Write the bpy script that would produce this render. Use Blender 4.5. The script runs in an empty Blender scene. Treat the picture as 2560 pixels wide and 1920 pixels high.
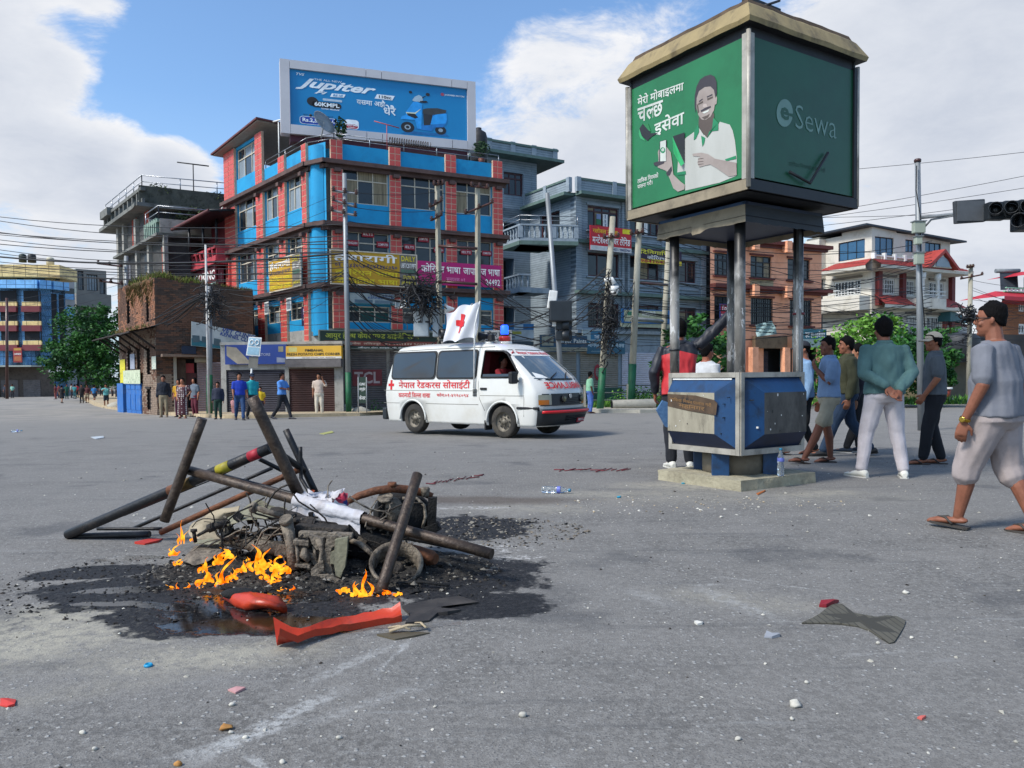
import bpy,bmesh,math,random,re
from mathutils import Vector,Matrix,noise as mnoise,geometry as mgeo
rnd=random.Random(7)
SC=bpy.context.scene
COL=SC.collection
R=math.radians
F_PX,CX,W_PX=1934.1,1280.0,2560.0
PITCH,ROLL,H_CAM=R(2.0),0.009,1.12
HORIZ=939.8
PPY=HORIZ+F_PX*math.tan(PITCH)
CAM=Vector((0,0,H_CAM))
_Fw=Vector((0,math.cos(PITCH),-math.sin(PITCH)))
_R0=Vector((1,0,0));_U0=Vector((0,math.sin(PITCH),math.cos(PITCH)))
_Rr=_R0*math.cos(ROLL)-_U0*math.sin(ROLL)
_Ur=_R0*math.sin(ROLL)+_U0*math.cos(ROLL)
cd=bpy.data.cameras.new('camera');cam=bpy.data.objects.new('camera',cd);COL.objects.link(cam)
cd.sensor_width=36;cd.lens=36*F_PX/W_PX;cd.clip_start=.05;cd.clip_end=3000
cd.shift_y=(PPY-960)/W_PX
m=Matrix(((_Rr.x,_Ur.x,-_Fw.x,0),(_Rr.y,_Ur.y,-_Fw.y,0),(_Rr.z,_Ur.z,-_Fw.z,H_CAM),(0,0,0,1)))
cam.matrix_world=m
SC.camera=cam
def ray(x,y):
 return _Rr*((x-CX)/F_PX)+_Ur*(-(y-PPY)/F_PX)+_Fw
def at(x,y,Y):
 d=ray(x,y);return CAM+d*(Y/d.y)
def gz(y):
 if y<6:return 0.0
 if y<10:return-.018*(y-6)**2/8
 y2=min(y,62)
 return-.018*(y2-8)
def G(x,y):
 d=ray(x,y);t=4.0
 for _ in range(60):
  p=CAM+d*t
  t2=(gz(p.y)-H_CAM)/d.z
  t=.5*t+.5*min(t2,400)
 return CAM+d*t
def Zof(X,Y,py):
 lo,hi=-20.0,60.0
 for _ in range(50):
  mid=(lo+hi)/2;v=Vector((X,Y,mid))-CAM
  yy=PPY-F_PX*v.dot(_Ur)/v.dot(_Fw)
  if yy>py:lo=mid
  else:hi=mid
 return lo
def proj(p):
 v=Vector(p)-CAM;w=v.dot(_Fw)
 return(CX+F_PX*v.dot(_Rr)/w,PPY-F_PX*v.dot(_Ur)/w)
def zone(ox,oy,s):return lambda x,y:(ox+x/s,oy+y/s)
zA=zone(540,140,2.9105);zB=zone(540,580,2.9105);zC=zone(1200,340,4.6095);zD=zone(1250,660,4.1736)
zE=zone(1740,560,4.147);zF=zone(2020,540,4.6075);zG=zone(2300,620,3.77);zH=zone(0,600,3.95)
zI=zone(270,440,5.185);zJ=zone(280,660,4.1474);zK=zone(780,420,3.771);z6=zone(1520,0,2.5926)
zL=zone(1600,760,3.318);zM=zone(420,1180,5.184);zN=zone(680,1180,5.027);zP=zone(100,960,2.37)
zQ=zone(600,960,2.37);zR=zone(700,150,4.2538);zS=zone(1540,60,3.456);zV=zone(900,740,3.6867)
z7=zone(1900,360,2.5924);zT=zone(1960,760,3.7705);zU=zone(0,500,2.86)
SUN_AZ=Vector((-.84,-.54,0)).normalized();SUN_EL=R(46)
w=bpy.data.worlds.new('World');SC.world=w;w.use_nodes=True
nt=w.node_tree;nt.nodes.clear()
def wn(t,**k):
 n=nt.nodes.new(t)
 for a,b in k.items():setattr(n,a,b)
 return n
def lk(a,b):nt.links.new(a,b)
sky=wn('ShaderNodeTexSky',sky_type='NISHITA');sky.sun_disc=False
sky.sun_elevation=SUN_EL;sky.sun_rotation=math.atan2(SUN_AZ.x,SUN_AZ.y);sky.air_density=1.0;sky.dust_density=1.4;sky.ozone_density=1.6
tc=wn('ShaderNodeTexCoord')
def wmath(op,a,b=None,c=None,clamp=False):
 n=wn('ShaderNodeMath',operation=op);n.use_clamp=clamp
 for i,v in enumerate((a,b,c)):
  if v is None:continue
  if isinstance(v,(int,float)):n.inputs[i].default_value=v
  else:lk(v,n.inputs[i])
 return n.outputs[0]
nrm=wn('ShaderNodeVectorMath',operation='NORMALIZE');lk(tc.outputs['Generated'],nrm.inputs[0])
sep=wn('ShaderNodeSeparateXYZ');lk(nrm.outputs[0],sep.inputs[0])
zup=wmath('ADD',wmath('MAXIMUM',sep.outputs[2],0.0),.22)
cmb=wn('ShaderNodeCombineXYZ');lk(wmath('DIVIDE',sep.outputs[0],zup),cmb.inputs[0]);lk(wmath('DIVIDE',sep.outputs[1],zup),cmb.inputs[1]);lk(wmath('MULTIPLY',sep.outputs[2],1.2),cmb.inputs[2])
def wnoise(scale,det,rough,off,dist=0):
 det=min(det,6)
 mp=wn('ShaderNodeMapping');lk(cmb.outputs[0],mp.inputs[0]);mp.inputs['Location'].default_value=off
 n=wn('ShaderNodeTexNoise');lk(mp.outputs[0],n.inputs['Vector']);n.inputs['Scale'].default_value=scale
 n.inputs['Detail'].default_value=det;n.inputs['Roughness'].default_value=rough;n.inputs['Distortion'].default_value=dist
 return n.outputs['Fac']
n1=wnoise(1.5,9,.58,(3.1,1.7,0),.25)
n2=wnoise(5.2,9,.68,(7,2,1),.3)
n3=wnoise(1.1,7,.55,(-4,5,2))
cov=wmath('ADD',wmath('MULTIPLY',n1,.85),wmath('MULTIPLY',n2,.62))
for(px,py,rad,wt)in((40,-40,230,.24),(200,40,150,.17),(300,20,90,.2),(60,300,200,.21),(250,330,190,.2),(340,420,120,.16),(455,425,85,.42),(60,470,230,.14),(600,480,90,.14),(560,285,90,.10),(180,175,130,-.3),(680,60,400,-.34),(400,130,170,-.2),(520,200,180,-.14),(450,300,70,-.12),(900,60,330,-.26),(1300,30,260,-.2),(1250,160,190,.10),(1400,330,260,.26),(1500,170,200,.12),(2450,200,420,.22),(2300,60,260,.16),(2500,520,300,.26),(2250,430,160,.02),(300,690,160,.14)):
 d=ray(px,py).normalized()
 dn=wn('ShaderNodeVectorMath',operation='DOT_PRODUCT');lk(nrm.outputs[0],dn.inputs[0]);dn.inputs[1].default_value=d
 mr=wn('ShaderNodeMapRange');mr.interpolation_type='SMOOTHSTEP';lk(dn.outputs['Value'],mr.inputs[0])
 mr.inputs[1].default_value=math.cos(rad*1.25/F_PX);mr.inputs[2].default_value=1.0;mr.inputs[3].default_value=0;mr.inputs[4].default_value=wt
 cov=wmath('ADD',cov,mr.outputs[0])
mask=wn('ShaderNodeMapRange');mask.interpolation_type='SMOOTHSTEP';lk(cov,mask.inputs[0]);mask.inputs[1].default_value=.74;mask.inputs[2].default_value=.97
thick=wn('ShaderNodeMapRange');lk(wmath('ADD',cov,wmath('MULTIPLY',wmath('SUBTRACT',n2,.62),-1.1)),thick.inputs[0]);thick.inputs[1].default_value=.82;thick.inputs[2].default_value=1.5
ccol=wn('ShaderNodeValToRGB');lk(thick.outputs[0],ccol.inputs[0])
ccol.color_ramp.elements[0].color=(5.5,5.5,5.6,1);ccol.color_ramp.elements[1].color=(3.2,3.5,4.1,1)
e=ccol.color_ramp.elements.new(.45);e.color=(4.3,4.5,4.9,1)
haz=wn('ShaderNodeMixRGB');hz=wn('ShaderNodeMapRange');lk(sep.outputs[2],hz.inputs[0]);hz.inputs[1].default_value=0.0;hz.inputs[2].default_value=.32;hz.inputs[3].default_value=.55;hz.inputs[4].default_value=0
lk(hz.outputs[0],haz.inputs[0]);tint=wn('ShaderNodeMixRGB',blend_type='MULTIPLY');tint.inputs[0].default_value=1;lk(sky.outputs[0],tint.inputs[1]);tint.inputs[2].default_value=(.95,1.15,1.30,1)
lk(tint.outputs[0],haz.inputs[1]);haz.inputs[2].default_value=(3.2,4.2,5.4,1)
mixs=wn('ShaderNodeMixRGB');lk(mask.outputs[0],mixs.inputs[0]);lk(haz.outputs[0],mixs.inputs[1]);lk(ccol.outputs[0],mixs.inputs[2])
bg=wn('ShaderNodeBackground');bg.inputs['Strength'].default_value=.13;lk(mixs.outputs[0],bg.inputs['Color'])
wo=wn('ShaderNodeOutputWorld');lk(bg.outputs[0],wo.inputs['Surface'])
sl=bpy.data.lights.new('sun','SUN');sl.energy=3.0;sl.angle=R(12);sl.color=(1,.95,.88)
so=bpy.data.objects.new('sun',sl);COL.objects.link(so)
sdir=SUN_AZ*math.cos(SUN_EL)+Vector((0,0,math.sin(SUN_EL)))
so.rotation_euler=sdir.to_track_quat('Z','Y').to_euler();so.location=(0,0,30)
vs=SC.view_settings;vs.view_transform='Standard';vs.look='None';vs.gamma=1;vs.exposure=0.45;vs.use_curve_mapping=False
MATS={}
def lin(h):
 if isinstance(h,str):
  h=h.lstrip('#');v=[int(h[i:i+2],16)/255 for i in(0,2,4)]
  return tuple(c/12.92 if c<=.04045 else((c+.055)/1.055)**2.4 for c in v)
 return h
def mat(name,col,col2=None,sc=6,rough=.7,metal=0,bump=0,bsc=None,dirt=None,damt=.5,dsc=2.5,stretch=(1,1,1),spec=.5,coat=0,emit=0,alpha=1,det=6,coord='Object',trans=0):
 if name in MATS:return MATS[name]
 M=bpy.data.materials.new(name);M.use_nodes=True;MATS[name]=M
 t=M.node_tree;N=t.nodes;L=t.links;b=N['Principled BSDF']
 c=lin(col)
 b.inputs['Roughness'].default_value=rough;b.inputs['Metallic'].default_value=metal
 b.inputs['Specular IOR Level'].default_value=spec;b.inputs['Coat Weight'].default_value=coat;b.inputs['Alpha'].default_value=alpha
 b.inputs['Transmission Weight'].default_value=trans
 b.inputs['Base Color'].default_value=(*c,1)
 if col2 is None:col2=tuple(min(1,x*1.22+.004)for x in c);c1=tuple(x*.82 for x in c)
 else:c1=c;col2=lin(col2)
 tx=N.new('ShaderNodeTexCoord');mp=N.new('ShaderNodeMapping');L.new(tx.outputs[coord],mp.inputs[0]);mp.inputs['Scale'].default_value=stretch
 n=N.new('ShaderNodeTexNoise');L.new(mp.outputs[0],n.inputs['Vector']);n.inputs['Scale'].default_value=sc;n.inputs['Detail'].default_value=det;n.inputs['Roughness'].default_value=.62
 mr=N.new('ShaderNodeMapRange');L.new(n.outputs['Fac'],mr.inputs[0]);mr.inputs[1].default_value=.3;mr.inputs[2].default_value=.7
 mx=N.new('ShaderNodeMixRGB');L.new(mr.outputs[0],mx.inputs[0]);mx.inputs[1].default_value=(*c1,1);mx.inputs[2].default_value=(*col2,1)
 out=mx.outputs[0]
 if dirt is not None:
  n2=N.new('ShaderNodeTexNoise');L.new(mp.outputs[0],n2.inputs['Vector']);n2.inputs['Scale'].default_value=dsc;n2.inputs['Detail'].default_value=9;n2.inputs['Roughness'].default_value=.7
  m2=N.new('ShaderNodeMapRange');L.new(n2.outputs['Fac'],m2.inputs[0]);m2.inputs[1].default_value=.5;m2.inputs[2].default_value=.68;m2.inputs[4].default_value=damt
  x2=N.new('ShaderNodeMixRGB');L.new(m2.outputs[0],x2.inputs[0]);L.new(out,x2.inputs[1]);x2.inputs[2].default_value=(*lin(dirt),1);out=x2.outputs[0]
 L.new(out,b.inputs['Base Color'])
 if bump:
  nb=N.new('ShaderNodeTexNoise');L.new(mp.outputs[0],nb.inputs['Vector']);nb.inputs['Scale'].default_value=bsc or sc*4;nb.inputs['Detail'].default_value=5
  bp=N.new('ShaderNodeBump');bp.inputs['Strength'].default_value=bump;bp.inputs['Distance'].default_value=.02;L.new(nb.outputs['Fac'],bp.inputs['Height']);L.new(bp.outputs[0],b.inputs['Normal'])
 if emit:
  L.new(out,b.inputs['Emission Color']);b.inputs['Emission Strength'].default_value=emit
 return M
def flat(hexc,rough=.6,metal=0,**k):return mat('paint_'+(hexc if isinstance(hexc,str)else '_'.join('%.3f'%x for x in hexc))+'_%g_%g'%(rough,metal),hexc,rough=rough,metal=metal,sc=3,**k)
WMX={}
def _sc(o,label,cat,group,kind):
 if label:o['label']=label
 if cat:o['category']=cat
 if group:o['group']=group
 if kind:o['kind']=kind
 return o
def thing(name,label=None,cat=None,loc=(0,0,0),rz=0,group=None,mx=None,kind=None):
 o=bpy.data.objects.new(name,None);COL.objects.link(o);o.empty_display_size=.2
 M=mx if mx is not None else Matrix.Translation(Vector(loc))@Matrix.Rotation(rz,4,'Z')
 o.matrix_world=M;WMX[o.name]=M.copy()
 return _sc(o,label,cat,group,kind)
def wmx(o):return WMX.get(o.name,Matrix.Identity(4))
def link_mesh(me,name,parent=None,label=None,cat=None,group=None,kind=None,world=None):
 o=bpy.data.objects.new(name,me);COL.objects.link(o)
 if parent is not None:
  o.parent=parent
  WMX[o.name]=wmx(parent).copy()
 elif world is not None:
  o.matrix_world=world;WMX[o.name]=world.copy()
 return _sc(o,label,cat,group,kind)
class MB:
 def __init__(s):s.v=[];s.f=[];s.m=[];s.sm=[];s.mats=[]
 def mi(s,m):
  if m is None:return 0
  if m not in s.mats:s.mats.append(m)
  return s.mats.index(m)
 def add(s,vs,fs,m=None,smooth=False):
  o=len(s.v);s.v.extend([Vector(v)for v in vs]);k=s.mi(m)
  for f in fs:s.f.append([i+o for i in f]);s.m.append(k);s.sm.append(smooth)
  return s
 def hexa(s,p,m=None):
  return s.add(p,[(0,3,2,1),(4,5,6,7),(0,1,5,4),(1,2,6,5),(2,3,7,6),(3,0,4,7)],m)
 def box(s,c,sz,m=None,rot=None,bev=0):
  c=Vector(c);hx,hy,hz=sz[0]/2,sz[1]/2,sz[2]/2
  if bev:
   b=min(bev,hx*.9,hy*.9,hz*.9);pts=[];
   q=bmesh.new();bmesh.ops.create_cube(q,size=1)
   for v in q.verts:v.co=Vector((v.co.x*2*hx,v.co.y*2*hy,v.co.z*2*hz))
   bmesh.ops.bevel(q,geom=q.edges[:],offset=b,segments=2,affect='EDGES',profile=.6)
   q.verts.index_update()
   vs=[v.co.copy()for v in q.verts];fs=[[v.index for v in f.verts]for f in q.faces];q.free()
   if rot:vs=[rot@v for v in vs]
   return s.add([v+c for v in vs],fs,m)
  p=[Vector((x*hx,y*hy,z*hz))for z in(-1,1)for x,y in((-1,-1),(1,-1),(1,1),(-1,1))]
  if rot:p=[rot@v for v in p]
  return s.hexa([v+c for v in p],m)
 def ring_loft(s,rings,m=None,cap=True,smooth=True,closed=True):
  n=len(rings[0]);vs=[v for r in rings for v in r];fs=[]
  for i in range(len(rings)-1):
   for j in range(n if closed else n-1):
    a=i*n+j;b=i*n+(j+1)%n;fs.append((a,b,b+n,a+n))
  s.add(vs,fs,m,smooth)
  if cap:
   o=len(s.v)-len(vs);k=s.mi(m)
   s.f.append([o+j for j in range(n)][::-1]);s.m.append(k);s.sm.append(False)
   s.f.append([o+(len(rings)-1)*n+j for j in range(n)]);s.m.append(k);s.sm.append(False)
  return s
 def tube(s,pts,r,n=8,m=None,cap=True,smooth=True,flat=1.0,up=None):
  pts=[Vector(p)for p in pts];rs=r if isinstance(r,(list,tuple))else[r]*len(pts)
  rings=[];prev=None
  for i,p in enumerate(pts):
   t=(pts[min(i+1,len(pts)-1)]-pts[max(i-1,0)])
   t=t.normalized()if t.length>1e-9 else Vector((0,0,1))
   if prev is None:
    ref=Vector(up)if up else(Vector((0,0,1))if abs(t.z)<.9 else Vector((0,1,0)))
    a=t.cross(ref).normalized()
   else:a=(prev-t*prev.dot(t)).normalized()
   prev=a;b=t.cross(a)
   rings.append([p+a*(rs[i]*math.cos(q))+b*(rs[i]*flat*math.sin(q))for q in(2*math.pi*k/n for k in range(n))])
  return s.ring_loft(rings,m,cap,smooth)
 def lathe(s,prof,c=(0,0,0),n=16,m=None,axis=None,smooth=True,cap=True):
  c=Vector(c);q=Vector((0,0,1)).rotation_difference(Vector(axis))if axis is not None else None
  rings=[]
  for r,h in prof:
   ring=[Vector((r*math.cos(2*math.pi*k/n),r*math.sin(2*math.pi*k/n),h))for k in range(n)]
   if q:ring=[q@v for v in ring]
   rings.append([v+c for v in ring])
  return s.ring_loft(rings,m,cap,smooth)
 def ell(s,c,r,n=12,k=8,m=None,rot=None):
  c=Vector(c);rings=[]
  for i in range(k+1):
   th=-math.pi/2+math.pi*i/k;th=max(-1.5,min(1.5,th))
   ring=[Vector((r[0]*math.cos(th)*math.cos(2*math.pi*j/n),r[1]*math.cos(th)*math.sin(2*math.pi*j/n),r[2]*math.sin(th)))for j in range(n)]
   if rot:ring=[rot@v for v in ring]
   rings.append([v+c for v in ring])
  return s.ring_loft(rings,m)
 def build(s,name,mats=None,parent=None,label=None,cat=None,group=None,kind=None,local=False,world=None):
  me=bpy.data.meshes.new(name)
  vs=s.v
  if parent is not None and not local:
   inv=wmx(parent).inverted();vs=[inv@v for v in vs]
  me.from_pydata([tuple(v)for v in vs],[],s.f)
  ms=s.mats if s.mats else([mats]if mats is not None else[])
  if s.mats and mats is not None and None:pass
  for x in ms:me.materials.append(x)
  if len(ms)>1:me.polygons.foreach_set('material_index',s.m)
  me.polygons.foreach_set('use_smooth',s.sm)
  me.update()
  return link_mesh(me,name,parent,label,cat,group,kind,world)
def copy_tree(o,mx,label=None,group=None):
 r=o.copy();COL.objects.link(r);r.matrix_world=mx;WMX[r.name]=mx.copy()
 if label:r['label']=label
 if group:r['group']=group
 def rec(src,dst):
  for ch in list(src.children):
   if ch.name in _fresh:continue
   c=ch.copy();COL.objects.link(c);c.parent=dst;WMX[c.name]=mx.copy();rec(ch,c)
 _fresh=set();rec(o,r)
 return r
class Face:
 def __init__(s,A,B):
  s.A=Vector((A[0],A[1],0));s.B=Vector((B[0],B[1],0));s.d=(s.B-s.A);s.L=s.d.length;s.d.normalize()
  s.n=Vector((s.d.y,-s.d.x,0))
 def P(s,a,z,o=0):return s.A+s.d*a+s.n*o+Vector((0,0,z))
 def pix(s,x,y):
  d=ray(x,y);den=d.dot(s.n);t=(s.A-CAM).dot(s.n)/den;p=CAM+d*t
  return((p-s.A).dot(s.d),p.z)
 def rect(s,p0,p1):
  a0,z0=s.pix(*p0);a1,z1=s.pix(*p1)
  return(min(a0,a1),min(z0,z1),max(a0,a1),max(z0,z1))
 def off(s,o):return Face(s.A+s.n*o,s.B+s.n*o)
 def box(s,mb,a0,z0,a1,z1,o0,o1,m=None):
  P=s.P
  return mb.hexa([P(a0,z0,o1),P(a1,z0,o1),P(a1,z0,o0),P(a0,z0,o0),P(a0,z1,o1),P(a1,z1,o1),P(a1,z1,o0),P(a0,z1,o0)],m)
 def prism(s,mb,pts,o0,o1,m=None):
  n=len(pts);vs=[s.P(a,z,o1)for a,z in pts]+[s.P(a,z,o0)for a,z in pts]
  ar=sum(pts[i][0]*pts[(i+1)%n][1]-pts[(i+1)%n][0]*pts[i][1]for i in range(n))
  fs=[list(range(n)),list(range(2*n-1,n-1,-1))]+[[(i+1)%n,i,i+n,(i+1)%n+n]for i in range(n)]
  if ar<0:fs=[f[::-1]for f in fs]
  return mb.add(vs,fs,m)
 def wall(s,mb,a0,z0,a1,z1,holes,th=.22,m=None,mr=None):
  xs=sorted(set([a0,a1]+[min(max(v,a0),a1)for h in holes for v in(h[0],h[2])]))
  zs=sorted(set([z0,z1]+[min(max(v,z0),z1)for h in holes for v in(h[1],h[3])]))
  for i in range(len(xs)-1):
   for j in range(len(zs)-1):
    cx,cz=(xs[i]+xs[i+1])/2,(zs[j]+zs[j+1])/2
    if xs[i+1]-xs[i]<1e-5 or zs[j+1]-zs[j]<1e-5:continue
    if any(h[0]<cx<h[2]and h[1]<cz<h[3]for h in holes):continue
    mb.add([s.P(xs[i],zs[j]),s.P(xs[i+1],zs[j]),s.P(xs[i+1],zs[j+1]),s.P(xs[i],zs[j+1])],[(0,1,2,3)],m)
  for h in holes:
   b0,c0,b1,c1=h[:4];P=s.P
   mb.add([P(b0,c0),P(b1,c0),P(b1,c1),P(b0,c1),P(b0,c0,-th),P(b1,c0,-th),P(b1,c1,-th),P(b0,c1,-th)],[(0,4,5,1),(1,5,6,2),(2,6,7,3),(3,7,4,0)],mr or m)
def along(P,d,px):
 u=ray(px,950);u=u.x/u.y
 t=(u*P[1]-P[0])/(d[0]-u*d[1]);return(P[0]+t*d[0],P[1]+t*d[1])
def ptx(px,Y):
 d=ray(px,950);return(d.x/d.y*Y,Y)
_TC={}
HALF='~'
def text2d(s,bold=.0,shear=0):
 """lettering outlines as (verts2d, faces, width, ymin, ymax); '~' after a consonant gives its half form, '^' hangs a small roof below it"""
 s=re.sub('((?:[\u0915-\u0939]~)*[\u0915-\u0939][\\^`]?)\u093f','\u093f\\1',s)
 bold=min(bold,.55)if any('\u0900'<=c<='\u097f'for c in s)else min(bold,1.0)
 key=(s,bold,shear)
 if key in _TC:return _TC[key]
 segs=[];cur=''
 i=0;parts=[]
 while i<len(s):
  c=s[i]
  if i+1<len(s)and s[i+1]in '~^`':
   if cur:parts.append((cur,''));cur=''
   parts.append((c,s[i+1]));i+=2
  else:cur+=c;i+=1
 if cur:parts.append((cur,''))
 V=[];Fc=[];x=0.0
 def raw(t):
  cu=bpy.data.curves.new('t','FONT');cu.body=t;cu.resolution_u=2;cu.offset=bold*.03;cu.shear=shear
  ob=bpy.data.objects.new('t',cu);COL.objects.link(ob)
  dg=bpy.context.evaluated_depsgraph_get();ev=ob.evaluated_get(dg);me=bpy.data.meshes.new_from_object(ev)
  vs=[(v.co.x,v.co.y)for v in me.vertices];fs=[list(p.vertices)for p in me.polygons]
  bpy.data.objects.remove(ob);bpy.data.meshes.remove(me);bpy.data.curves.remove(cu)
  return vs,fs
 for t,mod in parts:
  if not t.strip():x+=.25*len(t);continue
  lead=len(t)-len(t.lstrip(' '));trail=len(t)-len(t.rstrip(' '));x+=.25*lead;t=t.strip(' ')
  vs,fs=raw(t)
  if not vs:continue
  x0=min(v[0]for v in vs);wd=max(v[0]for v in vs)
  if mod=='~':
   cut=x0+(wd-x0)*.74;bm=bmesh.new();bv=[bm.verts.new((a,b,0))for a,b in vs]
   for f in fs:
    try:bm.faces.new([bv[k]for k in f])
    except Exception:pass
   bmesh.ops.bisect_plane(bm,geom=bm.verts[:]+bm.edges[:]+bm.faces[:],plane_co=(cut,0,0),plane_no=(1,0,0),clear_outer=True)
   bm.verts.index_update();vs=[(v.co.x,v.co.y)for v in bm.verts];fs=[[v.index for v in f.verts]for f in bm.faces];bm.free();wd=cut
  elif mod=='`':
   k=len(vs);vs=vs+[(x0+.12,.16),(x0+.17,.2),(x0+.02,.02),(x0-.03,-.02)];fs=fs+[[k,k+1,k+2,k+3]]
  elif mod=='^':
   k=len(vs);mxx=(x0+wd)/2;vs=vs+[(mxx,-.06),(mxx,-.12),(mxx-.13,-.22),(mxx-.16,-.18),(mxx+.13,-.22),(mxx+.16,-.18)];fs=fs+[[k,k+3,k+2,k+1],[k,k+1,k+4,k+5]]
  o=len(V);V+=[(a+x,b)for a,b in vs];Fc+=[[k+o for k in f]for f in fs]
  x+=wd+(.0 if any('\u0900'<=c<='\u097f'for c in t)else.05)+.25*trail
 if not V:V=[(0,0)];
 r=(V,Fc,max(v[0]for v in V)-min(v[0]for v in V),min(v[1]for v in V),max(v[1]for v in V),min(v[0]for v in V))
 _TC[key]=r;return r
def letter(mb,s,fn,rect,m=None,bold=.4,shear=0,keep=False):
 """put text s into rect (a0,z0,a1,z1) of the surface function fn(a,z)->world"""
 V,Fc,wd,y0,y1,x0=text2d(s,bold,shear)
 if not Fc:return
 a0,z0,a1,z1=rect;sx=(a1-a0)/wd;sz=(z1-z0)/(y1-y0)
 mb.add([fn(a0+(x-x0)*sx,z0+(y-y0)*sz)for x,y in V],Fc,m)
def sagline(a,b,sag,n=14):
 a=Vector(a);b=Vector(b)
 return[a.lerp(b,i/n)-Vector((0,0,sag*4*(i/n)*(1-i/n)))for i in range(n+1)]
def fnoise(p,s,seed=0):return mnoise.noise(Vector((p[0]*s+seed*7.3,p[1]*s-seed*3.1,p[2]*s+seed*1.7)))
# ================================================================ ground
def gxy(x,y):p=G(x,y);return(p.x,p.y)
class NT:
 def __init__(s,name):
  s.M=bpy.data.materials.new(name);s.M.use_nodes=True;s.t=s.M.node_tree;s.b=s.t.nodes['Principled BSDF']
  s.tc=s.t.nodes.new('ShaderNodeTexCoord');s.co=s.tc.outputs['Object']
  sp=s.t.nodes.new('ShaderNodeSeparateXYZ');s.L(s.co,sp.inputs[0]);s.x,s.y,s.z=sp.outputs
 def L(s,a,b):s.t.links.new(a,b)
 def math(s,op,*a,clamp=False):
  n=s.t.nodes.new('ShaderNodeMath');n.operation=op;n.use_clamp=clamp
  for i,v in enumerate(a):
   if isinstance(v,(int,float)):n.inputs[i].default_value=v
   else:s.L(v,n.inputs[i])
  return n.outputs[0]
 def noise(s,sc,det=6,rough=.6,dist=0,vec=None,w=0,stretch=None):
  det=min(det,4);n=s.t.nodes.new('ShaderNodeTexNoise');n.inputs['Scale'].default_value=sc;n.inputs['Detail'].default_value=det
  n.inputs['Roughness'].default_value=rough;n.inputs['Distortion'].default_value=dist
  mp=s.t.nodes.new('ShaderNodeMapping');s.L(vec or s.co,mp.inputs[0]);mp.inputs['Location'].default_value=(w,w*1.7,w*.3)
  if stretch:mp.inputs['Scale'].default_value=stretch
  s.L(mp.outputs[0],n.inputs['Vector']);return n.outputs['Fac']
 def voro(s,sc,feat='F1',out='Distance',rnd=1):
  n=s.t.nodes.new('ShaderNodeTexVoronoi');n.feature=feat;n.inputs['Scale'].default_value=sc;n.inputs['Randomness'].default_value=rnd
  s.L(s.co,n.inputs['Vector']);return n.outputs[out]
 def mr(s,v,a,b,c=0,d=1,smooth=True):
  n=s.t.nodes.new('ShaderNodeMapRange');n.interpolation_type='SMOOTHSTEP'if smooth else 'LINEAR'
  s.L(v,n.inputs[0])
  for i,q in enumerate((a,b,c,d)):n.inputs[i+1].default_value=q
  return n.outputs[0]
 def mix(s,f,a,b,mode='MIX'):
  n=s.t.nodes.new('ShaderNodeMixRGB');n.blend_type=mode
  for i,v in enumerate((f,a,b)):
   if isinstance(v,(int,float)):n.inputs[i].default_value=v
   elif isinstance(v,(tuple,str)):n.inputs[i].default_value=(*lin(v),1)
   else:s.L(v,n.inputs[i])
  return n.outputs[0]
 def ellipse(s,cx,cy,rx,ry,rot=0,warp=None,soft=.35,x=None,y=None):
  x=x or s.x;y=y or s.y
  dx=s.math('SUBTRACT',x,cx);dy=s.math('SUBTRACT',y,cy);c,n=math.cos(rot),math.sin(rot)
  u=s.math('DIVIDE',s.math('ADD',s.math('MULTIPLY',dx,c),s.math('MULTIPLY',dy,n)),rx)
  v=s.math('DIVIDE',s.math('SUBTRACT',s.math('MULTIPLY',dy,c),s.math('MULTIPLY',dx,n)),ry)
  r=s.math('SQRT',s.math('ADD',s.math('MULTIPLY',u,u),s.math('MULTIPLY',v,v)))
  if warp is not None:r=s.math('ADD',r,warp)
  return s.mr(r,1-soft,1+soft*.3,1,0)
 def seg(s,a,b,wd,warp=None):
  ax,ay=a;bx,by=b;L2=math.hypot(bx-ax,by-ay);ux,uy=(bx-ax)/L2,(by-ay)/L2
  dx=s.math('SUBTRACT',s.x,ax);dy=s.math('SUBTRACT',s.y,ay)
  t=s.math('ADD',s.math('MULTIPLY',dx,ux),s.math('MULTIPLY',dy,uy))
  q=s.math('ABSOLUTE',s.math('SUBTRACT',s.math('MULTIPLY',dx,uy),s.math('MULTIPLY',dy,ux)))
  if warp is not None:q=s.math('ADD',q,warp)
  m1=s.mr(q,wd*.2,wd,1,0)
  m2=s.math('MULTIPLY',s.mr(t,-.05,.15),s.mr(t,L2-.2,L2+.05,1,0))
  return s.math('MULTIPLY',m1,m2)
g=NT('asphalt')
big=g.noise(.35,5,.6);mid=g.noise(2.2,8,.65,w=3);fine=g.noise(42,5,.7,w=9);fin2=g.noise(140,3,.6,w=5)
col=g.mix(g.mr(mid,.3,.72),(.100,.094,.086),(.186,.175,.160))
col=g.mix(g.mr(big,.35,.7),col,(.168,.160,.147),'MIX')
col=g.mix(g.mr(fine,.40,.62,0,.85),col,(.215,.206,.190))
col=g.mix(g.mr(fin2,.54,.66,0,.7),col,(.045,.047,.05))
vc=g.voro(34,out='Color');vd=g.voro(34)
sv=g.t.nodes.new('ShaderNodeSeparateXYZ');g.L(vc,sv.inputs[0])
chip=g.math('MULTIPLY',g.mr(vd,.16,.30,1,0),g.mr(sv.outputs[0],.62,.72))
col=g.mix(g.math('MULTIPLY',chip,.8),col,(.36,.355,.335))
vd2=g.voro(85);vc2=g.voro(85,out='Color');sv2=g.t.nodes.new('ShaderNodeSeparateXYZ');g.L(vc2,sv2.inputs[0])
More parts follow.
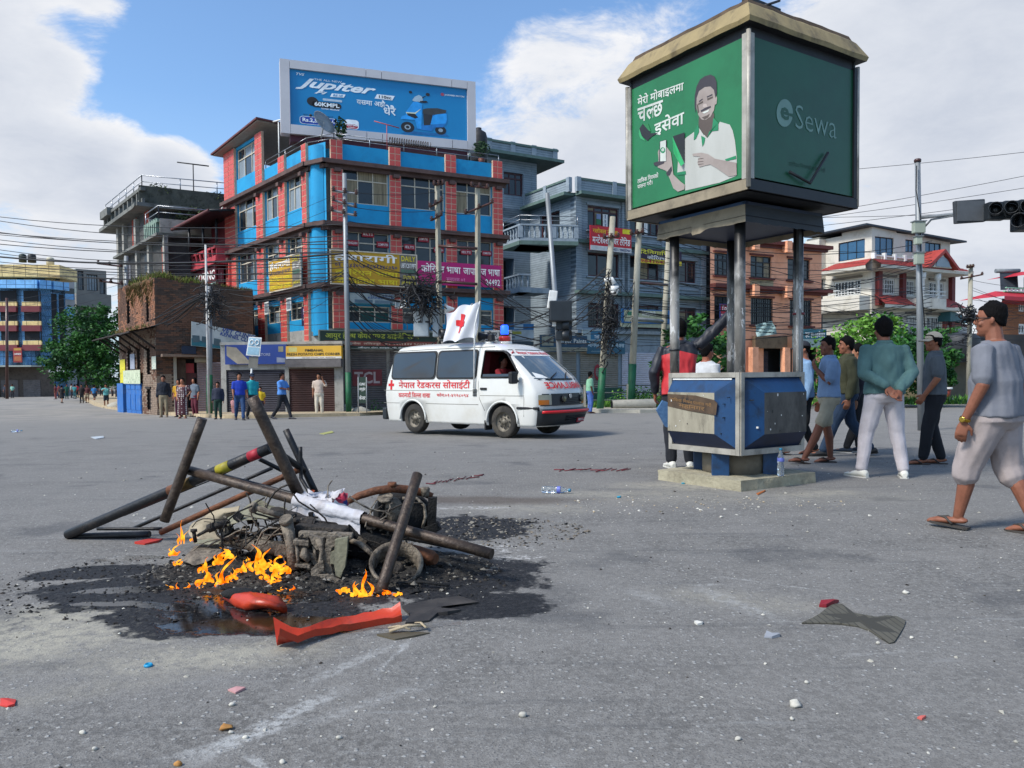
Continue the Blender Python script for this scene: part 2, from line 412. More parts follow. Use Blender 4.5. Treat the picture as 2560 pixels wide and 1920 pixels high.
col=g.mix(g.math('MULTIPLY',g.math('MULTIPLY',g.mr(vd2,.2,.34,1,0),g.mr(sv2.outputs[1],.7,.85)),.5),col,(.34,.34,.33))
stk=g.noise(1.0,7,.7,w=2,stretch=(.7,7,1));col=g.mix(g.mr(stk,.54,.72,0,.36),col,(.052,.054,.058))
stk2=g.noise(1.6,8,.75,w=12,stretch=(1.1,9,1));col=g.mix(g.mr(stk2,.60,.72,0,.42),col,(.26,.26,.25))
oil=g.noise(1.1,4,.55,w=21);col=g.mix(g.mr(oil,.58,.70,0,.5),col,(.055,.056,.06))
wp=g.math('MULTIPLY',g.math('SUBTRACT',g.noise(2.6,6,.65,w=31),.5),1.1)
wpf=g.math('MULTIPLY',g.math('SUBTRACT',g.noise(9,6,.7,w=33),.5),.5)
sandn=g.noise(16,6,.75,w=17)
def gp(x,y):q=G(x,y);return q.x,q.y
sand=None
for(px,py,rx,ry,rot,am)in((30,1600,1.0,.42,.35,.95),(200,1540,.55,.28,.1,.9),(520,1640,.62,.2,.2,.8),(470,1560,.5,.12,0,.35),(330,1700,.8,.14,.5,.25),(1750,1215,1.0,.42,-.1,.75),(2040,1235,.62,.25,.3,.6),(1550,1235,.9,.3,0,.5),(1330,1270,.7,.4,0,.4),(1860,1500,.5,.2,-.4,.35),(1790,1240,2.0,.6,0,.3)):
 cx,cy=gp(px,py);e_=g.math('MULTIPLY',g.ellipse(cx,cy,rx,ry,rot,wp,.8),am);sand=e_ if sand is None else g.math('MAXIMUM',sand,e_)
sand=g.math('MULTIPLY',sand,g.mr(sandn,.28,.62))
col=g.mix(sand,col,(.34,.315,.25))
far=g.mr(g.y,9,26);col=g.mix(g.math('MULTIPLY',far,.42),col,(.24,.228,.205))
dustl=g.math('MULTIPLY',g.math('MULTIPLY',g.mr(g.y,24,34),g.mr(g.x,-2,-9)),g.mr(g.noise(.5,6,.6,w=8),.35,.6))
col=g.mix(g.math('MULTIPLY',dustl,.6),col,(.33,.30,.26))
wl=g.math('MULTIPLY',g.math('SUBTRACT',g.noise(7,5,.7,w=41),.5),.09)
sc_n=g.mr(g.noise(28,5,.75,w=43),.36,.6)
for(a,b,wd,am)in(((1030,1600),(930,1690),.03,.75),((990,1610),(740,1720),.05,.5),((860,1720),(440,1925),.06,.75),((600,1880),(720,1960),.022,.9),((760,1800),(340,1918),.04,.5),((1330,1870),(1400,1920),.02,.7),((1720,1463),(1830,1460),.02,.6),((1790,1440),(2080,1480),.02,.45),((1740,1465),(1960,1560),.09,.35),((1560,1470),(1700,1520),.08,.3),((700,1320),(300,1300),.05,.3),((2100,1640),(2300,1625),.02,.35),((360,1240),(700,1180),.06,.3),((1100,1700),(700,1830),.05,.35)):
 col=g.mix(g.math('MULTIPLY',g.math('MULTIPLY',g.seg(gp(*a),gp(*b),wd,wl),sc_n),am),col,(.40,.40,.385))
soot=None
for(px,py,rx,ry,rot)in((430,1480,.72,.40,-.15),(700,1450,1.1,.50,0),(1000,1440,.9,.55,.1),(1190,1510,.40,.24,0),(640,1545,.62,.26,.1),(470,1540,.5,.16,0),(250,1430,.42,.18,.2),(1130,1320,.62,.5,0)):
 cx,cy=gp(px,py);e_=g.ellipse(cx,cy,rx,ry,rot,g.math('ADD',wp,g.math('MULTIPLY',wpf,1.5)),.12);soot=e_ if soot is None else g.math('MAXIMUM',soot,e_)
sootc=g.mix(g.mr(fine,.35,.7),(.004,.004,.005),(.020,.020,.022))
col=g.mix(g.math('MULTIPLY',soot,g.mr(g.noise(30,4,.7,w=51),.25,.5,.72,1)),col,sootc)
cx,cy=gp(1200,1250);col=g.mix(g.math('MULTIPLY',g.ellipse(cx,cy,1.15,.30,-.1,wp,.6),.65),col,(.075,.055,.042))
ash=None
for(px,py,rx,ry)in((1230,1370,.32,.16),(1180,1270,.38,.1),(1300,1395,.2,.1),(640,1290,.35,.14),(1150,1420,.25,.08)):
 cx,cy=gp(px,py);e_=g.ellipse(cx,cy,rx,ry,0,wpf,.7);ash=e_ if ash is None else g.math('MAXIMUM',ash,e_)
col=g.mix(g.math('MULTIPLY',ash,g.mr(g.noise(22,6,.8,w=61),.48,.6)),col,(.45,.44,.42))
wet=None
for(px,py,rx,ry,rot)in((480,1520,.36,.075,-.25),(320,1475,.30,.075,.1),(270,1510,.2,.05,0),(700,1560,.55,.16,0),(560,1540,.35,.10,0),(620,1500,.4,.12,0),(330,1395,.26,.10,.2),(830,1560,.4,.1,0),(1010,1560,.3,.07,0)):
 cx,cy=gp(px,py);e_=g.ellipse(cx,cy,rx,ry,rot,g.math('ADD',g.math('MULTIPLY',wpf,2.2),wp),.2);wet=e_ if wet is None else g.math('MAXIMUM',wet,e_)
brown=None
for(px,py,rx,ry)in((720,1560,.5,.12),(640,1480,.4,.16)):
 cx,cy=gp(px,py);e_=g.ellipse(cx,cy,rx,ry,0,wpf,.5);brown=e_ if brown is None else g.math('MAXIMUM',brown,e_)
col=g.mix(g.math('MULTIPLY',brown,.8),col,(.045,.022,.008))
g.L(col,g.b.inputs['Base Color'])
rg=g.math('ADD',.78,g.math('MULTIPLY',fine,.16));rg=g.math('SUBTRACT',rg,g.math('MULTIPLY',soot,.12))
rg=g.mix(wet,rg,(.06,.06,.06));g.L(rg,g.b.inputs['Roughness'])
hgt=g.math('ADD',g.math('MULTIPLY',fine,.5),g.math('ADD',g.math('MULTIPLY',fin2,.3),g.math('MULTIPLY',chip,.3)))
hgt=g.math('ADD',hgt,g.math('MULTIPLY',mid,.5))
hgt=g.math('MULTIPLY',hgt,g.mr(wet,0,1,1,.03))
bp=g.t.nodes.new('ShaderNodeBump');bp.inputs['Strength'].default_value=.8;bp.inputs['Distance'].default_value=.014;g.L(hgt,bp.inputs['Height']);g.L(bp.outputs[0],g.b.inputs['Normal'])
g.b.inputs['Specular IOR Level'].default_value=.35
ASPH=g.M
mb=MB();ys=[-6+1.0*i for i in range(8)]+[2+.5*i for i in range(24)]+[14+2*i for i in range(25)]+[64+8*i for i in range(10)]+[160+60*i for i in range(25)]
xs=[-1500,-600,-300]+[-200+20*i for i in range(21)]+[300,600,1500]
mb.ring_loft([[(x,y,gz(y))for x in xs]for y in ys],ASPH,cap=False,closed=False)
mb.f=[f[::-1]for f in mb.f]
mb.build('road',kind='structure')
DIRT=mat('packed_earth','#9c8b70','#c0ad8c',sc=1.6,rough=.95,bump=.5,bsc=20,dirt='#6d6455',damt=.7,dsc=3)
CONC=mat('kerb_concrete','#8f8b80','#b3aea0',sc=2,rough=.9,bump=.4,bsc=30,dirt='#5a574f',damt=.6,dsc=2)
def strip(name,front,back,h,m,kerb=None,kw=.15,kh=None):
 """raised sheet between a front and a back polyline of ground points, standing h above the road"""
 mb=MB();n=len(front)
 f=[Vector((x,y,gz(y)))for x,y in front];b=[Vector((x,y,gz(y)))for x,y in back]
 vs=[p-Vector((0,0,.3))for p in f]+[p+Vector((0,0,h))for p in f]+[p+Vector((0,0,h+.01))for p in b]
 fs=[(i,i+1,n+i+1,n+i)for i in range(n-1)]+[(n+i,n+i+1,2*n+i+1,2*n+i)for i in range(n-1)]
 mb.add(vs,fs,m);return mb.build(name,kind='structure')
fl=[(180,985),(268,1022),(330,1030),(440,1040),(560,1046),(640,1046),(760,1043),(900,1040),(1000,1034),(1120,1020)]
frontL=[gxy(*q)for q in fl]
backL=[(x*1.0-1.5+2.2*i,y+17)for i,(x,y)in enumerate(frontL)]
strip('pavement',frontL,backL,.13,DIRT)
fr=[(1290,1036),(1400,1034),(1480,1032),(1600,1033),(1760,1030),(2020,1015),(2300,1002),(2560,990),(3000,975)]
frontR=[gxy(*q)for q in fr]
def shift(poly,dy,dx=0):return[(x+dx,y+dy)for x,y in poly]
strip('kerb',frontR,shift(frontR,.16),.14,CONC)
strip('sidewalk',shift(frontR,.163),shift(frontR,3.3),.137,mat('pavement_slab','#a39c8d','#bbb4a4',sc=1.2,rough=.9,bump=.3,bsc=25,dirt='#7b7262',damt=.5))
strip('verge',shift(frontR,3.303),shift(frontR,18),.16,mat('verge_soil','#5d5a36','#7a7450',sc=3,rough=1,bump=.6,bsc=30,dirt='#41431f',damt=.8))
fm=[(2290,1000-2),(2400,997),(2600,990)]
mb=MB()
# ================================================================ building helpers
def linemat(name,c1,c2,bw,bh,mortar,mc,rough=.85,offset=.5,c3=None,bump=.4,uvaxis=None,dirt=None):
 """courses or panels as relief and colour, in metres, on walls: u = distance along the wall, v = height"""
 M=bpy.data.materials.new(name);M.use_nodes=True;t=M.node_tree;N=t.nodes;L=t.links;b=N['Principled BSDF'];b.inputs['Roughness'].default_value=rough
 tx=N.new('ShaderNodeTexCoord');sp=N.new('ShaderNodeSeparateXYZ');L.new(tx.outputs['Object'],sp.inputs[0])
 geo=N.new('ShaderNodeVectorMath');geo.operation='DOT_PRODUCT';L.new(tx.outputs['Object'],geo.inputs[0]);geo.inputs[1].default_value=uvaxis or(1,0,0)
 cb=N.new('ShaderNodeCombineXYZ');L.new(geo.outputs['Value'],cb.inputs[0]);L.new(sp.outputs[2],cb.inputs[1])
 br=N.new('ShaderNodeTexBrick');L.new(cb.outputs[0],br.inputs['Vector']);br.offset=offset
 br.inputs['Scale'].default_value=1;br.inputs['Brick Width'].default_value=bw;br.inputs['Row Height'].default_value=bh;br.inputs['Mortar Size'].default_value=mortar
 br.inputs['Color1'].default_value=(*lin(c1),1);br.inputs['Color2'].default_value=(*lin(c2),1);br.inputs['Mortar'].default_value=(*lin(mc),1);br.inputs['Bias'].default_value=0
 n=N.new('ShaderNodeTexNoise');L.new(tx.outputs['Object'],n.inputs['Vector']);n.inputs['Scale'].default_value=1.3;n.inputs['Detail'].default_value=8;n.inputs['Roughness'].default_value=.7
 mr=N.new('ShaderNodeMapRange');L.new(n.outputs['Fac'],mr.inputs[0]);mr.inputs[1].default_value=.45;mr.inputs[2].default_value=.7;mr.inputs[4].default_value=.5
 mx=N.new('ShaderNodeMixRGB');L.new(mr.outputs[0],mx.inputs[0]);L.new(br.outputs['Color'],mx.inputs[1]);mx.inputs[2].default_value=(*lin(dirt or mc),1)
 L.new(mx.outputs[0],b.inputs['Base Color'])
 bp=N.new('ShaderNodeBump');bp.inputs['Strength'].default_value=bump;bp.inputs['Distance'].default_value=.02;bp.invert=True;L.new(br.outputs['Fac'],bp.inputs['Height']);L.new(bp.outputs[0],b.inputs['Normal'])
 MATS[name]=M;return M
GLASS=mat('window_glass',(.014,.018,.022),(.03,.036,.042),rough=.07,sc=1.2,spec=.55,bump=.04,bsc=3)
GLASSB=mat('blue_glass',(.010,.060,.135),(.02,.10,.20),rough=.05,sc=.9,spec=.8,bump=.05,bsc=2)
GLASSW=mat('pale_glass',(.16,.20,.23),(.27,.31,.34),rough=.15,sc=.8,spec=.5)
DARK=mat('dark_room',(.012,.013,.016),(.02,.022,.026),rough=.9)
CURT=mat('curtain_cloth','#a8997c','#5b5240',sc=2,stretch=(14,14,.5),rough=.85)
CURTG=mat('green_curtain','#123c3a','#1f5450',sc=2,stretch=(12,12,.5),rough=.8)
CREAM=mat('cream_window_frame','#b9ad98','#cfc5b2',rough=.6)
WHITE=mat('white_paint','#cfcfcb','#e2e2de',rough=.55,dirt='#a8a69c',damt=.4)
BROWNF=mat('brown_window_frame','#3a1418','#4d2024',rough=.5)
BLACKF=mat('dark_window_frame','#121316','#1d1f23',rough=.5)
def window(face,r,parent,fm=CREAM,cols=3,trans=.34,panes=None,rec=.10,fw=.055,name='window',single=False,split=None):
 """a frame with mullions and a transom, its panes as children"""
 a0,z0,a1,z1=r;mb=MB();o0,o1=-rec-.04,-rec+.03
 face.box(mb,a0,z0,a1,z0+fw,o0,o1,fm);face.box(mb,a0,z1-fw,a1,z1,o0,o1,fm)
 face.box(mb,a0,z0+fw,a0+fw,z1-fw,o0,o1,fm);face.box(mb,a1-fw,z0+fw,a1,z1-fw,o0,o1,fm)
 zt=z1-(z1-z0)*trans if trans else z1-fw
 if trans:face.box(mb,a0+fw,zt-fw*.45,a1-fw,zt+fw*.45,o0,o1+.002,fm)
 step=(a1-a0)/cols
 for i in range(1,cols):
  x=a0+step*i;face.box(mb,x-fw*.4,z0+fw,x+fw*.4,z1-fw,o0,o1-.004,fm)
 wo=mb.build(name,parent=parent)
 panes=panes or[GLASS]
 if single:
  pb=MB();face.box(pb,a0+fw*.5,z0+fw*.5,a1-fw*.5,z1-fw*.5,-rec-.03,-rec-.015,panes[0]);pb.build('pane',parent=wo)
 else:
  k=0
  for i in range(cols):
   rows=[(z0+fw,zt-fw*.4)]+([(zt+fw*.4,z1-fw)]if trans else[])
   for q,(c0,c1)in enumerate(rows):
    pb=MB();face.box(pb,a0+step*i+fw*.4,c0,a0+step*(i+1)-fw*.4,c1,-rec-.03,-rec-.012,panes[(i if q==0 else i+1)%len(panes)]);pb.build('pane',parent=wo);k+=1
 return wo
def grid_bars(face,r,parent,m,nx,nz,w=.018,o=.02,name='window_grille'):
 a0,z0,a1,z1=r;mb=MB()
 for i in range(nx+1):x=a0+(a1-a0)*i/nx;face.box(mb,x-w/2,z0,x+w/2,z1,o,o+w,m)
 for j in range(nz+1):z=z0+(z1-z0)*j/nz;face.box(mb,a0,z-w/2,a1,z+w/2,o-.003,o+w-.004,m)
 return mb.build(name,parent=parent)
def railing(pts,parent,m,h=.9,n=3,r=.022,post=1.2,name='railing'):
 mb=MB()
 for i in range(len(pts)-1):
  a=Vector(pts[i]);b=Vector(pts[i+1]);k=max(1,int((b-a).length/post))
  for j in range(k+1):
   p=a.lerp(b,j/k);mb.tube([p,p+Vector((0,0,h))],r*1.15,6,m)
  for q in range(n):
   z=Vector((0,0,h*(1-q/n)));mb.tube([a+z,b+z],r if q==0 else r*.8,6,m)
 return mb.build(name,parent=parent)
def shutter(face,r,parent=None,m=None,ribs=.09,o=.0,name='shutter',label=None,cat=None):
 """a rolled steel shutter: every slat a folded strip, joined"""
 a0,z0,a1,z1=r;mb=MB();n=max(4,int((z1-z0)/ribs));rings=[]
 for i in range(n+1):
  z=z0+(z1-z0)*i/n
  for dz,d in((0,-.012),(.30,.018),(.7,.018)):
   zz=z+dz*(z1-z0)/n
   if zz>z1:break
   rings.append([face.P(a0,zz,o+d),face.P(a1,zz,o+d)])
 mb.ring_loft(rings,m,cap=False,smooth=False,closed=False)
 mb.f=[f for f in mb.f]
 ob=mb.build(name,parent=parent,label=label,cat=cat)
 return ob
def balusters(face,a0,a1,z0,z1,o,parent,m,step=.28):
 prof=[(.05,0),(.075,.06),(.045,.14),(.085,.32),(.07,.45),(.035,.62),(.05,.78),(.075,.92),(.07,1.0)]
 n=int((a1-a0)/step)
 mb=MB();mb.lathe([(r,h*(z1-z0))for r,h in prof],(0,0,0),8,m);me=None
 for i in range(n):
  a=a0+(i+.5)*(a1-a0)/n;p=face.P(a,z0,o)
  if me is None:
   ob=mb.build('baluster');me=ob.data;bpy.data.objects.remove(ob)
  ob=link_mesh(me,'baluster',parent);ob.location=wmx(parent).inverted()@p
def signboard(name,face,r,label,mback,texts=(),o=.06,th=.05,border=None,parent=None,group=None,quads=(),cat='sign',rot=0,bw=.04):
 """flat board on a wall: panel, rim, printed blocks and lettering"""
 a0,z0,a1,z1=r;c=face.P((a0+a1)/2,z0,o)
 t=thing(name,label,cat,c,group=group)
 mb=MB();face.box(mb,a0,z0,a1,z1,o,o+th,mback);mb.build('panel',parent=t)
 if border:
  mb=MB();q=o+th+.012
  face.box(mb,a0-.01,z0-.01,a1+.01,z0+bw,o-.01,q,border);face.box(mb,a0-.01,z1-bw,a1+.01,z1+.01,o-.01,q,border)
  face.box(mb,a0-.01,z0+bw,a0+bw,z1-bw,o-.01,q,border);face.box(mb,a1-bw,z0+bw,a1+.01,z1-bw,o-.01,q,border);mb.build('frame',parent=t)
 W,H=a1-a0,z1-z0
 if quads:
  mb=MB()
  for k,(x0,y0,x1,y1,m_)in enumerate(quads):
   q=o+th+.002+.0015*k
   mb.add([face.P(a0+x0*W,z0+y0*H,q),face.P(a0+x1*W,z0+y0*H,q),face.P(a0+x1*W,z0+y1*H,q),face.P(a0+x0*W,z0+y1*H,q)],[(0,1,2,3)],m_)
  mb.build('printed_area',parent=t)
 for k,(s,x0,y0,x1,y1,m_)in enumerate(texts):
  mb=MB();letter(mb,s,lambda a,z:face.P(a,z,o+th+.012+.0008*k),(a0+x0*W,z0+y0*H,a0+x1*W,z0+y1*H),m_,bold=.5);mb.build('lettering',parent=t)
 return t
def core(pts,z0,z1,m,name,parent):
 mb=MB();n=len(pts)
 mb.add([(x,y,z0)for x,y in pts]+[(x,y,z1)for x,y in pts],[list(range(n,2*n))]+[[i,(i+1)%n,(i+1)%n+n,i+n]for i in range(n)],m)
 return mb.build(name,parent=parent)
# ================================================================ corner building, blue with coral tiled columns
BLUE=mat('bright_blue_wall','#0a8abb','#0f95c6',sc=.8,rough=.75,dirt='#0c5f8e',damt=.45,dsc=1.2,bump=.1)
CORAL=mat('coral_tile','#bf4640','#cf5a50',sc=4,rough=.55,dirt='#8f3430',damt=.5)
GROUT=mat('beige_grout','#c9ab92',rough=.9)
SLAB=mat('brown_slab_edge','#4b3733','#604a44',sc=2,rough=.8,dirt='#2e2422',damt=.6)
PLAST=mat('stained_plaster','#8b8983','#a5a29b',sc=1.5,rough=.9,dirt='#56544f',damt=.7,bump=.2)
P1=ptx(zA(825,0)[0],34.0)
P2=along(P1,(1.96,1),zA(2090,0)[0])
P0=ptx(zA(700,0)[0],34.6)
PL=along(P0,(-.835,1),zA(105,0)[0])
bb=thing('corner_building','four storey bright blue building with coral tiled columns under the scooter billboard','building',(P1[0],P1[1],-.5))
FR=Face(P1,P2);FL=Face(PL,P0);FC=Face(P0,P1)
gbase=-.8
L4=FR.pix(*zA(915,785))[1];L3=FR.pix(*zA(930,1232))[1];L2=FR.pix(*zB(900,392))[1];L1=FR.pix(*zB(930,720))[1]
PAR=FR.pix(*zA(915,640))[1]
print('blue levels',L1,L2,L3,L4,PAR,FR.L,FL.L)
def scol(F,x0,x1,y,zz):return(F.pix(*zz(x0,y))[0],F.pix(*zz(x1,y))[0])
colsR=[scol(FR,832,918,900,zA),scol(FR,1258,1340,950,zA),scol(FR,1665,1742,1000,zA),(scol(FR,2008,2090,1050,zA)[0],FR.L)]
colsL=[(0,scol(FL,105,152,1000,zA)[1]),scol(FL,305,355,1000,zA),scol(FL,470,516,950,zA),(scol(FL,640,700,900,zA)[0],FL.L)]
mats_w=[GLASS,CURT,GLASS]
floorsR=[(L1+.1,L2,.30,.85),(L2,L3,.95,.22),(L3,L4,1.0,.12)]
wallmb=MB()
def facade(F,cols,floors,wpanes,top):
 for fi,(z0,z1,sill,head)in enumerate(floors):
  holes=[]
  for i in range(len(cols)-1):
   a0,a1=cols[i][1]+.02,cols[i+1][0]-.02;holes.append((a0,z0+sill,a1,z1-head))
  F.wall(wallmb,cols[0][0],z0,cols[-1][1],z1,holes,.24,BLUE,BLUE)
  for i,h in enumerate(holes):
   window(F,h,bb,CREAM,3,.33,wpanes[(fi*3+i)%len(wpanes)],rec=.12)
 F.wall(wallmb,cols[0][0],floors[-1][1],cols[-1][1],top,[],.2,BLUE)
W_A=[GLASS,CURT,GLASS];W_B=[GLASS,GLASS,GLASS];W_C=[CURT,GLASS,CURT];W_G=[GLASS,CURTG,CURTG]
facade(FR,colsR,floorsR,[W_G,W_B,W_B,W_B,W_B,W_B,W_C,W_B,[CURT,GLASS,GLASS]],PAR)
facade(FL,colsL,[(L1+.1,L2,.50,.55),(L2,L3,.95,.22),(L3,L4,1.0,.12)],[W_B,[GLASS,GLASSW,GLASS],W_B,W_B,[GLASS,GLASS,GLASSW],W_B,[GLASS,GLASSW,GLASS],[GLASSW,GLASS,GLASSW],[GLASSW,GLASSW,GLASS]],L4)
RT=FL.pix(*zA(150,668))[1]
rr=(colsL[0][1]+.02,L4+1.05,colsL[1][0]-.02,RT-.15)
FL.wall(wallmb,0,L4,colsL[1][1],RT,[rr],.2,BLUE);window(FL,rr,bb,CREAM,3,.35,[GLASSW,GLASS,GLASSW],rec=.12)
FL.wall(wallmb,colsL[1][1],L4,colsL[-1][1],PAR,[],.2,BLUE)
FC.wall(wallmb,0,L1-.2,FC.L,PAR,[],.2,BLUE)
bulge=MB();k=8;rings=[]
for z in(L1-.2,L2-.15):rings.append([FC.P(FC.L*(.12+.76*j/k),z,.02+.22*math.sin(math.pi*j/k))for j in range(k+1)])
bulge.ring_loft(rings,BLUE,cap=False,closed=False);rings=[]
for z in(L2+.15,L3-.15):rings.append([FC.P(FC.L*(.12+.76*j/k),z,.02+.22*math.sin(math.pi*j/k))for j in range(k+1)])
bulge.ring_loft(rings,BLUE,cap=False,closed=False);rings=[]
for z in(L3+.15,PAR-.1):rings.append([FC.P(FC.L*(.12+.76*j/k),z,.02+.22*math.sin(math.pi*j/k))for j in range(k+1)])
bulge.ring_loft(rings,BLUE,cap=False,closed=False)
bulge.build('rounded_corner',parent=bb)
FR.wall(wallmb,0,gbase,FR.L,L1+.1,[],.2,PLAST);FL.wall(wallmb,0,gbase,FL.L,L1+.1,[],.2,PLAST);FC.wall(wallmb,0,gbase,FC.L,L1,[],.2,PLAST)
wallmb.build('wall',parent=bb)
back=(2.0,9.0)
inn=.3
def inset(F,a,o):p=F.P(a,0,o);return(p.x,p.y)
P2b=(P2[0]-3.5,P2[1]+7);PLb=(PL[0]+5,PL[1]+3)
core([inset(FL,.25,-.3),inset(FL,FL.L,-.35),inset(FR,0,-.35),inset(FR,FR.L-.25,-.3),P2b,PLb],gbase,L4,PLAST,'inner_wall',bb)
core([P2,P2b,(P2b[0]-.2,P2b[1]),(P2[0]-.25,P2[1]+.1)],gbase,L4+.6,BLUE,'side_wall',bb)
sl=MB()
for F in(FR,FC,FL):
 for z in(L2,L3,L4):
  F.box(sl,-.25 if F is FR else-.02,z-.09,F.L+.25,z+.09,0,.38,SLAB)
  F.box(sl,-.2 if F is FR else 0,z-.26,F.L+.2,z-.092,0,.12,SLAB)
sl.build('floor_slab',parent=bb)
br=MB();nb=0
for F,cols in((FR,colsR),(FL,colsL)):
 for z in(L2,L3,L4):
  for a0,a1 in cols:
   c=(a0+a1)/2;br=MB();F.box(br,c-.14,z-.42,c+.14,z-.262,.121,.34,SLAB);br.build('bracket',parent=bb)
cm=MB();tiles=[]
for F,cols in((FR,colsR),(FL,colsL)):
 for ci,(a0,a1)in enumerate(cols):
  segs=[(L1+.1,L2-.27),(L2+.1,L3-.27),(L3+.1,L4-.27),(L4+.1,(RT-.02)if(F is FL and ci<2)else PAR+.12)]
  if F is FL:segs.insert(0,(L1-.9,L1+.1))
  for z0,z1 in segs:
   cm=MB();F.box(cm,a0,z0,a1,z1,0,.12,GROUT);cm.build('column',parent=bb)
   nz=max(1,round((z1-z0)/.27));dz=(z1-z0)/nz;nx=2;dx=(a1-a0)/nx
   for iz in range(nz):
    for ix in range(nx):tiles.append((F,a0+dx*ix+.018,z0+dz*iz+.02,a0+dx*(ix+1)-.018,z0+dz*(iz+1)-.015,F is FR))
tiles.sort(key=lambda t:not t[5]);tl=MB();tmesh={}
for i,(F,a0,z0,a1,z1,fr)in enumerate(tiles):
 if i<290:
  key=(id(F),round(a1-a0,2),round(z1-z0,2))
  if key not in tmesh:
   t=MB();d=F.d;c0=[d*x+F.n*o+Vector((0,0,z))for z in(0,z1-z0)for x,o in((0,.012),(a1-a0,.012),(a1-a0,0),(0,0))];t.hexa(c0,CORAL);ob=t.build('tile');tmesh[key]=ob.data;bpy.data.objects.remove(ob)
  ob=link_mesh(tmesh[key],'tile',bb);ob.location=wmx(bb).inverted()@F.P(a0,z0,.121)
 else:F.box(tl,a0,z0,a1,z1,.121,.133,CORAL)
tl.build('far_tiles',parent=bb,kind='stuff')
STEEL=mat('dull_steel','#8d9094','#a9acb0',rough=.35,metal=.8,dirt='#5e5a55',damt=.4)
railing([FL.P(colsL[1][1],PAR+.02,-.08),FL.P(FL.L-.3,PAR+.02,-.08),FR.P(.4,PAR+.02,-.08),FR.P(FR.L-.1,PAR+.02,-.08)],bb,STEEL,.42,2,.02,1.6)
TIN=mat('rusty_red_tin','#54292a','#6e3c3a',sc=2,rough=.7,dirt='#3a2a26',damt=.5)
UND=mat('roof_underside','#8f8478','#a39a8e',rough=.9)
rf=MB()
FL.prism(rf,[(-.6,RT-.0),(colsL[1][1]+.6,RT+.32),(colsL[1][1]+.6,RT+.40),(-.6,RT+.09)],-4.2,.6,TIN)
FL.prism(rf,[(-.5,RT-.04),(colsL[1][1]+.5,RT+.26),(colsL[1][1]+.5,RT+.315),(-.5,RT-.002)],-4.1,.5,UND)
FL.prism(rf,[(colsL[1][1]+.6,RT+.40),(FL.L-1.4,RT-.05),(FL.L-1.4,RT+.02),(colsL[1][1]+.6,RT+.47)],-4.5,-.6,TIN)
rf.build('roof',parent=bb)
pm=MB();pm.tube([FL.P(colsL[1][1]+1.1,PAR,-.3),FL.P(colsL[1][1]+1.1,RT+.2,-.3)],.035,6,WHITE);pm.build('roof_post',parent=bb);pm=MB();pm.tube([FL.P(colsL[1][1]+.3,RT+.38,-.25),FL.P(FL.L-2.0,RT+.02,-.3)],.04,6,WHITE)
pm.build('rafter',parent=bb);pm=MB();pm.tube([FL.P(-1.6,L4-.6,.2),FL.P(0.2,L4+.1,.1)],.05,6,WHITE)
pm.build('drain_pipe',parent=bb)
tw=MB();FL.box(tw,colsL[1][1]+.1,L4+1.0,FL.L-1.8,RT+.2,-3.4,-3.2,BLUE);tw.build('terrace_wall',parent=bb)
wt=(colsL[1][1]+.8,L4+1.4,FL.L-2.6,RT-.5);Fw=FL.off(-3.17);window(Fw,wt,bb,WHITE,3,0,[GLASS],rec=-.05)
for F,(a,z0,z1),ang in((FR,(colsR[1][0]+.15,L1+1.05,L2-.55),20),(FL,(colsL[1][1]+.1,L1+1.05,L2-.32),-30),(FL,(colsL[2][1]+.1,L1+1.05,L2-.32),-30)):
 mb=MB();q=MB();c,s=math.cos(R(ang+35)),math.sin(R(ang+35))
 d2=F.d*c*.62+F.n*s*.62
 def PP(u,z,o=0):return F.P(a,z,.14)+d2*u+F.n*o
 for u0,u1,za,zb in((0,.1,z0,z1),(.9,1,z0,z1),(.1,.9,z0,z0+.07),(.1,.9,z1-.07,z1)):
  mb.hexa([PP(u0,za),PP(u1,za),PP(u1,za,.04),PP(u0,za,.04),PP(u0,zb),PP(u1,zb),PP(u1,zb,.04),PP(u0,zb,.04)],WHITE)
 wo=mb.build('window_leaf',parent=bb);q.hexa([PP(.1,z0+.07,.015),PP(.9,z0+.07,.015),PP(.9,z0+.07,.025),PP(.1,z0+.07,.025),PP(.1,z1-.07,.015),PP(.9,z1-.07,.015),PP(.9,z1-.07,.025),PP(.1,z1-.07,.025)],GLASSW);q.build('pane',parent=wo)
RED=flat('#a3182c');WLET=flat('#e8e6e0');YEL=flat('#d9c51e');YELB=flat('#c9a41c');NAVY=flat('#1a2c66');GRN=flat('#2a7a5e');GREY7=flat('#6d675e');MAG=flat('#b5176c');BLK=flat('#17171a')
def poster(F,p0,p1,txt,m,tm,lab,o=.0,cat='poster',bold=.5):
 r=F.rect(p0,p1);t=thing('poster',lab,cat,F.P((r[0]+r[2])/2,r[1],o));mb=MB();F.box(mb,r[0],r[1],r[2],r[3],o,o+.01,m);mb.build('sheet',parent=t)
 if txt:
  h=r[3]-r[1];mb=MB();letter(mb,txt,lambda a,z:F.P(a,z,o+.014),(r[0]+(r[2]-r[0])*.1,r[1]+h*.28,r[2]-(r[2]-r[0])*.1,r[3]-h*.28),tm,bold);mb.build('lettering',parent=t)
 return t
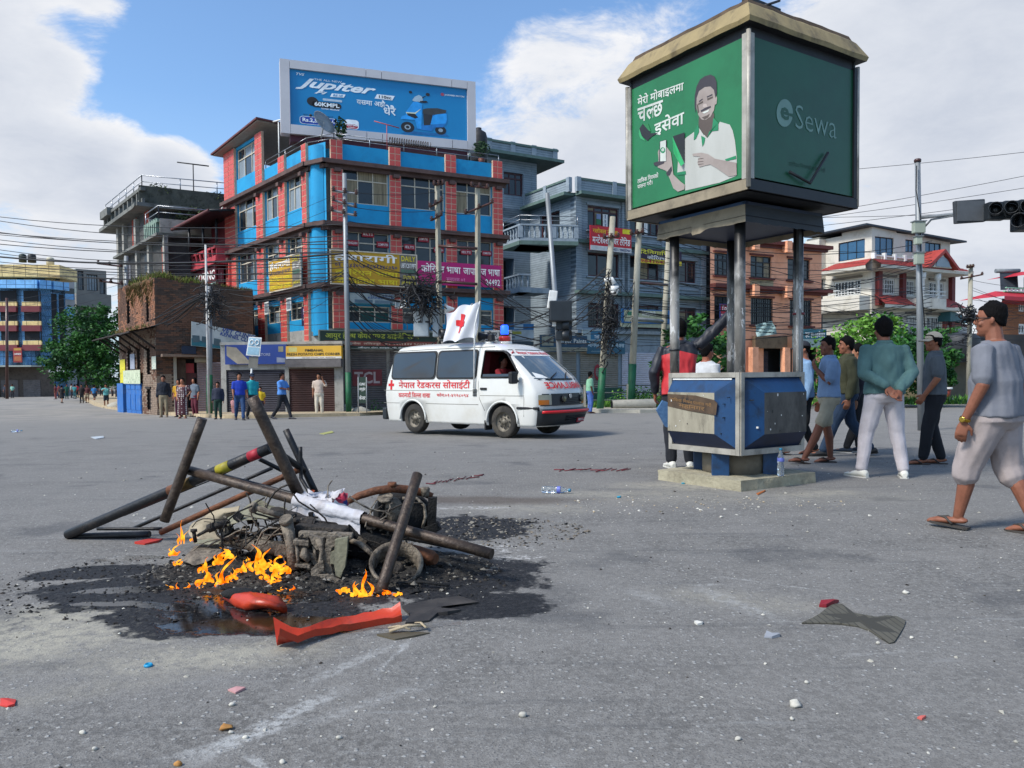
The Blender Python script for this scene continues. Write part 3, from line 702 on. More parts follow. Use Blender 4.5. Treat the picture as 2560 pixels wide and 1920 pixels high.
for x0,y0,x1,y1,s,lab in((472,590,588,655,'IELTS','red IELTS poster in the upper middle pane of the first bay window'),(335,675,440,735,'ENGLISH','red ENGLISH poster in the left pane beside the grey street pole'),(612,690,735,755,'COMPUTER','red COMPUTER poster right pane of the first bay above the yellow sign'),(1003,640,1105,700,'COMPUTER','dim red COMPUTER poster high in the second bay window'),(868,715,975,775,'IELTS','red IELTS poster left pane of the second bay above DAILY'),(1150,745,1250,800,'ENGLISH','red ENGLISH poster half hidden by the square concrete pole'),(1405,765,1510,820,'IELTS','red IELTS poster left pane of the third bay over the magenta banner'),(1605,778,1700,830,'COMPUTER','red COMPUTER poster last window pane on the right over the magenta banner')):
 poster(FR,zK(x0,y0),zK(x1,y1),s,RED,WLET,lab,o=-.05)
ylet=[('हंबारागी',.02,.66,.56,.95,WLET),('०१ ५५५०५४४ ९८४१३४६०६०',.03,.50,.60,.64,NAVY),('कोरियन भाषा',.03,.26,.62,.48,YEL),('जापानिज भाषा',.03,.02,.62,.24,YEL)]
r=FR.rect(zK(70,770),zK(960,1080));r=(.02,L2+.02,FR.pix(*zK(958,900))[0],FR.pix(*zK(70,775))[1])
OCH=mat('ochre_sign_sheet','#b58a17','#c69a1c',sc=.8,rough=.6,dirt='#8e6f1a',damt=.3)
signboard('shop_sign',FR,(r[0],r[1],r[2],r[3]),'long yellow language school banner with DAILY list beside the pole',OCH,[('हंबारागी',.03,.66,.76,.95,WLET),('०१ ५५४३०५४ ९८४१३४८०६०',.05,.50,.76,.62,NAVY),('कोरियन भाषा',.05,.28,.77,.47,YEL),('जापानिज भाषा',.05,.05,.77,.24,YEL),('DAILY',.81,.78,.98,.94,YEL),('UBT/CBT/PBT',.805,.58,.985,.72,WLET),('EDUCATION',.81,.42,.98,.53,GRN),('STUDY IN',.83,.24,.97,.35,YEL),('JAPAN KOREA',.81,.06,.98,.18,YEL)],o=.4,border=CREAM,quads=[(.79,0,1,1,GREY7)])
r2=(FL.pix(*zB(452,300))[0],L2+.02,FL.L-.02,r[3])
signboard('shop_sign',FL,r2,'yellow language school banner on the left face below the blue wall',OCH,[('हंबारागी',.03,.66,.70,.95,WLET),('०१ ५५४३०५४ ९८४१',.03,.50,.70,.62,NAVY),('कोरियन भाषा',.03,.28,.72,.47,YEL),('जापानिज भाषा',.03,.05,.72,.24,YEL),('DAILY',.77,.78,.98,.94,YEL),('UBT/CBT',.77,.58,.985,.72,WLET),('EDUCATION',.77,.40,.98,.52,GRN),('JAPAN',.77,.06,.98,.20,YEL)],o=.4,border=CREAM,quads=[(.75,0,1,1,GREY7)])
r3=(FR.pix(*zK(962,900))[0],FR.pix(*zK(1740,1140))[1],FR.pix(*zK(1745,1000))[0],FR.pix(*zK(962,885))[1])
signboard('shop_sign',FR,r3,'magenta banner for Korean and Japanese classes ending in 24492',mat('magenta_sheet','#a30f60','#b8166d',rough=.6,sc=1),[('कोरियन भाषा',.04,.52,.50,.92,WLET),('जापानिज भाषा',.53,.52,.98,.92,WLET),('सम्पर्क ०१',.33,.12,.55,.34,flat('#d77aa8')),('24492',.80,.08,.98,.36,WLET)],o=.42)
r4=(FR.pix(*zB(965,400))[0],FR.pix(*zB(965,525))[1],FR.pix(*zB(1290,500))[0],L2-.30)
signboard('shop_sign',FR,r4,'grimy white vet clinic kennel club banner under the yellow sign',mat('grimy_white_sheet','#9aa5a2','#b6bfbd',sc=3,rough=.7,dirt='#6c7a7a',damt=.6),[('VET CLINIC',.44,.74,.98,.96,NAVY),('KENNEL CLUB',.40,.52,.98,.72,flat('#1b4f8c'))],o=.14,quads=[(0,0,1,.10,flat('#1f6f78')),(.1,.12,.5,.42,flat('#5d7480')),(.55,.12,.95,.4,flat('#6b7f8a'))])
DKG=mat('dark_green_sheet','#1c2f25','#253a2c',rough=.6,sc=1)
za,zb=FR.pix(*zB(735,716))[1],FR.pix(*zB(930,852))[1]
r5=(FR.pix(*zB(735,800))[0],zb,FR.pix(*zB(1740,800))[0],za)
signboard('shop_sign',FR,r5,'dark green ayurvedic health care sign with olive Devanagari letters',DKG,[('आयुर हेल~थ केयर एण~ड डाईजेस~टिभ',.04,.48,.70,.92,flat('#9fa83a')),('सातदोबाटो चोक  ललितपुर   ०१ ५५५१३३४ ९८०३६०९५२१',.06,.20,.86,.38,flat('#d3b8a0')),('जीर्ण रोग सम्बन्धी सेवा',.26,.02,.6,.12,WLET)],o=.30,th=.12,border=flat('#6d7468'),quads=[(.03,.17,.9,.43,flat('#7c3d33'))])
ps=FL.rect(zB(625,545),zB(708,685));pq=Face(FL.P(ps[0],0,.5).to_2d(),FL.P(ps[0],0,.5).to_2d()+Vector((1.2,.1)))
a0,z0=pq.pix(*zB(625,685));a1,z1=pq.pix(*zB(708,545))
signboard('hanging_sign',pq,(a0,z0,a1,z1),'purple IMAGE VET CLINIC sign projecting from the coral column',flat('#231747'),[('IMAGE',.2,.42,.85,.54,WLET),('VET CLINIC',.1,.28,.92,.39,WLET),('small animal',.2,.14,.8,.2,flat('#a9a6c4'))],o=0,th=.06,quads=[(.15,.60,.8,.9,flat('#c9c5d8'))])
SHUT=mat('brown_shutter','#3a211d','#4b2c26',rough=.6,sc=2,dirt='#2b1a17',damt=.5)
SHUTG=mat('grey_shutter','#55504f','#6b6563',rough=.6,sc=2,dirt='#3a3534',damt=.5)
SHUTD=mat('slate_shutter','#2b2a33','#3a3843',rough=.6,sc=2,dirt='#222028',damt=.5)
Fs=Face(ptx(zB(70,0)[0],33.0),ptx(zB(925,0)[0],32.6))
zt=Fs.pix(*zB(500,815))[1];zg=-.36
sh=thing('shop_row','low row of shuttered shops built against the blue building','building',Fs.P(0,zg))
w_=MB();ops=[Fs.rect(zB(80,1345),zB(500,1000)),Fs.rect(zB(535,1312),zB(860,990))]
ops=[(o[0],zg-.1,o[2],o[3])for o in ops]
Fs.wall(w_,-.2,zg-.3,Fs.L,zt-.02,ops,.18,PLAST,PLAST);Fs.box(w_,-.2,zt-.02,Fs.L,zt+.1,-2.2,.05,PLAST);w_.build('wall',parent=sh)
so_=[shutter(Fs,(o[0],o[1]+.1,o[2],o[3]),sh,mm,o=-.08)for o,mm in zip(ops,(SHUTD,SHUT))]
so_[0]['label']='dark slate shutter';so_[1]['label']='brown shutter'
aw=MB();rA=Fs.rect(zB(525,985),zB(925,925));Fs.prism(aw,[(rA[0],rA[1]),(rA[2],rA[1]),(rA[2],rA[3]),(rA[0],rA[3])],.0,.35,SHUTG);aw.build('awning',parent=sh)
rb=Fs.rect(zB(80,965),zB(523,818));NB=mat('navy_sign_sheet','#132f70','#193a86',rough=.5,sc=1)
tt=signboard('shop_sign',Fs,rb,'navy blue store sign with torn beige patch and word STORE',NB,[('STORE',.56,.42,.74,.56,flat('#8f96b0'))],o=.08,th=.1,quads=[])
mb=MB();W,H=rb[2]-rb[0],rb[3]-rb[1]
mb.add([Fs.P(rb[0]+u*W,rb[1]+v*H,.185)for u,v in((.03,.93),(.19,.86),(.4,.16),(.42,.03),(.2,.03),(.03,.45))],[(0,1,2,3,4,5)][::-1],flat('#8a8172'))
mb.add([Fs.P(rb[0]+u*W,rb[1]+v*H,.185)for u,v in((.87,.62),(.95,.62),(.95,.9),(.87,.9))],[(0,1,2,3)],flat('#7f7a60'));mb.add([Fs.P(rb[0]+u*W,rb[1]+v*H,.185)for u,v in((.84,.08),(.98,.08),(.98,.3),(.84,.35))],[(0,1,2,3)],flat('#7c8193'));mb.build('torn_patch',parent=tt)
rc=Fs.rect(zB(527,925),zB(925,828))
signboard('shop_sign',Fs,rc,'yellow potato chips corner sign over the brown shutter',mat('chips_yellow','#c9992a','#d8aa35',rough=.5,sc=1),[('PIMBAHAL',.35,.56,.68,.76,BLK),('FRESH POTATO CHIPS CORNER',.02,.26,.98,.46,BLK),('social media and delivery',.3,.05,.9,.12,flat('#6b2a1a'))],o=.06,th=.22,quads=[(0,0,1,.17,flat('#c9c6bd')),(.05,.55,.2,.9,flat('#b9b06a'))])
z1s=zb-.06
for k,(x0,x1,mm)in enumerate(((935,1235,SHUTG),(1260,1500,SHUTG),(1520,1740,SHUTG))):
 a0=FR.pix(*zB(x0,950))[0];a1=FR.pix(*zB(x1,950))[0]
 s_=shutter(FR,(a0,gbase+.3,a1,z1s),bb,mm,o=.1,ribs=.1);
Rr=FR.rect(zB(988,1120),zB(1200,1000));mb=MB();FR.box(mb,Rr[0],Rr[1],Rr[2],Rr[3],.125,.135,flat('#6b1f26'));mb.build('painted_logo',parent=bb)
mb=MB();letter(mb,'TCL',lambda a,z:FR.P(a,z,.14),(Rr[0]+.08,Rr[1]+.1,Rr[2]-.1,Rr[3]-.1),flat('#a99'[1:]and '#a89896'),.8);mb.build('lettering',parent=bb)
FB0=Face(ptx(zR(55,0)[0],35.2),ptx(zR(2120,0)[0],35.2))
A_=ptx(zR(62,0)[0],35.0)
B_=along(A_,(2.9,1),zR(2112,0)[0]);FB=Face(A_,B_)
za0,zb0=FB.pix(*zR(70,62))[1],FB.pix(*zR(80,838))[1]
za1,zb1=FB.pix(*zR(2105,168))[1],FB.pix(*zR(2120,905))[1]
print('billboard',za0,za1,zb0,zb1,FB.L)
ztop,zbot=(za0+za1)/2,(zb0+zb1)/2
bt=thing('billboard','large rooftop billboard advertising a blue scooter','billboard',FB.P(FB.L/2,zbot))
W,H=FB.L,ztop-zbot
BBM=mat('billboard_sheet','#0878ae','#0a80b8',sc=.3,rough=.45);BFM=mat('billboard_rim','#b5b2b4','#c6c3c4',rough=.5,metal=.1,sc=.6)
mb=MB();FB.box(mb,.1,zbot+.1,W-.1,ztop-.1,-.5,-.12,BBM);mb.build('poster_sheet',parent=bt)
mw,mh=.045*W,.115*H
for k,(a0,z0,a1,z1)in enumerate(((0,zbot,mw,ztop),(W-mw,zbot,W,ztop))):
 mb=MB();FB.box(mb,a0,z0,a1,z1,-.55,0,BFM);mb.build('rim',parent=bt)
for z0,z1 in((zbot,zbot+mh*1.1),(ztop-mh,ztop)):
 cuts=[mw,.42*W,.50*W,.87*W,W-mw]
 for i in range(4):mb=MB();FB.box(mb,cuts[i]+.012,z0+.004,cuts[i+1]-.012,z1-.004,-.54,-.004,BFM);mb.build('rim_panel',parent=bt)
mb=MB();FB.box(mb,mw,zbot-.28,W-.3,zbot-.003,-.9,-.2,flat('#4a1626'))
for f in(.12,.35,.6,.88):mb.tube([FB.P(W*f,zbot-.2,-.5),FB.P(W*f,L4+.1,-.6)],.06,8,flat('#5a1c2a'))
mb.build('support',parent=bt)
def bp_(u,v,o=-.112):return FB.P(mw+u*(W-2*mw),zbot+mh+(v)*(H-2*mh),o)
def bl(s,x0,y0,x1,y1,m,bold=.5,shear=0,o=-.105):
 mb=MB();letter(mb,s,lambda a,z:bp_(a,z,o),(x0,y0,x1,y1),m,bold,shear);mb.build('lettering',parent=bt)
WB=flat('#dfe6ea')
def bq(pts,m,name='printed_area',o=-.11):mb=MB();mb.add([bp_(u,v,o)for u,v in pts],[list(range(len(pts)))],m);mb.build(name,parent=bt)
bl('TVS',.035,.905,.08,.95,WB,.9,.3);bl('THE ALL NEW',.13,.85,.28,.885,WB,.2)
bl('Jupiter',.03,.66,.47,.87,WB,1.1,.45);bl('Fi',.13,.615,.2,.665,WB,1,.4)
bq([(.215,.585),(.29,.595),(.3,.655),(.225,.65)],WB);bl('BS-VI',.23,.6,.285,.64,BBM,.8,.3)
bq([(.46,.64),(.56,.64),(.575,.725),(.475,.725)],WB);bl('110cc',.485,.655,.555,.71,BLK,.9)
def rrect(x0,y0,x1,y1,r=.02,ry=None,n=4):
 ry=ry or r*2.2;P_=[]
 for cx,cy,a in((x1-r,y0+ry,-90),(x1-r,y1-ry,0),(x0+r,y1-ry,90),(x0+r,y0+ry,180)):
  for i in range(n+1):t=R(a+90*i/n);P_.append((cx+r*math.cos(t),cy+ry*math.sin(t)))
 return P_
bq(rrect(.115,.375,.275,.48,.02),BLK);bq([(.12+.03*math.cos(t/3.0),.47+.08*math.sin(t/3.0))for t in range(0,19)],BLK)
bl('60KMPL',.13,.395,.265,.47,WB,1.2,0,-.1);bl('TESTED MILEAGE',.165,.345,.265,.37,WB,.5,.2,-.1);bq(rrect(.175,.505,.28,.545,.005),flat('#a9bccb'))
bq(rrect(.05,.055,.25,.195,.02),WB,o=-.1105);bq(rrect(.053,.063,.247,.187,.018),flat('#123a94'),o=-.107);bl('Rs.2,57,900/-',.065,.085,.24,.165,WB,1,0,-.1)
bl('BEST PRICE IN ITS SEGMENT',.07,.205,.23,.235,flat('#07486f'),.3)
bq(rrect(.29,.04,.37,.21,.02),WB,o=-.1105);bq(rrect(.295,.05,.365,.13,.018),flat('#a81f30'),o=-.107);bl('LIFETIME',.298,.095,.362,.125,WB,.8,0,-.1);bl('WARRANTY',.31,.06,.35,.08,WB,.5,0,-.1)
bl('यसमा अझै',.36,.49,.52,.62,WB,.9);bl('धेरै',.51,.36,.58,.55,WB,1.2)
bl('JAGDAMBA MOTORS',.865,.83,.985,.87,WB,.7,.1);bq([(.853+.011*math.cos(t/8*6.28),.855+.03*math.sin(t/8*6.28))for t in range(8)],flat('#b5485c'))
def sp(poly,m,o):bq([(.60+u*.30,.03+v*.86)for u,v in poly],m,'printed_scooter',o)
def circ(cx,cy,r,n=18,k=2.1):return[(cx+r*math.cos(6.2832*i/n),cy+r*k*.42*math.sin(6.2832*i/n))for i in range(n)]
LB=flat('#1c93dd');LB2=flat('#0f6fb4');TY=flat('#1b1d22');SEAT=flat('#35383a');RIMC=flat('#8fa2ad')
sp([(.02,.02),(.98,.05),(.9,.1),(.2,.09)],flat('#0a5f97'),-.111)
sp(circ(.155,.17,.13),TY,-.1100);sp(circ(.155,.17,.06),RIMC,-.1088);sp(circ(.155,.17,.035),TY,-.1080)
sp(circ(.80,.17,.11),TY,-.1100);sp(circ(.80,.17,.045),RIMC,-.1088)
sp([(.30,.15),(.62,.13),(.68,.22),(.85,.24),(.93,.36),(.92,.52),(.78,.55),(.52,.50),(.50,.30),(.42,.24)],LB2,-.1085)
sp([(.60,.27),(.90,.33),(.93,.42),(.92,.54),(.78,.57),(.64,.45)],LB,-.1065)
sp([(.47,.24),(.64,.27),(.64,.50),(.46,.50)],flat('#23262c'),-.1075)
sp([(.45,.50),(.62,.48),(.90,.55),(.92,.62),(.74,.645),(.54,.62),(.46,.59)],SEAT,-.1055)
sp([(.05,.34),(.16,.43),(.28,.40),(.30,.33),(.34,.16),(.42,.16),(.44,.70),(.34,.74),(.27,.73),(.13,.50),(.12,.42),(.05,.36)],LB,-.1070)
sp([(.02,.33),(.30,.34),(.27,.42),(.14,.43),(.05,.40)],LB,-.1050)
sp([(.12,.49),(.30,.50),(.42,.60),(.40,.57),(.30,.46),(.15,.44)],flat('#c9d3b8'),-.1045);sp([(.14,.47),(.30,.47),(.36,.40),(.30,.37),(.16,.42)],TY,-.1040)
sp([(.25,.76),(.30,.84),(.38,.89),(.44,.86),(.46,.78),(.40,.74),(.28,.74)],flat('#9fb6c4'),-.1050);sp([(.40,.76),(.52,.78),(.56,.75),(.50,.73),(.40,.73)],TY,-.1045)
sp(circ(.22,.93,.032),TY,-.1050);sp(circ(.555,.92,.04),flat('#2a2422'),-.1050);sp([(.44,.82),(.50,.86),(.52,.89),(.50,.88),(.43,.84)],TY,-.1056)
dm=flat('#8b8f8f',.5)
t=thing('satellite_dish','grey satellite dish on the corner parapet under the billboard','satellite dish',FR.P(-.2,PAR+.1,.1));mb=MB();q=FR.P(-.1,PAR+.75,.25)
mb.lathe([(.02,-.16),(.3,-.1),(.55,.02),(.56,.03),(.3,-.085),(.02,-.14)],q,20,dm,axis=(.75,-.45,.45));mb.build('dish',parent=t);mb=MB();mb.tube([q,FR.P(-.2,PAR+.1,.1)],.03,6,dm);mb.tube([q,q+Vector((-.5,-.3,.2))],.012,5,dm);mb.ell(q+Vector((-.5,-.3,.2)),(.06,.06,.06),8,5,BLK);mb.build('arm',parent=t)
LEAFC=mat('conifer_leaves','#17301c','#2a4a28',sc=9,rough=.9)
def leafball(mb,c,rad,n,size,m,seed=1,hollow=.55,stretch=(1,1,1),shape=None):
 rr_=random.Random(seed)
 for _ in range(n):
  while True:
   v=Vector((rr_.uniform(-1,1),rr_.uniform(-1,1),rr_.uniform(-1,1)))
   if hollow**2<v.length_squared<1:break
  p=Vector(c)+Vector((v.x*rad[0],v.y*rad[1],v.z*rad[2]));s_=size*rr_.uniform(.6,1.3)
  a=Vector((rr_.uniform(-1,1),rr_.uniform(-1,1),rr_.uniform(-.6,.6))).normalized();b=a.cross(Vector((rr_.uniform(-1,1),rr_.uniform(-1,1),rr_.uniform(-1,1)))).normalized()
  mb.add([p-a*s_*.5,p+b*s_*.28,p+a*s_*.6,p-b*s_*.28],[(0,1,2,3)],m)
for k,(a,h,w_,lab)in enumerate(((.75,.95,.30,'small dark conifer shrub on the parapet beside the satellite dish'),(FR.L-.9,.75,.45,'scraggly green plant at the right end of the blue parapet'))):
 t=thing('potted_plant',lab,'plant',FR.P(a,PAR,-.3));mb=MB();mb.lathe([(.12,0),(.17,.25),(.15,.25)],FR.P(a,PAR,-.3),10,flat('#6a3a2c'));mb.build('pot',parent=t)
 mb=MB();leafball(mb,FR.P(a,PAR+.35+h/2,-.3),(w_,w_,h/2),260,.14,LEAFC,k+3,0);mb.build('foliage',parent=t)
t=thing('tv_aerial','small pink painted aerial standing on the roof below the billboard','aerial',FR.P(FR.pix(*zA(1245,690))[0],PAR,0));mb=MB();p=FR.P(FR.pix(*zA(1245,690))[0],PAR,0);pk=flat('#9c4a50');mb.tube([p,p+Vector((0,0,1.15))],.02,6,pk);mb.tube([p+Vector((-.55,-.1,1.25)),p+Vector((.55,.1,1.0))],.025,6,pk);mb.build('mast',parent=t)
t=thing('water_tank','black water tank behind the right end of the billboard','water tank',FR.P(FR.L-.8,L4,-3));mb=MB();mb.lathe([(.4,0),(.45,.1),(.45,1.3),(.38,1.55),(.15,1.7),(.15,1.8),(.02,1.8)],FR.P(FR.L+.2,L4+1.7,-3.0),18,flat('#1c1c1f'));mb.build('tank_body',parent=t)
mb=MB();rw=mat('rusty_wire','#4a4038',rough=.7,metal=.5);a0,a1=FR.pix(*zA(1265,690))[0],FR.pix(*zA(1560,700))[0]
mb.tube([FR.P(a0+(a1-a0)*i/120,PAR+.45+.16*math.sin(i*.9),-.05+.16*math.cos(i*.9))for i in range(121)],.018,4,rw);mb.build('razor_wire',label='coil of dark razor wire along the roof rail',cat='wire')
# ================================================================ old brick house on the left
BR1=mat('old_brick','#5d4233','#735341',sc=3,rough=.95,dirt='#3f2e28',damt=.6,dsc=1.5);BR2=mat('dark_brick','#453831','#56473d',sc=3,rough=.95);BR3=mat('orange_brick','#84583f','#9a6a4e',sc=3,rough=.95,dirt='#5b4032',damt=.5)
BR4=mat('pale_brick','#7d6a5a','#938070',sc=3,rough=.95);MORT=mat('mud_mortar','#3d3029','#514238',sc=4,rough=1)
OLDW=mat('old_timber','#241d1a','#332a25',sc=5,rough=.9)
K1=ptx(zJ(467,0)[0],34.2);K2=along(K1,(1.75,1),zJ(1475,0)[0]);K0=along(K1,(-.75,1),zJ(86,0)[0])
KR=Face(K1,K2);KL=Face(K0,K1)
kb=thing('old_brick_house','crumbling two storey brick house with grass growing on its wall tops','building',(K1[0],K1[1],-.4))
kz0=-.7;kt=KR.pix(*zJ(480,128))[1];kt2=KR.pix(*zJ(1470,262))[1];ktl=KL.pix(*zJ(90,235))[1];kev=KL.pix(*zJ(460,640))[1]
print('brick',kt,kt2,ktl,kev,KR.L,KL.L)
def topR(a):return kt+(kt2-kt)*a/KR.L+.10*fnoise((a,0,0),1.3)
def topL(a):return ktl+(kt-ktl)*(a/KL.L)+.10*fnoise((a,3,0),1.3)
hL=[]
for x0,y0,x1,y1 in((153,385,190,610),(352,335,392,590),(160,895,205,1100),(258,880,302,1095),(358,870,405,1150),(362,1290,415,1515)):
 hL.append(KL.rect(zJ(x0,y0),zJ(x1,y1)))
hR=[KR.rect(zJ(655,1500),zJ(890,985)),KR.rect(zJ(722,932),zJ(868,850)),KR.rect(zJ(890,1560),zJ(1125,1020))]
def bricks(F,L,z0,top,holes,seed,cap=None):
 rr_=random.Random(seed);mb=MB();bk=MB();z=z0;row=0;h=.085
 tmin=min(top(0),top(L));F.wall(bk,0,z0,L,tmin-.1,holes,.3,MORT,OLDW)
 F.prism(bk,[(0,tmin-.1),(L,tmin-.1)]+[(L*(1-i/10),top(L*(1-i/10))-.05)for i in range(11)],-.3,0,MORT)
 while z<max(top(0),top(L)):
  a=-(row%2)*.12
  while a<L:
   b0,b1=max(a,0),min(a+.235,L);a+=.24
   c=(b0+b1)/2
   if b1-b0<.04 or z+h>top(c)or any(q[0]<c<q[2]and q[1]<z+h/2<q[3]for q in holes):continue
   if rr_.random()<.012:continue
   v=fnoise((c,z,seed),.7)+rr_.uniform(-.35,.35);lowpale=(F is KL and z<kev)or(z<1.3)
   m_=(BR4 if v>-.1 else BR1)if lowpale else((BR3 if v>.05 else BR1)if F is KL else(BR1 if v>-.05 else BR2))
   o=rr_.uniform(.008,.03)
   F.box(mb,b0+.004,z+.006,b1-.004,z+h-.006,.001,o,m_)
  z+=h;row+=1
 bk.build('mortar_wall',parent=kb);mb.build('brickwork',parent=kb,kind='stuff')
bricks(KL,KL.L,kz0,topL,hL,3);bricks(KR,KR.L,kz0,topR,hR,5)
core([(KL.P(.2,0,-.35).x,KL.P(.2,0,-.35).y),(KR.P(.1,0,-.35).x,KR.P(.1,0,-.35).y),(KR.P(KR.L,0,-.3).x,KR.P(KR.L,0,-.3).y),(K2[0]-2,K2[1]+4),(K0[0]-.5,K0[1]+3)],kz0,kt2-.4,DARK,'inner_wall',kb)
for h in hL[:5]:
 mb=MB();KL.box(mb,h[0]+.03,h[1],h[0]+.09,h[3],-.2,-.1,OLDW);KL.box(mb,h[2]-.09,h[1],h[2]-.03,h[3],-.2,-.1,OLDW);KL.box(mb,h[0]+.09,h[3]-.1,h[2]-.09,h[3]-.02,-.2,-.1,OLDW);mb.build('window',parent=kb)
for h in hL[2:5]:
 mb=MB();c=(h[0]+h[2])/2;r_=(h[2]-h[0])/2+.05;KL.prism(mb,[(c+r_*math.cos(t),h[3]-.02+.22*math.sin(t))for t in[math.pi*i/8 for i in range(9)]]+[(c-r_*.7,h[3]-.02)]+[(c-r_*.7*math.cos(t),h[3]-.02+.12*math.sin(t))for t in[math.pi*i/6 for i in range(1,6)]]+[(c+r_*.7,h[3]-.02)],.0,.07,BR1);mb.build('window_arch',parent=kb)
h=hL[5];mb=MB();KL.box(mb,h[0],h[1],h[2],h[3],-.2,-.1,OLDW);KL.box(mb,h[0]-.06,h[3],h[2]+.06,h[3]+.09,-.05,.08,OLDW);mb.build('side_door',parent=kb)
mb=MB();n=14
ea=[(KL.P(-.6+(KL.L+.7)*i/n,kev+.04*fnoise((i,0,0),.8),-.02),KL.P(-.9+(KL.L+1.3)*i/n,kev-.28+.08*fnoise((i,5,0),.5),1.15))for i in range(n+1)]
mb.ring_loft([[a for a,b in ea],[b for a,b in ea]],OLDW,cap=False,closed=False);mb.ring_loft([[a-Vector((0,0,.06))for a,b in ea],[b-Vector((0,0,.05))for a,b in ea]],OLDW,cap=False,closed=False);mb.ring_loft([[b for a,b in ea],[b-Vector((0,0,.05))for a,b in ea]],OLDW,cap=False,closed=False)
mb.build('eave',parent=kb)
for i in range(6):mb=MB();a=.1+i*(KL.L-.2)/5;mb.tube([KL.P(a,kev-1.0,.02),KL.P(a-.1,kev-.26,.95)],.05,6,OLDW);mb.build('strut',parent=kb)
GRA=mat('wall_grass','#4f5a22','#76803a',sc=6,rough=1);GRB=mat('dry_grass','#57502f','#7d7145',sc=6,rough=1)
def tuft(mb,p,h,m,n=6,rr_=rnd,lean=.5,w=.02):
 for _ in range(n):
  d=Vector((rr_.uniform(-lean,lean),rr_.uniform(-lean,lean),1)).normalized()*h*rr_.uniform(.5,1.1);s_=Vector((rr_.uniform(-1,1),rr_.uniform(-1,1),0)).normalized()*w
  q=Vector(p)+Vector((rr_.uniform(-.06,.06),rr_.uniform(-.06,.06),0));mb.add([q-s_,q+s_,q+d*.6+s_*.5,q+d+Vector((rr_.uniform(-.1,.1)*h,rr_.uniform(-.1,.1)*h,-.1*h))],[(0,1,2,3)],m)
rg_=random.Random(4);mb=MB()
for i in range(420):
 a=rg_.uniform(0,KR.L);d=fnoise((a,9,0),.8)
 if a>KR.L*.45 and rg_.random()<.45:continue
 p=KR.P(a,topR(a)-.08,rg_.uniform(-.6,.02));tuft(mb,p,rg_.uniform(.15,.45)*(1 if a<KR.L*.5 else.6),GRA if rg_.random()<.6 else GRB,5,rg_)
for i in range(300):
 a=rg_.uniform(KL.L*.35,KL.L);p=KL.P(a,topL(a)-.08,rg_.uniform(-.6,.02));tuft(mb,p,rg_.uniform(.2,.5),GRA if rg_.random()<.6 else GRB,5,rg_)
for i in range(260):
 a=rg_.uniform(KL.L*.3,KL.L*.98);z=topL(a)-rg_.random()**1.5*1.1*(.4+.6*math.sin(a*1.9)**2);p=KL.P(a,z,.03);mb.add([p,p+KL.d*.03,p+KL.d*.02+Vector((0,0,-.3))+KL.n*.08,p+Vector((0,0,-.28))+KL.n*.04],[(0,1,2,3)],GRB)
for i in range(60):
 a=rg_.uniform(0,KL.L);tuft(mb,KL.P(a,kev,rg_.uniform(.0,.5)),.2,GRB,4,rg_)
mb.build('wall_grass',kind='stuff',label='weeds and dry grass along the brick wall tops',cat='grass')
bd=KL.rect(zJ(100,1510),zJ(315,1240));BLD=mat('blue_door_paint','#14589e','#1a68b4',sc=2,rough=.6,dirt='#6f7c86',damt=.4)
t=thing('blue_door','bright blue folding metal doors on the brick house ground floor','door',KL.P(bd[0],bd[1],.1));mb=MB();KL.box(mb,bd[0]-.1,bd[1]-.15,bd[0]+.28*(bd[2]-bd[0]),bd[3],.0,.18,BLD);mb.build('side_panel',parent=t)
x=bd[0]+.33*(bd[2]-bd[0])
for i in range(3):
 w_=(bd[2]-x)/3;mb=MB();KL.box(mb,x+w_*i+.02,bd[1]-.1,x+w_*(i+1)-.02,bd[3]-.06,.02,.07,BLD)
 for q in range(2):KL.box(mb,x+w_*i+.09,bd[1]+.1+q*1.0,x+w_*(i+1)-.09,bd[1]+.85+q*1.0,.07,.09,BLD)
 mb.build('door_leaf',parent=t)
mb=MB();KL.box(mb,x-.04,bd[3]-.055,bd[2]+.05,bd[3]+.03,.02,.12,BLD);mb.build('lintel',parent=t)
def paperon(F,p0,p1,hexc,lab,marks=0,mc='#3b6a4a',o=.04):
 r=F.rect(p0,p1);t=thing('poster',lab,'poster',F.P(r[0],r[1],o));mb=MB();F.box(mb,r[0],r[1],r[2],r[3],o,o+.012,flat(hexc,.7));mb.build('sheet',parent=t);rr_=random.Random(int(r[0]*99)+5)
 if marks:
  mb=MB()
  for i in range(marks):
   a=rr_.uniform(r[0]+.05,r[2]-.15);z=r[1]+(r[3]-r[1])*(.1+.75*((i*7)%5)/5);l_=rr_.uniform(.05,.12);q=o+.014
   mb.add([F.P(a,z,q),F.P(a+l_,z+rr_.uniform(-.03,.03),q),F.P(a+l_*.8,z+.05,q),F.P(a+.02,z+.04,q)],[(0,1,2,3)],flat(mc))
  mb.build('printed_marks',parent=t)
 return t
paperon(KL,zJ(100,1232),zJ(146,988),'#c8bd2a','tall yellow notice left of the brick house windows',12,'#8c8420',.05)
paperon(KL,zJ(152,1240),zJ(325,1097),'#b9c2a6','wide pale printed notice above the blue doors',40,'#5f7d55',.14)
paperon(KL,zJ(203,1092),zJ(245,930),'#8f95a3','pale bluish poster between the two narrow arched windows',8,'#a8a8b8',.05)
paperon(KL,zJ(428,1092),zJ(468,955),'#b3b8a9','small whitish poster by the corner of the brick house',5,'#3d8a8a',.05)
VS=mat('vet_banner_sheet','#a9b0ae','#c2c8c6',sc=2,rough=.7,dirt='#7d8a8a',damt=.5)
t=thing('vet_banner','slanting white VET CLINIC KENNEL CLUB banner on the brick wall','banner',KR.P(KR.pix(*zJ(820,800))[0],2.5,.2));mb=MB()
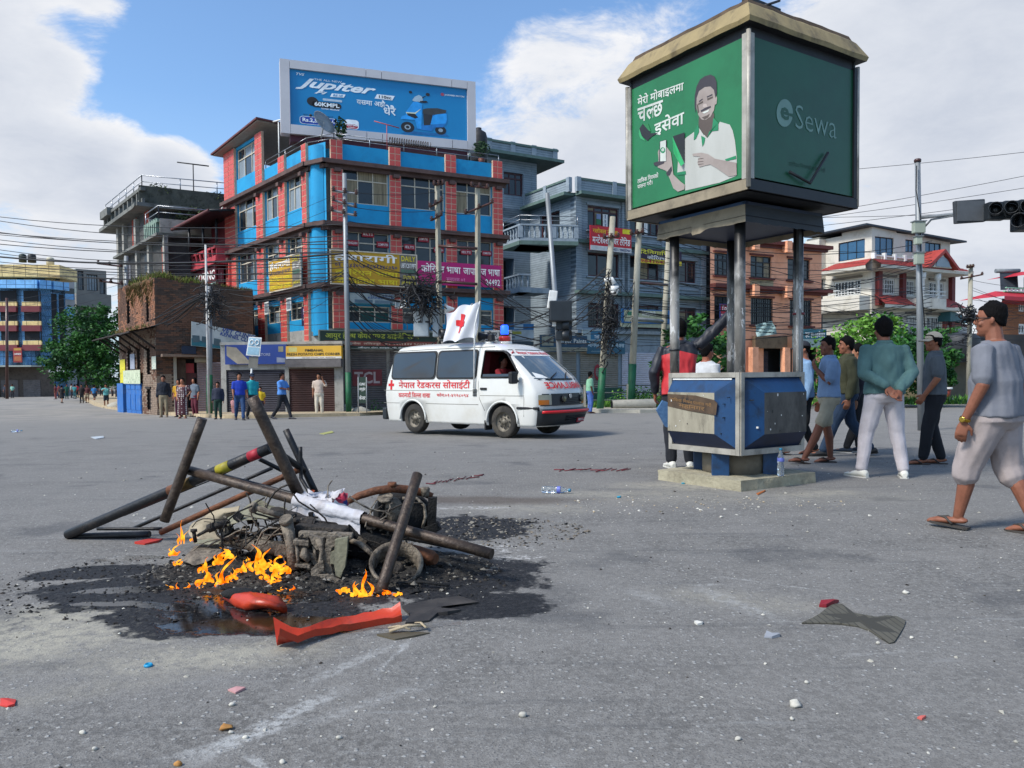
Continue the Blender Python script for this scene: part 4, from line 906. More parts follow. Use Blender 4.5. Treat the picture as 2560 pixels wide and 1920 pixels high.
pts=[KR.pix(*zJ(*q))for q in((818,597),(1480,742),(1420,835),(1190,890),(814,848))]
KR.prism(mb,pts,.16,.19,VS);mb.build('panel',parent=t)
def quadmap(p00,p10,p01,p11):return lambda u,v:(p00*(1-u)*(1-v)+p10*u*(1-v)+p01*(1-u)*v+p11*u*v)
def kp(q,o=.205):a,z=KR.pix(*zJ(*q));return KR.P(a,z,o)
fm_=quadmap(kp((1135,705)),kp((1470,790)),kp((1140,660)),kp((1475,745)))
mb=MB();letter(mb,'VET CLINIC',lambda a,z:fm_(a,z),(0,0,1,1),flat('#1c3f86'),.9,.2);fm2=quadmap(kp((1110,740)),kp((1450,828)),kp((1115,703)),kp((1458,786)));letter(mb,'KENNEL CLUB',lambda a,z:fm2(a,z),(0,0,1,1),flat('#1c3f86'),.9,.2);mb.build('lettering',parent=t)
mb=MB();
for q in(((818,770),(1180,870),(1190,885),(818,846)),):mb.add([kp(x,.2)for x in q],[(0,1,2,3)],flat('#2a6d78'))
for q in(((825,740),(900,745),(905,810),(830,815)),((925,750),(985,760),(985,815),(925,812)),((1050,770),(1120,785),(1115,850),(1045,845))):mb.add([kp(x,.203)for x in q],[(0,1,2,3)],flat('#4a5f66'))
mb.build('printed_area',parent=t)
mb=MB();r_=hR[1];KR.box(mb,r_[0],r_[1],r_[2],r_[3],-.1,.06,flat('#0f2138'));mb.build('blue_plate',parent=kb)
mb=MB();r_=KR.rect(zJ(500,965),zJ(985,930));KR.prism(mb,[(r_[0],r_[1]),(r_[2],r_[1]-.02),(r_[2],r_[1]+.05),(r_[0],r_[1]+.12)],-.02,1.0,mat('rust_canopy','#6b5344','#85705e',sc=3,rough=.8,dirt='#3f3028',damt=.5));mb.build('canopy',parent=kb)
mb=MB();a_=KR.pix(*zJ(655,1200))[0];KR.box(mb,a_-.06,kz0,a_+.06,r_[1],.0,.14,CONC);KR.box(mb,a_+.08,kz0,a_+.45,r_[1]-.1,.0,.05,MORT);mb.build('door_post',parent=kb)
mb=MB();r_=KR.rect(zJ(765,1130),zJ(850,1030));KR.box(mb,r_[0],r_[1],r_[2],r_[3],-.06,-.03,flat('#8f2a30'));KR.box(mb,r_[0],r_[1]-.8,r_[2]+.1,r_[1]-.01,-.1,-.05,flat('#4a1d1c'));mb.build('red_shop_banner',parent=kb)
h=hR[2];shutter(KR,(h[0],h[1],h[2],h[3]),kb,mat('mauve_shutter','#8a7a7c','#9d8e90',sc=2,rough=.6,dirt='#5b4c4c',damt=.5),o=.05,ribs=.1)
mb=MB();mb.tube([KR.P(h[0]-.1,h[3]+.12,.15),KR.P(h[2]-.4,h[3]+.12,.15)],.13,8,CONC);mb.build('shutter_roll',parent=kb)
mb=MB();mb.tube([KR.P(KR.L,kt2,-.2)+Vector((.02*i,0,-.6*i))for i in range(8)],.06,6,OLDW);mb.build('downpipe',parent=kb)
# ================================================================ concrete building with the roof terraces behind it
GC=mat('weathered_concrete','#5e5f5c','#7a7a74',sc=1.2,rough=.95,dirt='#33352f',damt=.8,dsc=1.4,bump=.3);GW=mat('pale_pillar','#86837c','#a19d94',sc=1.5,rough=.9,dirt='#4f4d47',damt=.7);RB=mat('red_brick_infill','#8f3b2c','#a54a38',sc=2,rough=.9,dirt='#5d2c24',damt=.5)
GP=mat('grey_plaster','#5a5a60','#6c6c72',sc=1,rough=.9,dirt='#3d3d42',damt=.5)
C1=ptx(zI(590,0)[0],47.5);C0=along(C1,(-.80,1),zI(155,0)[0]);C2=along(C1,(1.7,1),zI(1640,0)[0])
CL,CR=Face(C0,C1),Face(C1,C2)
cb_=thing('concrete_building','weathered grey concrete block with terraces and red brick infill','building',(C1[0],C1[1],-.5))
ztopc=CL.pix(*zI(590,400))[1];zf3=CL.pix(*zI(590,850))[1]
print('conc',ztopc,zf3,CL.L)
mb=MB()
CL.wall(mb,0,-1,CL.L,ztopc,[],.2,GP);CR.wall(mb,0,-1,CR.L,ztopc,[],.2,GP);mb.build('wall',parent=cb_)
core([C0,C1,C2,(C2[0]-4,C2[1]+8),(C0[0]+1,C0[1]+8)],-1,ztopc-.05,GC,'inner_wall',cb_)
def cboxL(x0,x1,y0,y1,o0,o1,m,name):
 a0=CL.pix(*zI(x0,800))[0];a1=CL.pix(*zI(x1,800))[0];xm=(x0+x1)/2
 z0,z1=sorted((CL.pix(*zI(xm,y0))[1],CL.pix(*zI(xm,y1))[1]));mb=MB();CL.box(mb,a0,z0,a1,z1,o0,o1,m);return mb.build(name,parent=cb_)
for x in(160,235,392,590):cboxL(x-2,x+(20 if x<590 else 4),560,1400,0,.25,GW,'pillar')
cboxL(322,385,530,940,.01,.04,RB,'brick_infill');cboxL(485,540,430,860,.01,.04,RB,'brick_infill')
r_=CL.rect(zI(348,860),zI(384,620));mb=MB();CL.box(mb,r_[0],r_[1],r_[2],r_[3],.045,.08,BLACKF);mb.build('window',parent=cb_)
mb=MB();CL.box(mb,-.9,ztopc,CL.L+.9,ztopc+.22,-3,.9,GC);CR.box(mb,-.9,ztopc+.001,CR.L,ztopc+.221,-3,.88,GC);mb.build('roof_slab',parent=cb_)
mb=MB();nq=9
for i in range(nq):
 a=-.8+i*(CL.L+1.5)/nq;CL.box(mb,a,ztopc+.222,a+.22,ztopc+.95,.4,.62,GC)
CL.box(mb,-.8,ztopc+.951,CL.L+.8,ztopc+1.15,.38,.66,GC);CL.box(mb,-.8,ztopc+.222,CL.L+.8,ztopc+.5,.42,.58,GC)
CR.box(mb,-.6,ztopc+.222,CR.L,ztopc+1.3,.4,.6,mat('mossy_wall','#3d3f3a','#54564d',sc=2,rough=1,dirt='#20241a',damt=.9));mb.build('parapet',parent=cb_)
railing([CL.P(-.6,ztopc+1.15,.5),CL.P(CL.L+.5,ztopc+1.15,.5),CR.P(6,ztopc+1.3,.5),CR.P(CR.L,ztopc+1.3,.5)],cb_,STEEL,.75,2,.03,2)
mb=MB();rq=CL.rect(zI(80,590),zI(165,430));CL.box(mb,rq[0],rq[1],rq[2]+.2,rq[3],.0,.9,GC);r_=CL.rect(zI(100,430),zI(400,250));CL.box(mb,r_[0]-.2,r_[1]-.3,r_[2],r_[3],-3.2,-3,GP);mb.build('stair_head',parent=cb_)
mb=MB();r_=CR.rect(zI(600,760),zI(880,500));CR.box(mb,r_[0],r_[1]-.6,r_[2]+1.2,r_[3],.01,.06,BLACKF);CR.box(mb,r_[2]-.8,r_[1]+.2,r_[2]+2.5,r_[3]+.7,.0,.01,GP);mb.build('window',parent=cb_)
D1=ptx(zI(785,0)[0],44.0);D0=along(D1,(-.80,1),zI(240,0)[0]);D2=along(D1,(1.7,1),zI(1100,0)[0]);DL,DR=Face(D0,D1),Face(D1,D2)
zt3=DL.pix(*zI(780,770))[1];mb=MB()
DL.wall(mb,0,-1,DL.L,zt3,[],.2,GP);DR.wall(mb,0,-1,DR.L,zt3,[],.2,GP);mb.build('lower_wall',parent=cb_)
core([D0,D1,D2,(D2[0],D2[1]+4),(D0[0]+1,D0[1]+4)],-1,zt3-.02,GC,'lower_block',cb_)
for x in(258,412,570,775):
 a0=DL.pix(*zI(x-12,1100))[0];a1=DL.pix(*zI(x+10,1100))[0];mb=MB();DL.box(mb,a0,-1,a1,zt3,.0,.22,GW);mb.build('pillar',parent=cb_)
for x0,x1,m_ in((485,560,BLACKF),(712,768,RB),(275,300,GP)):
 a0=DL.pix(*zI(x0,1100))[0];a1=DL.pix(*zI(x1,1100))[0];mb=MB();DL.box(mb,a0,3,a1,zt3-.5,.005,.05,m_);mb.build('window'if m_ is BLACKF else 'brick_infill',parent=cb_)
mb=MB();DL.box(mb,-.4,zt3,DL.L+.4,zt3+.15,-2,.55,GC);DR.box(mb,-.4,zt3+.001,DR.L+4,zt3+.151,-2,.53,GC);mb.build('terrace_slab',parent=cb_)
MOSSG=mat('pale_green_concrete','#6f8578','#8b9e90',sc=2,rough=.95,dirt='#4b5548',damt=.6)
a_s=DL.pix(*zI(590,780))[0];mb=MB()
for i in range(7):a=a_s+(DL.L-a_s)*i/6;DL.box(mb,a-.09,zt3+.152,a+.09,zt3+1.0,.3,.5,MOSSG)
DL.box(mb,a_s,zt3+.75,DL.L+.3,zt3+.95,.32,.48,MOSSG);DR.box(mb,-.3,zt3+.152,DR.L+4,zt3+.95,.3,.45,GW);mb.build('terrace_parapet',parent=cb_)
railing([DL.P(a_s,zt3+.95,.4),DL.P(DL.L+.3,zt3+.95,.4),DR.P(2.5,zt3+.95,.4)],cb_,STEEL,.7,2,.03,1.5)
LEAFV=mat('vine_leaves','#2f3a22','#4c5733',sc=5,rough=.9)
mb=MB();leafball(mb,CR.P(2.2,ztopc-.6,.6),(1.8,.6,.9),500,.22,LEAFV,5,0);leafball(mb,CR.P(.5,ztopc+1.2,.3),(.8,.3,.4),150,.16,LEAFV,6,0);leafball(mb,CR.P(3.6,ztopc+1.0,.3),(1.3,.3,.45),200,.16,LEAFV,7,0);leafball(mb,CR.P(7.5,ztopc+1.1,.4),(1.6,.4,.4),200,.18,LEAFV,7,0)
mb.build('roof_creeper',label='straggly creeper hanging from the concrete roof terrace',cat='plant',kind='stuff')
t=thing('tv_aerial','T shaped dark aerial on the concrete building roof','aerial',CR.P(2.4,ztopc+1,.3));mb=MB();p=CR.P(2.5,ztopc+1,.4);mb.tube([p,p+Vector((0,0,2.0))],.035,6,BLK);mb.tube([p+Vector((-.9,-.2,2.05)),p+Vector((.9,.2,1.9))],.04,6,BLK);mb.build('mast',parent=t)
# ================================================================ pink building with the COOKING sign
PK=mat('crimson_pink_paint','#a33540','#b9434c',sc=1.2,rough=.8,dirt='#6c242b',damt=.5);PKD=mat('dark_red_wall','#5a1a22','#6c2530',sc=1,rough=.85)
E1=ptx(zI(1440,0)[0],41.5);E0=along(E1,(-.8,1),zI(985,0)[0]);E2=along(E1,(1.7,1),zI(1720,0)[0]);EL,ER=Face(E0,E1),Face(E1,E2)
pb_=thing('pink_building','dark pink building with balcony, tin canopy and COOKING sign','building',(E1[0],E1[1],-.4))
zb1=EL.pix(*zI(1440,1080))[1];zb0=EL.pix(*zI(985,1240))[1];zc_=EL.pix(*zI(1430,890))[1]
print('pink',zb1,zb0,zc_)
core([EL.off(-.9).P(.3,0).to_2d(),EL.off(-.9).P(EL.L,0).to_2d(),ER.off(-.9).P(ER.L,0).to_2d(),(E2[0],E2[1]+5),(E0[0]+2,E0[1]+4)],-1,zb1+3.2,PKD,'wall',pb_)
mb=MB();EL.box(mb,0,zb1-.16,EL.L+.1,zb1,-1,.12,PK);ER.box(mb,-.1,zb1-.161,ER.L,zb1-.001,-1,.1,PK);mb.build('balcony_slab',parent=pb_)
mb=MB();mb.prism if False else None
EL.box(mb,0,zb1+.001,EL.L,zb1+.28,-.08,.04,PK);EL.box(mb,0,zc_-.12,EL.L,zc_,-.1,.07,PK);ER.box(mb,0,zb1+.001,ER.L,zc_,-.08,.04,PK);mb.build('balcony_wall',parent=pb_)
for i in range(9):
 a=EL.L*(i+.4)/9.2;mb=MB();EL.prism(mb,[(a-.14,zc_-.12),(a-.16,zb1+.7),(a-.02,zb1+.28),(a+.12,zb1+.28),(a+.06,zb1+.7),(a+.14,zc_-.12)],-.06,.05,PK);mb.build('baluster',parent=pb_)
zs0,zs1=EL.pix(*zI(1110,1390))[1],EL.pix(*zI(1400,1230))[1]
SM=Face(EL.P(-.5,0,-.2).to_2d(),EL.P(EL.L,0,-.2).to_2d())
a0=SM.pix(*zI(1100,1300))[0];a1=SM.pix(*zI(1418,1300))[0];zz0=SM.pix(*zI(1260,1390))[1];zz1=SM.pix(*zI(1260,1265))[1]
signboard('shop_sign',SM,(a0,zz0-.25,a1,zz1+.2),'dark red COOKING sign beneath the pink balcony',flat('#6d1c28'),[('COOKING',.02,.28,.98,.82,WLET)],o=.0,th=.1,quads=[(0,0,1,.12,flat('#9fb7b0'))])
t=thing('hanging_sign','narrow vertical maroon sign with round emblem beside COOKING','sign',ER.P(.1,zb1-2,.2));mb=MB();q_=ER.rect(zI(1430,1400),zI(1490,1200));ER.box(mb,q_[0],q_[1],q_[2],q_[3],.1,.16,flat('#5d1622'));mb.build('panel',parent=t);mb=MB();letter(mb,'O',lambda a,z:ER.P(a,z,.17),(q_[0]+.1,q_[3]-.75,q_[2]-.1,q_[3]-.2),flat('#9d8f8c'));mb.build('lettering',parent=t)
mb=MB();q_=ER.rect(zI(1560,1420),zI(1690,1090));ER.box(mb,q_[0],q_[1]-2,q_[2]+.4,q_[3],.0,.3,CORAL);ER.box(mb,q_[0]+.2,q_[3]+.0,q_[2]+.4,q_[3]+1.6,-.5,.0,PKD);mb.build('coral_annexe',parent=pb_)
zp0=EL.pix(*zI(830,690))[1];zp1=EL.pix(*zI(1290,450))[1]
mb=MB();c0,c1=at(*zI(828,695),43.5),at(*zI(1310,445),39.5);c2,c3=at(*zI(1640,440),40.5),at(*zI(1640,640),46)
for dz,m_ in((0,TIN),(-.07,BLACKF)):mb.add([c0+Vector((0,0,dz)),c1+Vector((0,0,dz)),c2+Vector((0,0,dz)),c3+Vector((0,0,dz))],[(0,1,2,3)],m_)
mb.tube([c0,c1],.09,6,TIN);mb.tube([c1,c2],.07,6,BLACKF);mb.build('tin_canopy',parent=pb_)
for x,yb,yt,Y in((1057,990,670,42.5),(1237,950,640,41.8),(1410,890,560,41)):
 mb=MB();p=at(*zI(x,yb),Y);mb.tube([p,Vector((p.x,p.y,Zof(p.x,p.y,zI(x,yt)[1])))],.07,6,BLACKF);mb.build('post',parent=pb_)
# ================================================================ far street on the left
FBL=linemat('blue_panel_cladding','#74b4e8','#84c0f0',1.1,1.3,.03,'#2a5584',offset=0,rough=.5,bump=.2);FYE=linemat('yellow_tile_cladding','#e0c484','#ead092',1.4,1.1,.035,'#6c5a3a',offset=0,rough=.7,bump=.2)
FRD=mat('maroon_band','#6b2f35','#7d3c42',sc=1,rough=.8)
Y0=100;Q0=ptx(-260,Y0-2);Q1=ptx(zH(405,0)[0],Y0);Q2=along(Q1,(1.0,.95),zH(520,0)[0]);Q3=along(Q2,(.9,2.2),zH(668,0)[0])
fb=thing('far_blue_building','large blue and yellow clad building far down the left street','building',(Q1[0],Q1[1],-1))
FA,FB2,FC2=Face(Q0,Q1),Face(Q1,Q2),Face(Q2,Q3)
zr=FA.pix(*zH(390,400))[1];zrb=FA.pix(*zH(390,482))[1];zy=FA.pix(*zH(390,245))[1];zg0=FA.pix(*zH(390,1235))[1]
rows=[(500,608),(695,798),(890,990)];holes=[]
mb=MB()
def hz_(y):return FA.pix(*zH(320,y))[1]
bays=[(232,398),(0,165),(-235,-70),(-470,-300)]
for x0,x1 in bays:
 for y0,y1 in rows:holes.append((FA.pix(*zH(x0,600))[0],hz_(y1),FA.pix(*zH(x1,600))[0],hz_(y0)))
holes=[h for h in holes if h[0]>.2]
FA.wall(mb,0,zg0,FA.L,zrb,holes,.4,FBL,DARK);FA.box(mb,-1,zrb,FA.L+.2,zr,0,.8,FBL);FB2.wall(mb,0,-1.2,FB2.L,zrb,[],.2,FBL);FB2.box(mb,0,zrb,FB2.L,zr,0,.8,FBL);FC2.wall(mb,0,-1.2,FC2.L,zrb,[(FC2.L*.05,zg0,FC2.L*.42,zrb-.5),(FC2.L*.55,zg0,FC2.L*.9,zrb-.5)],1.5,FBL,DARK);FC2.box(mb,0,zrb,FC2.L,zr,0,.8,FBL)
FA.wall(mb,0,-1.4,FA.L,zg0,[],.2,GC)
mb.build('wall',parent=fb)
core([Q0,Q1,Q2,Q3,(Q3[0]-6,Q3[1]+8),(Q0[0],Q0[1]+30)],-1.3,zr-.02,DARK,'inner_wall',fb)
for h in holes:
 wo_=window(FA,h,fb,BLACKF,3,0,[mat('far_pane','#8ea2ac','#b4c2c8',rough=.3,sc=.5)],rec=.08,fw=.09,single=True)
 mb=MB();FA.box(mb,h[0]-.1,h[1]-1.35,h[2]+.1,h[1]-.6,0,.5,FRD);FA.box(mb,h[0]-.1,h[1]-.59,h[2]+.1,h[1]-.05,0,.25,FYE);mb.build('window_box',parent=fb)
mb=MB();yf=Face(FA.P(0,0,-1.5).to_2d(),FA.P(FA.L*1.0,0,-1.5).to_2d());ax=yf.pix(*zH(540,300))[0]
yf.box(mb,-1,zr,ax-.3,zy-1.6,-3,.0,FYE);yf.box(mb,-1,zy-1.6,ax+1.3,zy,-3.5,1.6,FYE);mb.build('yellow_top_floor',parent=fb)
for x0,x1,p_ in((172,232,GLASS),(318,442,GLASSW),(548,590,GLASS)):
 r_=yf.rect(zH(x0,402),zH(x1,350));mb=MB();yf.box(mb,r_[0],r_[1],r_[2],r_[3],.01,.08,p_);mb.build('window',parent=fb)
r_=FA.rect(zH(158,1210),zH(240,1062));signboard('hanging_banner',FA,r_,'red and yellow banner on the far blue building',flat('#8f2f2c'),[('CHINESE',.1,.5,.9,.62,WLET)],o=.6,quads=[(.1,.8,.9,.95,flat('#b58a3a')),(.1,.1,.9,.4,flat('#a8613a'))])
for x,w2,y0,y1,c_,lab in((225,68,122,205,'#1d2a25','dark green water tank on the far yellow roof'),(316,74,122,208,'#17191c','black water tank beside the green one on the far roof'),(497,70,155,235,'#b8b29c','cream water tank on the far yellow roof')):
 p=at(*zH(x,y1),Y0+3);rad=w2/3.95/F_PX*(Y0+3)/2;h_=(y1-y0)/3.95/F_PX*(Y0+3)
 mb=MB();mb.lathe([(rad,0),(rad,h_*.8),(rad*.8,h_*.92),(rad*.3,h_),(.05,h_)],p-Vector((0,0,.2)),14,flat(c_));mb.build('water_tank',label=lab,cat='water tank')
shd=thing('market_sheds','row of low tin roofed sheds at the foot of the far blue building','shed',ptx(60,96)+(-1,))
FS=Face(ptx(-300,96),ptx(zH(535,0)[0],98));zs_=FS.pix(*zH(300,1250))[1]
mb=MB();FS.wall(mb,0,-1.4,FS.L,zs_,[],.2,mat('shed_wall','#4a423c','#5e554e',sc=.6,rough=.95,dirt='#2c2824',damt=.7));mb.build('wall',parent=shd)
mb=MB();FS.prism(mb,[(0,zs_),(FS.L*.93,zs_-.05),(FS.L*.93,zs_+.12),(0,zs_+.2)],-.5,2.6,mat('pale_tin','#8f978f','#a6ada4',sc=.5,rough=.6));FS.prism(mb,[(FS.L*.35,zs_-2.6),(FS.L*.68,zs_-2.9),(FS.L*.68,zs_-2.8),(FS.L*.35,zs_-2.5)],0,2.5,GC);mb.build('roof',parent=shd)
for k in range(5):
 a=FS.L*(.30+.13*k);shutter(FS,(a,-1.3,a+FS.L*.10,zs_-1.6),shd,SHUTG,ribs=.25,o=.05)
r_=FS.rect(zH(505,1310),zH(615,1250));mb=MB();FS.box(mb,r_[0],r_[1],r_[2]+.5,r_[3],.5,.6,flat('#a9adb0'));mb.build('sheet',parent=shd)
H0=ptx(zH(780,0)[0],118);H1=along(H0,(1,.9),zH(1078,0)[0]);FH=Face(H0,H1);H_0=ptx(zH(660,0)[0],122);FH0=Face(H_0,H0)
gb_=thing('far_grey_building','plain grey four storey building behind the street tree','building',(H0[0],H0[1],-1));zt_=FH.pix(*zH(780,285))[1]
zw=[FH.pix(*zH(900,500))[1],FH.pix(*zH(900,380))[1]];mb=MB();hs=[(FH.L*.06,zw[0],FH.L*.24,zw[1]+1),(FH.L*.34,zw[0],FH.L*.70,zw[1]+.6),(FH.L*.76,zw[0]-.4,FH.L*.95,zw[1])]
FH.wall(mb,0,-1,FH.L,zt_,hs,.5,mat('far_grey_wall','#76736c','#88857e',sc=.4,rough=.9),DARK);FH0.wall(mb,-4,-1,FH0.L,zt_,[],.2,mat('far_grey_wall2','#5d6a6a','#6c7979',sc=.4,rough=.9));mb.build('wall',parent=gb_)
mb=MB();FH.box(mb,-.3,zw[0]-2.6,FH.L+.3,zw[0]-.6,0,1.2,MATS['far_grey_wall']);mb.build('balcony',parent=gb_)
for h in hs:window(FH,h,gb_,BLACKF,4,0,[GLASSW,GLASS],rec=.3,fw=.1,single=True)
mb=MB();J0=ptx(zH(625,0)[0],108);J1=along(J0,(1,1.4),zH(762,0)[0]);FJ=Face(J0,J1);wb=thing('far_white_building','narrow white and blue building left of the street tree','building',(J0[0],J0[1],-1));zj=FJ.pix(*zH(640,395))[1]
FJ.wall(mb,0,-1,FJ.L,zj,[],.2,mat('far_white_wall','#a7a8a8','#b9baba',sc=.4,rough=.9));mb.build('wall',parent=wb)
for y0,y1,m_ in((480,530,GLASS),(535,590,FBL),(665,765,FBL)):
 mb=MB();z0,z1=FJ.pix(*zH(700,y1))[1],FJ.pix(*zH(700,y0))[1];FJ.box(mb,FJ.L*.1,z0,FJ.L*.95,z1,0,.15,m_);mb.build('window_band',parent=wb)
# ================================================================ grey clapboard building
R1=ptx(zC(1100,0)[0],46.0);dR=(1.72,1);R2=along(R1,dR,1764)
GRA1=Face(R1,R2);ux=tuple(GRA1.d)
GSD=linemat('grey_course_wall','#85929a','#909ca4',8,.14,.012,'#5f6a72',rough=.8,uvaxis=ux,bump=.6,dirt='#565f66')
GTR=mat('grey_trim','#84909a','#949fa6',sc=1.5,rough=.8,dirt='#4a5258',damt=.5);GGR=mat('green_grey_cornice','#506660','#62776f',sc=1.5,rough=.8,dirt='#2e3935',damt=.5)
R0=along(R1,(-.62,1),zC(590,0)[0]);GRL=Face(R0,R1)
gy=thing('grey_building','four storey blue grey building with green cornices and balustraded balconies','building',(R1[0],R1[1],-.5))
g0=-1.0
zroof=GRA1.pix(*zC(1110,690))[1];zpt=GRA1.pix(*zC(1110,505))[1];z3=GRA1.pix(*zC(1170,1215))[1];z2=GRA1.pix(*zD(830,292))[1];z1_=GRA1.pix(*zD(850,700))[1]
print('grey',zroof,zpt,z3,z2,z1_,GRA1.L,GRL.L)
mb=MB();holes=[]
def colx(F,Z,x,y=900):return F.pix(*Z(x,y))[0]
t3=[(colx(GRA1,zC,1255),colx(GRA1,zC,1568)),(colx(GRA1,zC,1742),colx(GRA1,zC,1742)+2.6)]
s0=t3[0][0]
w3t,w3b=GRA1.pix(*zC(1258,800))[1],GRA1.pix(*zC(1258,1080))[1]
w2t,w2b=GRA1.pix(*zC(1240,1335))[1],GRA1.pix(*zC(1240,1612))[1]
w1t,w1b=GRA1.pix(*zD(840,400))[1],GRA1.pix(*zD(840,655))[1]
bays_=[(colx(GRA1,zC,1240),colx(GRA1,zC,1600)),(colx(GRA1,zD,1358,100),colx(GRA1,zD,1662,150)),(colx(GRA1,zD,1768,100),colx(GRA1,zD,2048,180))]
for a0,a1 in bays_:holes+=[(a0,w3b,a1,w3t),(a0,w2b,a1,w2t),(a0,w1b,a1,w1t)]
GRA1.wall(mb,0,z1_,GRA1.L,zroof,holes,.28,GSD,GTR)
GRA1.wall(mb,0,g0,GRA1.L,z1_,[],.2,GTR)
mb.build('wall',parent=gy)
for i,h in enumerate(holes):
 window(GRA1,h,gy,BROWNF,3 if i%3 else 4,.0 if i%3==1 else.2,[GLASS,GLASS,GLASS]if i%4 else[GLASS,CURT,GLASS],rec=.16,fw=.09)
tr=MB()
for a in(0,bays_[0][1]+.15,bays_[1][0]-.55,bays_[1][1]+.1,bays_[2][0]-.55,GRA1.L-.5):
 tr=MB();GRA1.box(tr,a,z1_+.05,a+.42,zroof-.05,0,.14,GSD);tr.build('pilaster',parent=gy)
tr=MB()
for a0,a1 in bays_:
 for t,b in((w3t,w3b),(w2t,w2b)):GRA1.box(tr,a0-.1,t+.02,a1+.1,t+.16,0,.1,GTR);GRA1.box(tr,a0-.1,b-.5,a1+.1,b-.4,0,.09,GTR);GRA1.box(tr,a0-.15,b-.1,a1+.15,b-.02,0,.16,GTR)
tr.build('window_trim',parent=gy,kind='stuff')
mb=MB()
for F,a0,a1 in((GRA1,-.02,GRA1.L),(GRL,-.2,GRL.L+.01)):
 F.box(mb,a0,zroof-.02,a1+.0,zroof+.16,-.3,.75,GGR)
 F.box(mb,a0,z3-.12,a1,z3+.08,0,.35,GGR)if F is GRA1 else None
GRA1.box(mb,-.02,z2-.12,GRA1.L,z2+.08,0,.5,GGR);GRA1.box(mb,-.02,z1_-.12,GRA1.L,z1_+.08,0,.3,GTR)
mb.build('cornice',parent=gy)
mb=MB()
for F in(GRA1,GRL):
 F.box(mb,0,zroof+.161,F.L,zpt-.08,.3,.42,GSD);F.box(mb,-.05,zpt-.079,F.L+.05,zpt+.04,.24,.48,GGR)
 n=max(2,int(F.L/2.6))
 for i in range(n+1):a=F.L*i/n;F.box(mb,a-.15,zroof+.162,a+.15,zpt+.07,.27,.50,GTR)
mb.build('parapet',parent=gy)
mb=MB();hl=(GRL.pix(*zC(690,900))[0],z3+.1,GRL.pix(*zC(918,900))[0],GRL.pix(*zC(918,850))[1])
GRL.wall(mb,0,g0,GRL.L,zroof,[hl],.3,GSD,GTR);mb.build('return_wall',parent=gy);window(GRL,hl,gy,BROWNF,2,0,[GLASS],rec=.18,fw=.1)
S1=R0;S0=along(S1,(-1.72,-1),1235);SF=Face(S0,S1)
wd=(SF.pix(*zC(300,600))[0],z3,0,0)
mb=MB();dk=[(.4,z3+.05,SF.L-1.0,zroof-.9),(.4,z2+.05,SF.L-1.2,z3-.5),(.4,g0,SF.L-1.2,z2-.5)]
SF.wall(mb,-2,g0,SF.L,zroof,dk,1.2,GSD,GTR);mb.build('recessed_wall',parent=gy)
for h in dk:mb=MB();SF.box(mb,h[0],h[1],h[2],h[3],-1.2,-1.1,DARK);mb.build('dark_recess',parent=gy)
i_=lambda F,a,o:tuple(F.P(a,0,o).to_2d())
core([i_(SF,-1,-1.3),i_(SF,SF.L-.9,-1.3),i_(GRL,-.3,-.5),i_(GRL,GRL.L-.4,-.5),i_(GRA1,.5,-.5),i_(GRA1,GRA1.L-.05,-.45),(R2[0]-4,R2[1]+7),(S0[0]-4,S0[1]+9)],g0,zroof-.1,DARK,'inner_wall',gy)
T0=along(R0,(-1.72,-1),1225);TF=Face(T0,R0);q=TF.pix(*zC(655,600))[0]
zp_s=TF.pix(*zC(300,265))[1];zp_t=TF.pix(*zC(300,118))[1];aR=TF.pix(*zC(655,500))[0];aP=TF.pix(*zC(822,300))[0]
mb=MB();hw=(TF.pix(*zC(275,600))[0],TF.pix(*zC(500,700))[1],TF.pix(*zC(500,600))[0],TF.pix(*zC(275,405))[1])
TF.wall(mb,-1,zroof-.6,aR,zp_s,[hw],.3,GSD,GTR);TF.box(mb,-1,zroof-.6,aR,zp_s,-4,-3.9,GSD);SFe=Face(TF.P(aR,0).to_2d(),TF.P(aR,0,-4).to_2d());SFe.wall(mb,0,zroof,4,zp_s,[],.2,GSD);mb.build('penthouse_wall',parent=gy);window(TF,hw,gy,BROWNF,3,.25,[GLASS],rec=.18,fw=.1)
mb=MB();TF.box(mb,-1,zp_s,aP+.35,zp_s+.18,-4.5,1.0,GGR);TF.box(mb,-1,zp_s+.181,aP,zp_t-.08,.55,.7,GSD);TF.box(mb,-1.05,zp_t-.079,aP+.06,zp_t+.05,.48,.78,GGR)
for x in(45,312,555,795):a=TF.pix(*zC(x,200))[0];TF.box(mb,a-.17,zp_s+.182,a+.17,zp_t+.1,.5,.76,GTR)
TF.box(mb,aP-.15,zp_s+.181,aP,zp_t,-4,.54,GSD);mb.build('penthouse_parapet',parent=gy)
BF=Face(ptx(zC(480,0)[0],44.8),ptx(zC(1140,0)[0],45.4));BL_=Face(along(BF.A.to_2d(),(-1,2.0),zC(270,0)[0]),BF.A.to_2d())
zb_b,zb_t=BF.pix(*zC(500,1180))[1],BF.pix(*zC(500,1010))[1]
mb=MB()
for F in(BF,BL_):
 F.box(mb,0,zb_b-.35,F.L,zb_b-.12,-2.5,.08,GGR);F.box(mb,0,zb_b-.118,F.L,zb_b+.06,-.2,0,GTR);F.box(mb,0,zb_t-.1,F.L,zb_t,-.18,.04,GTR)
for a in(0,BF.L*.58,BF.L-.12):BF.box(mb,a-.12,zb_b+.061,a+.14,zb_t-.101,-.17,.02,GTR)
mb.build('balcony',parent=gy);balusters(BF,.1,BF.L*.56,zb_b+.06,zb_t-.1,-.09,gy,GTR,.30);balusters(BF,BF.L*.6,BF.L-.15,zb_b+.06,zb_t-.1,-.09,gy,GTR,.30);balusters(BL_,.1,BL_.L-.1,zb_b+.06,zb_t-.1,-.09,gy,GTR,.34)
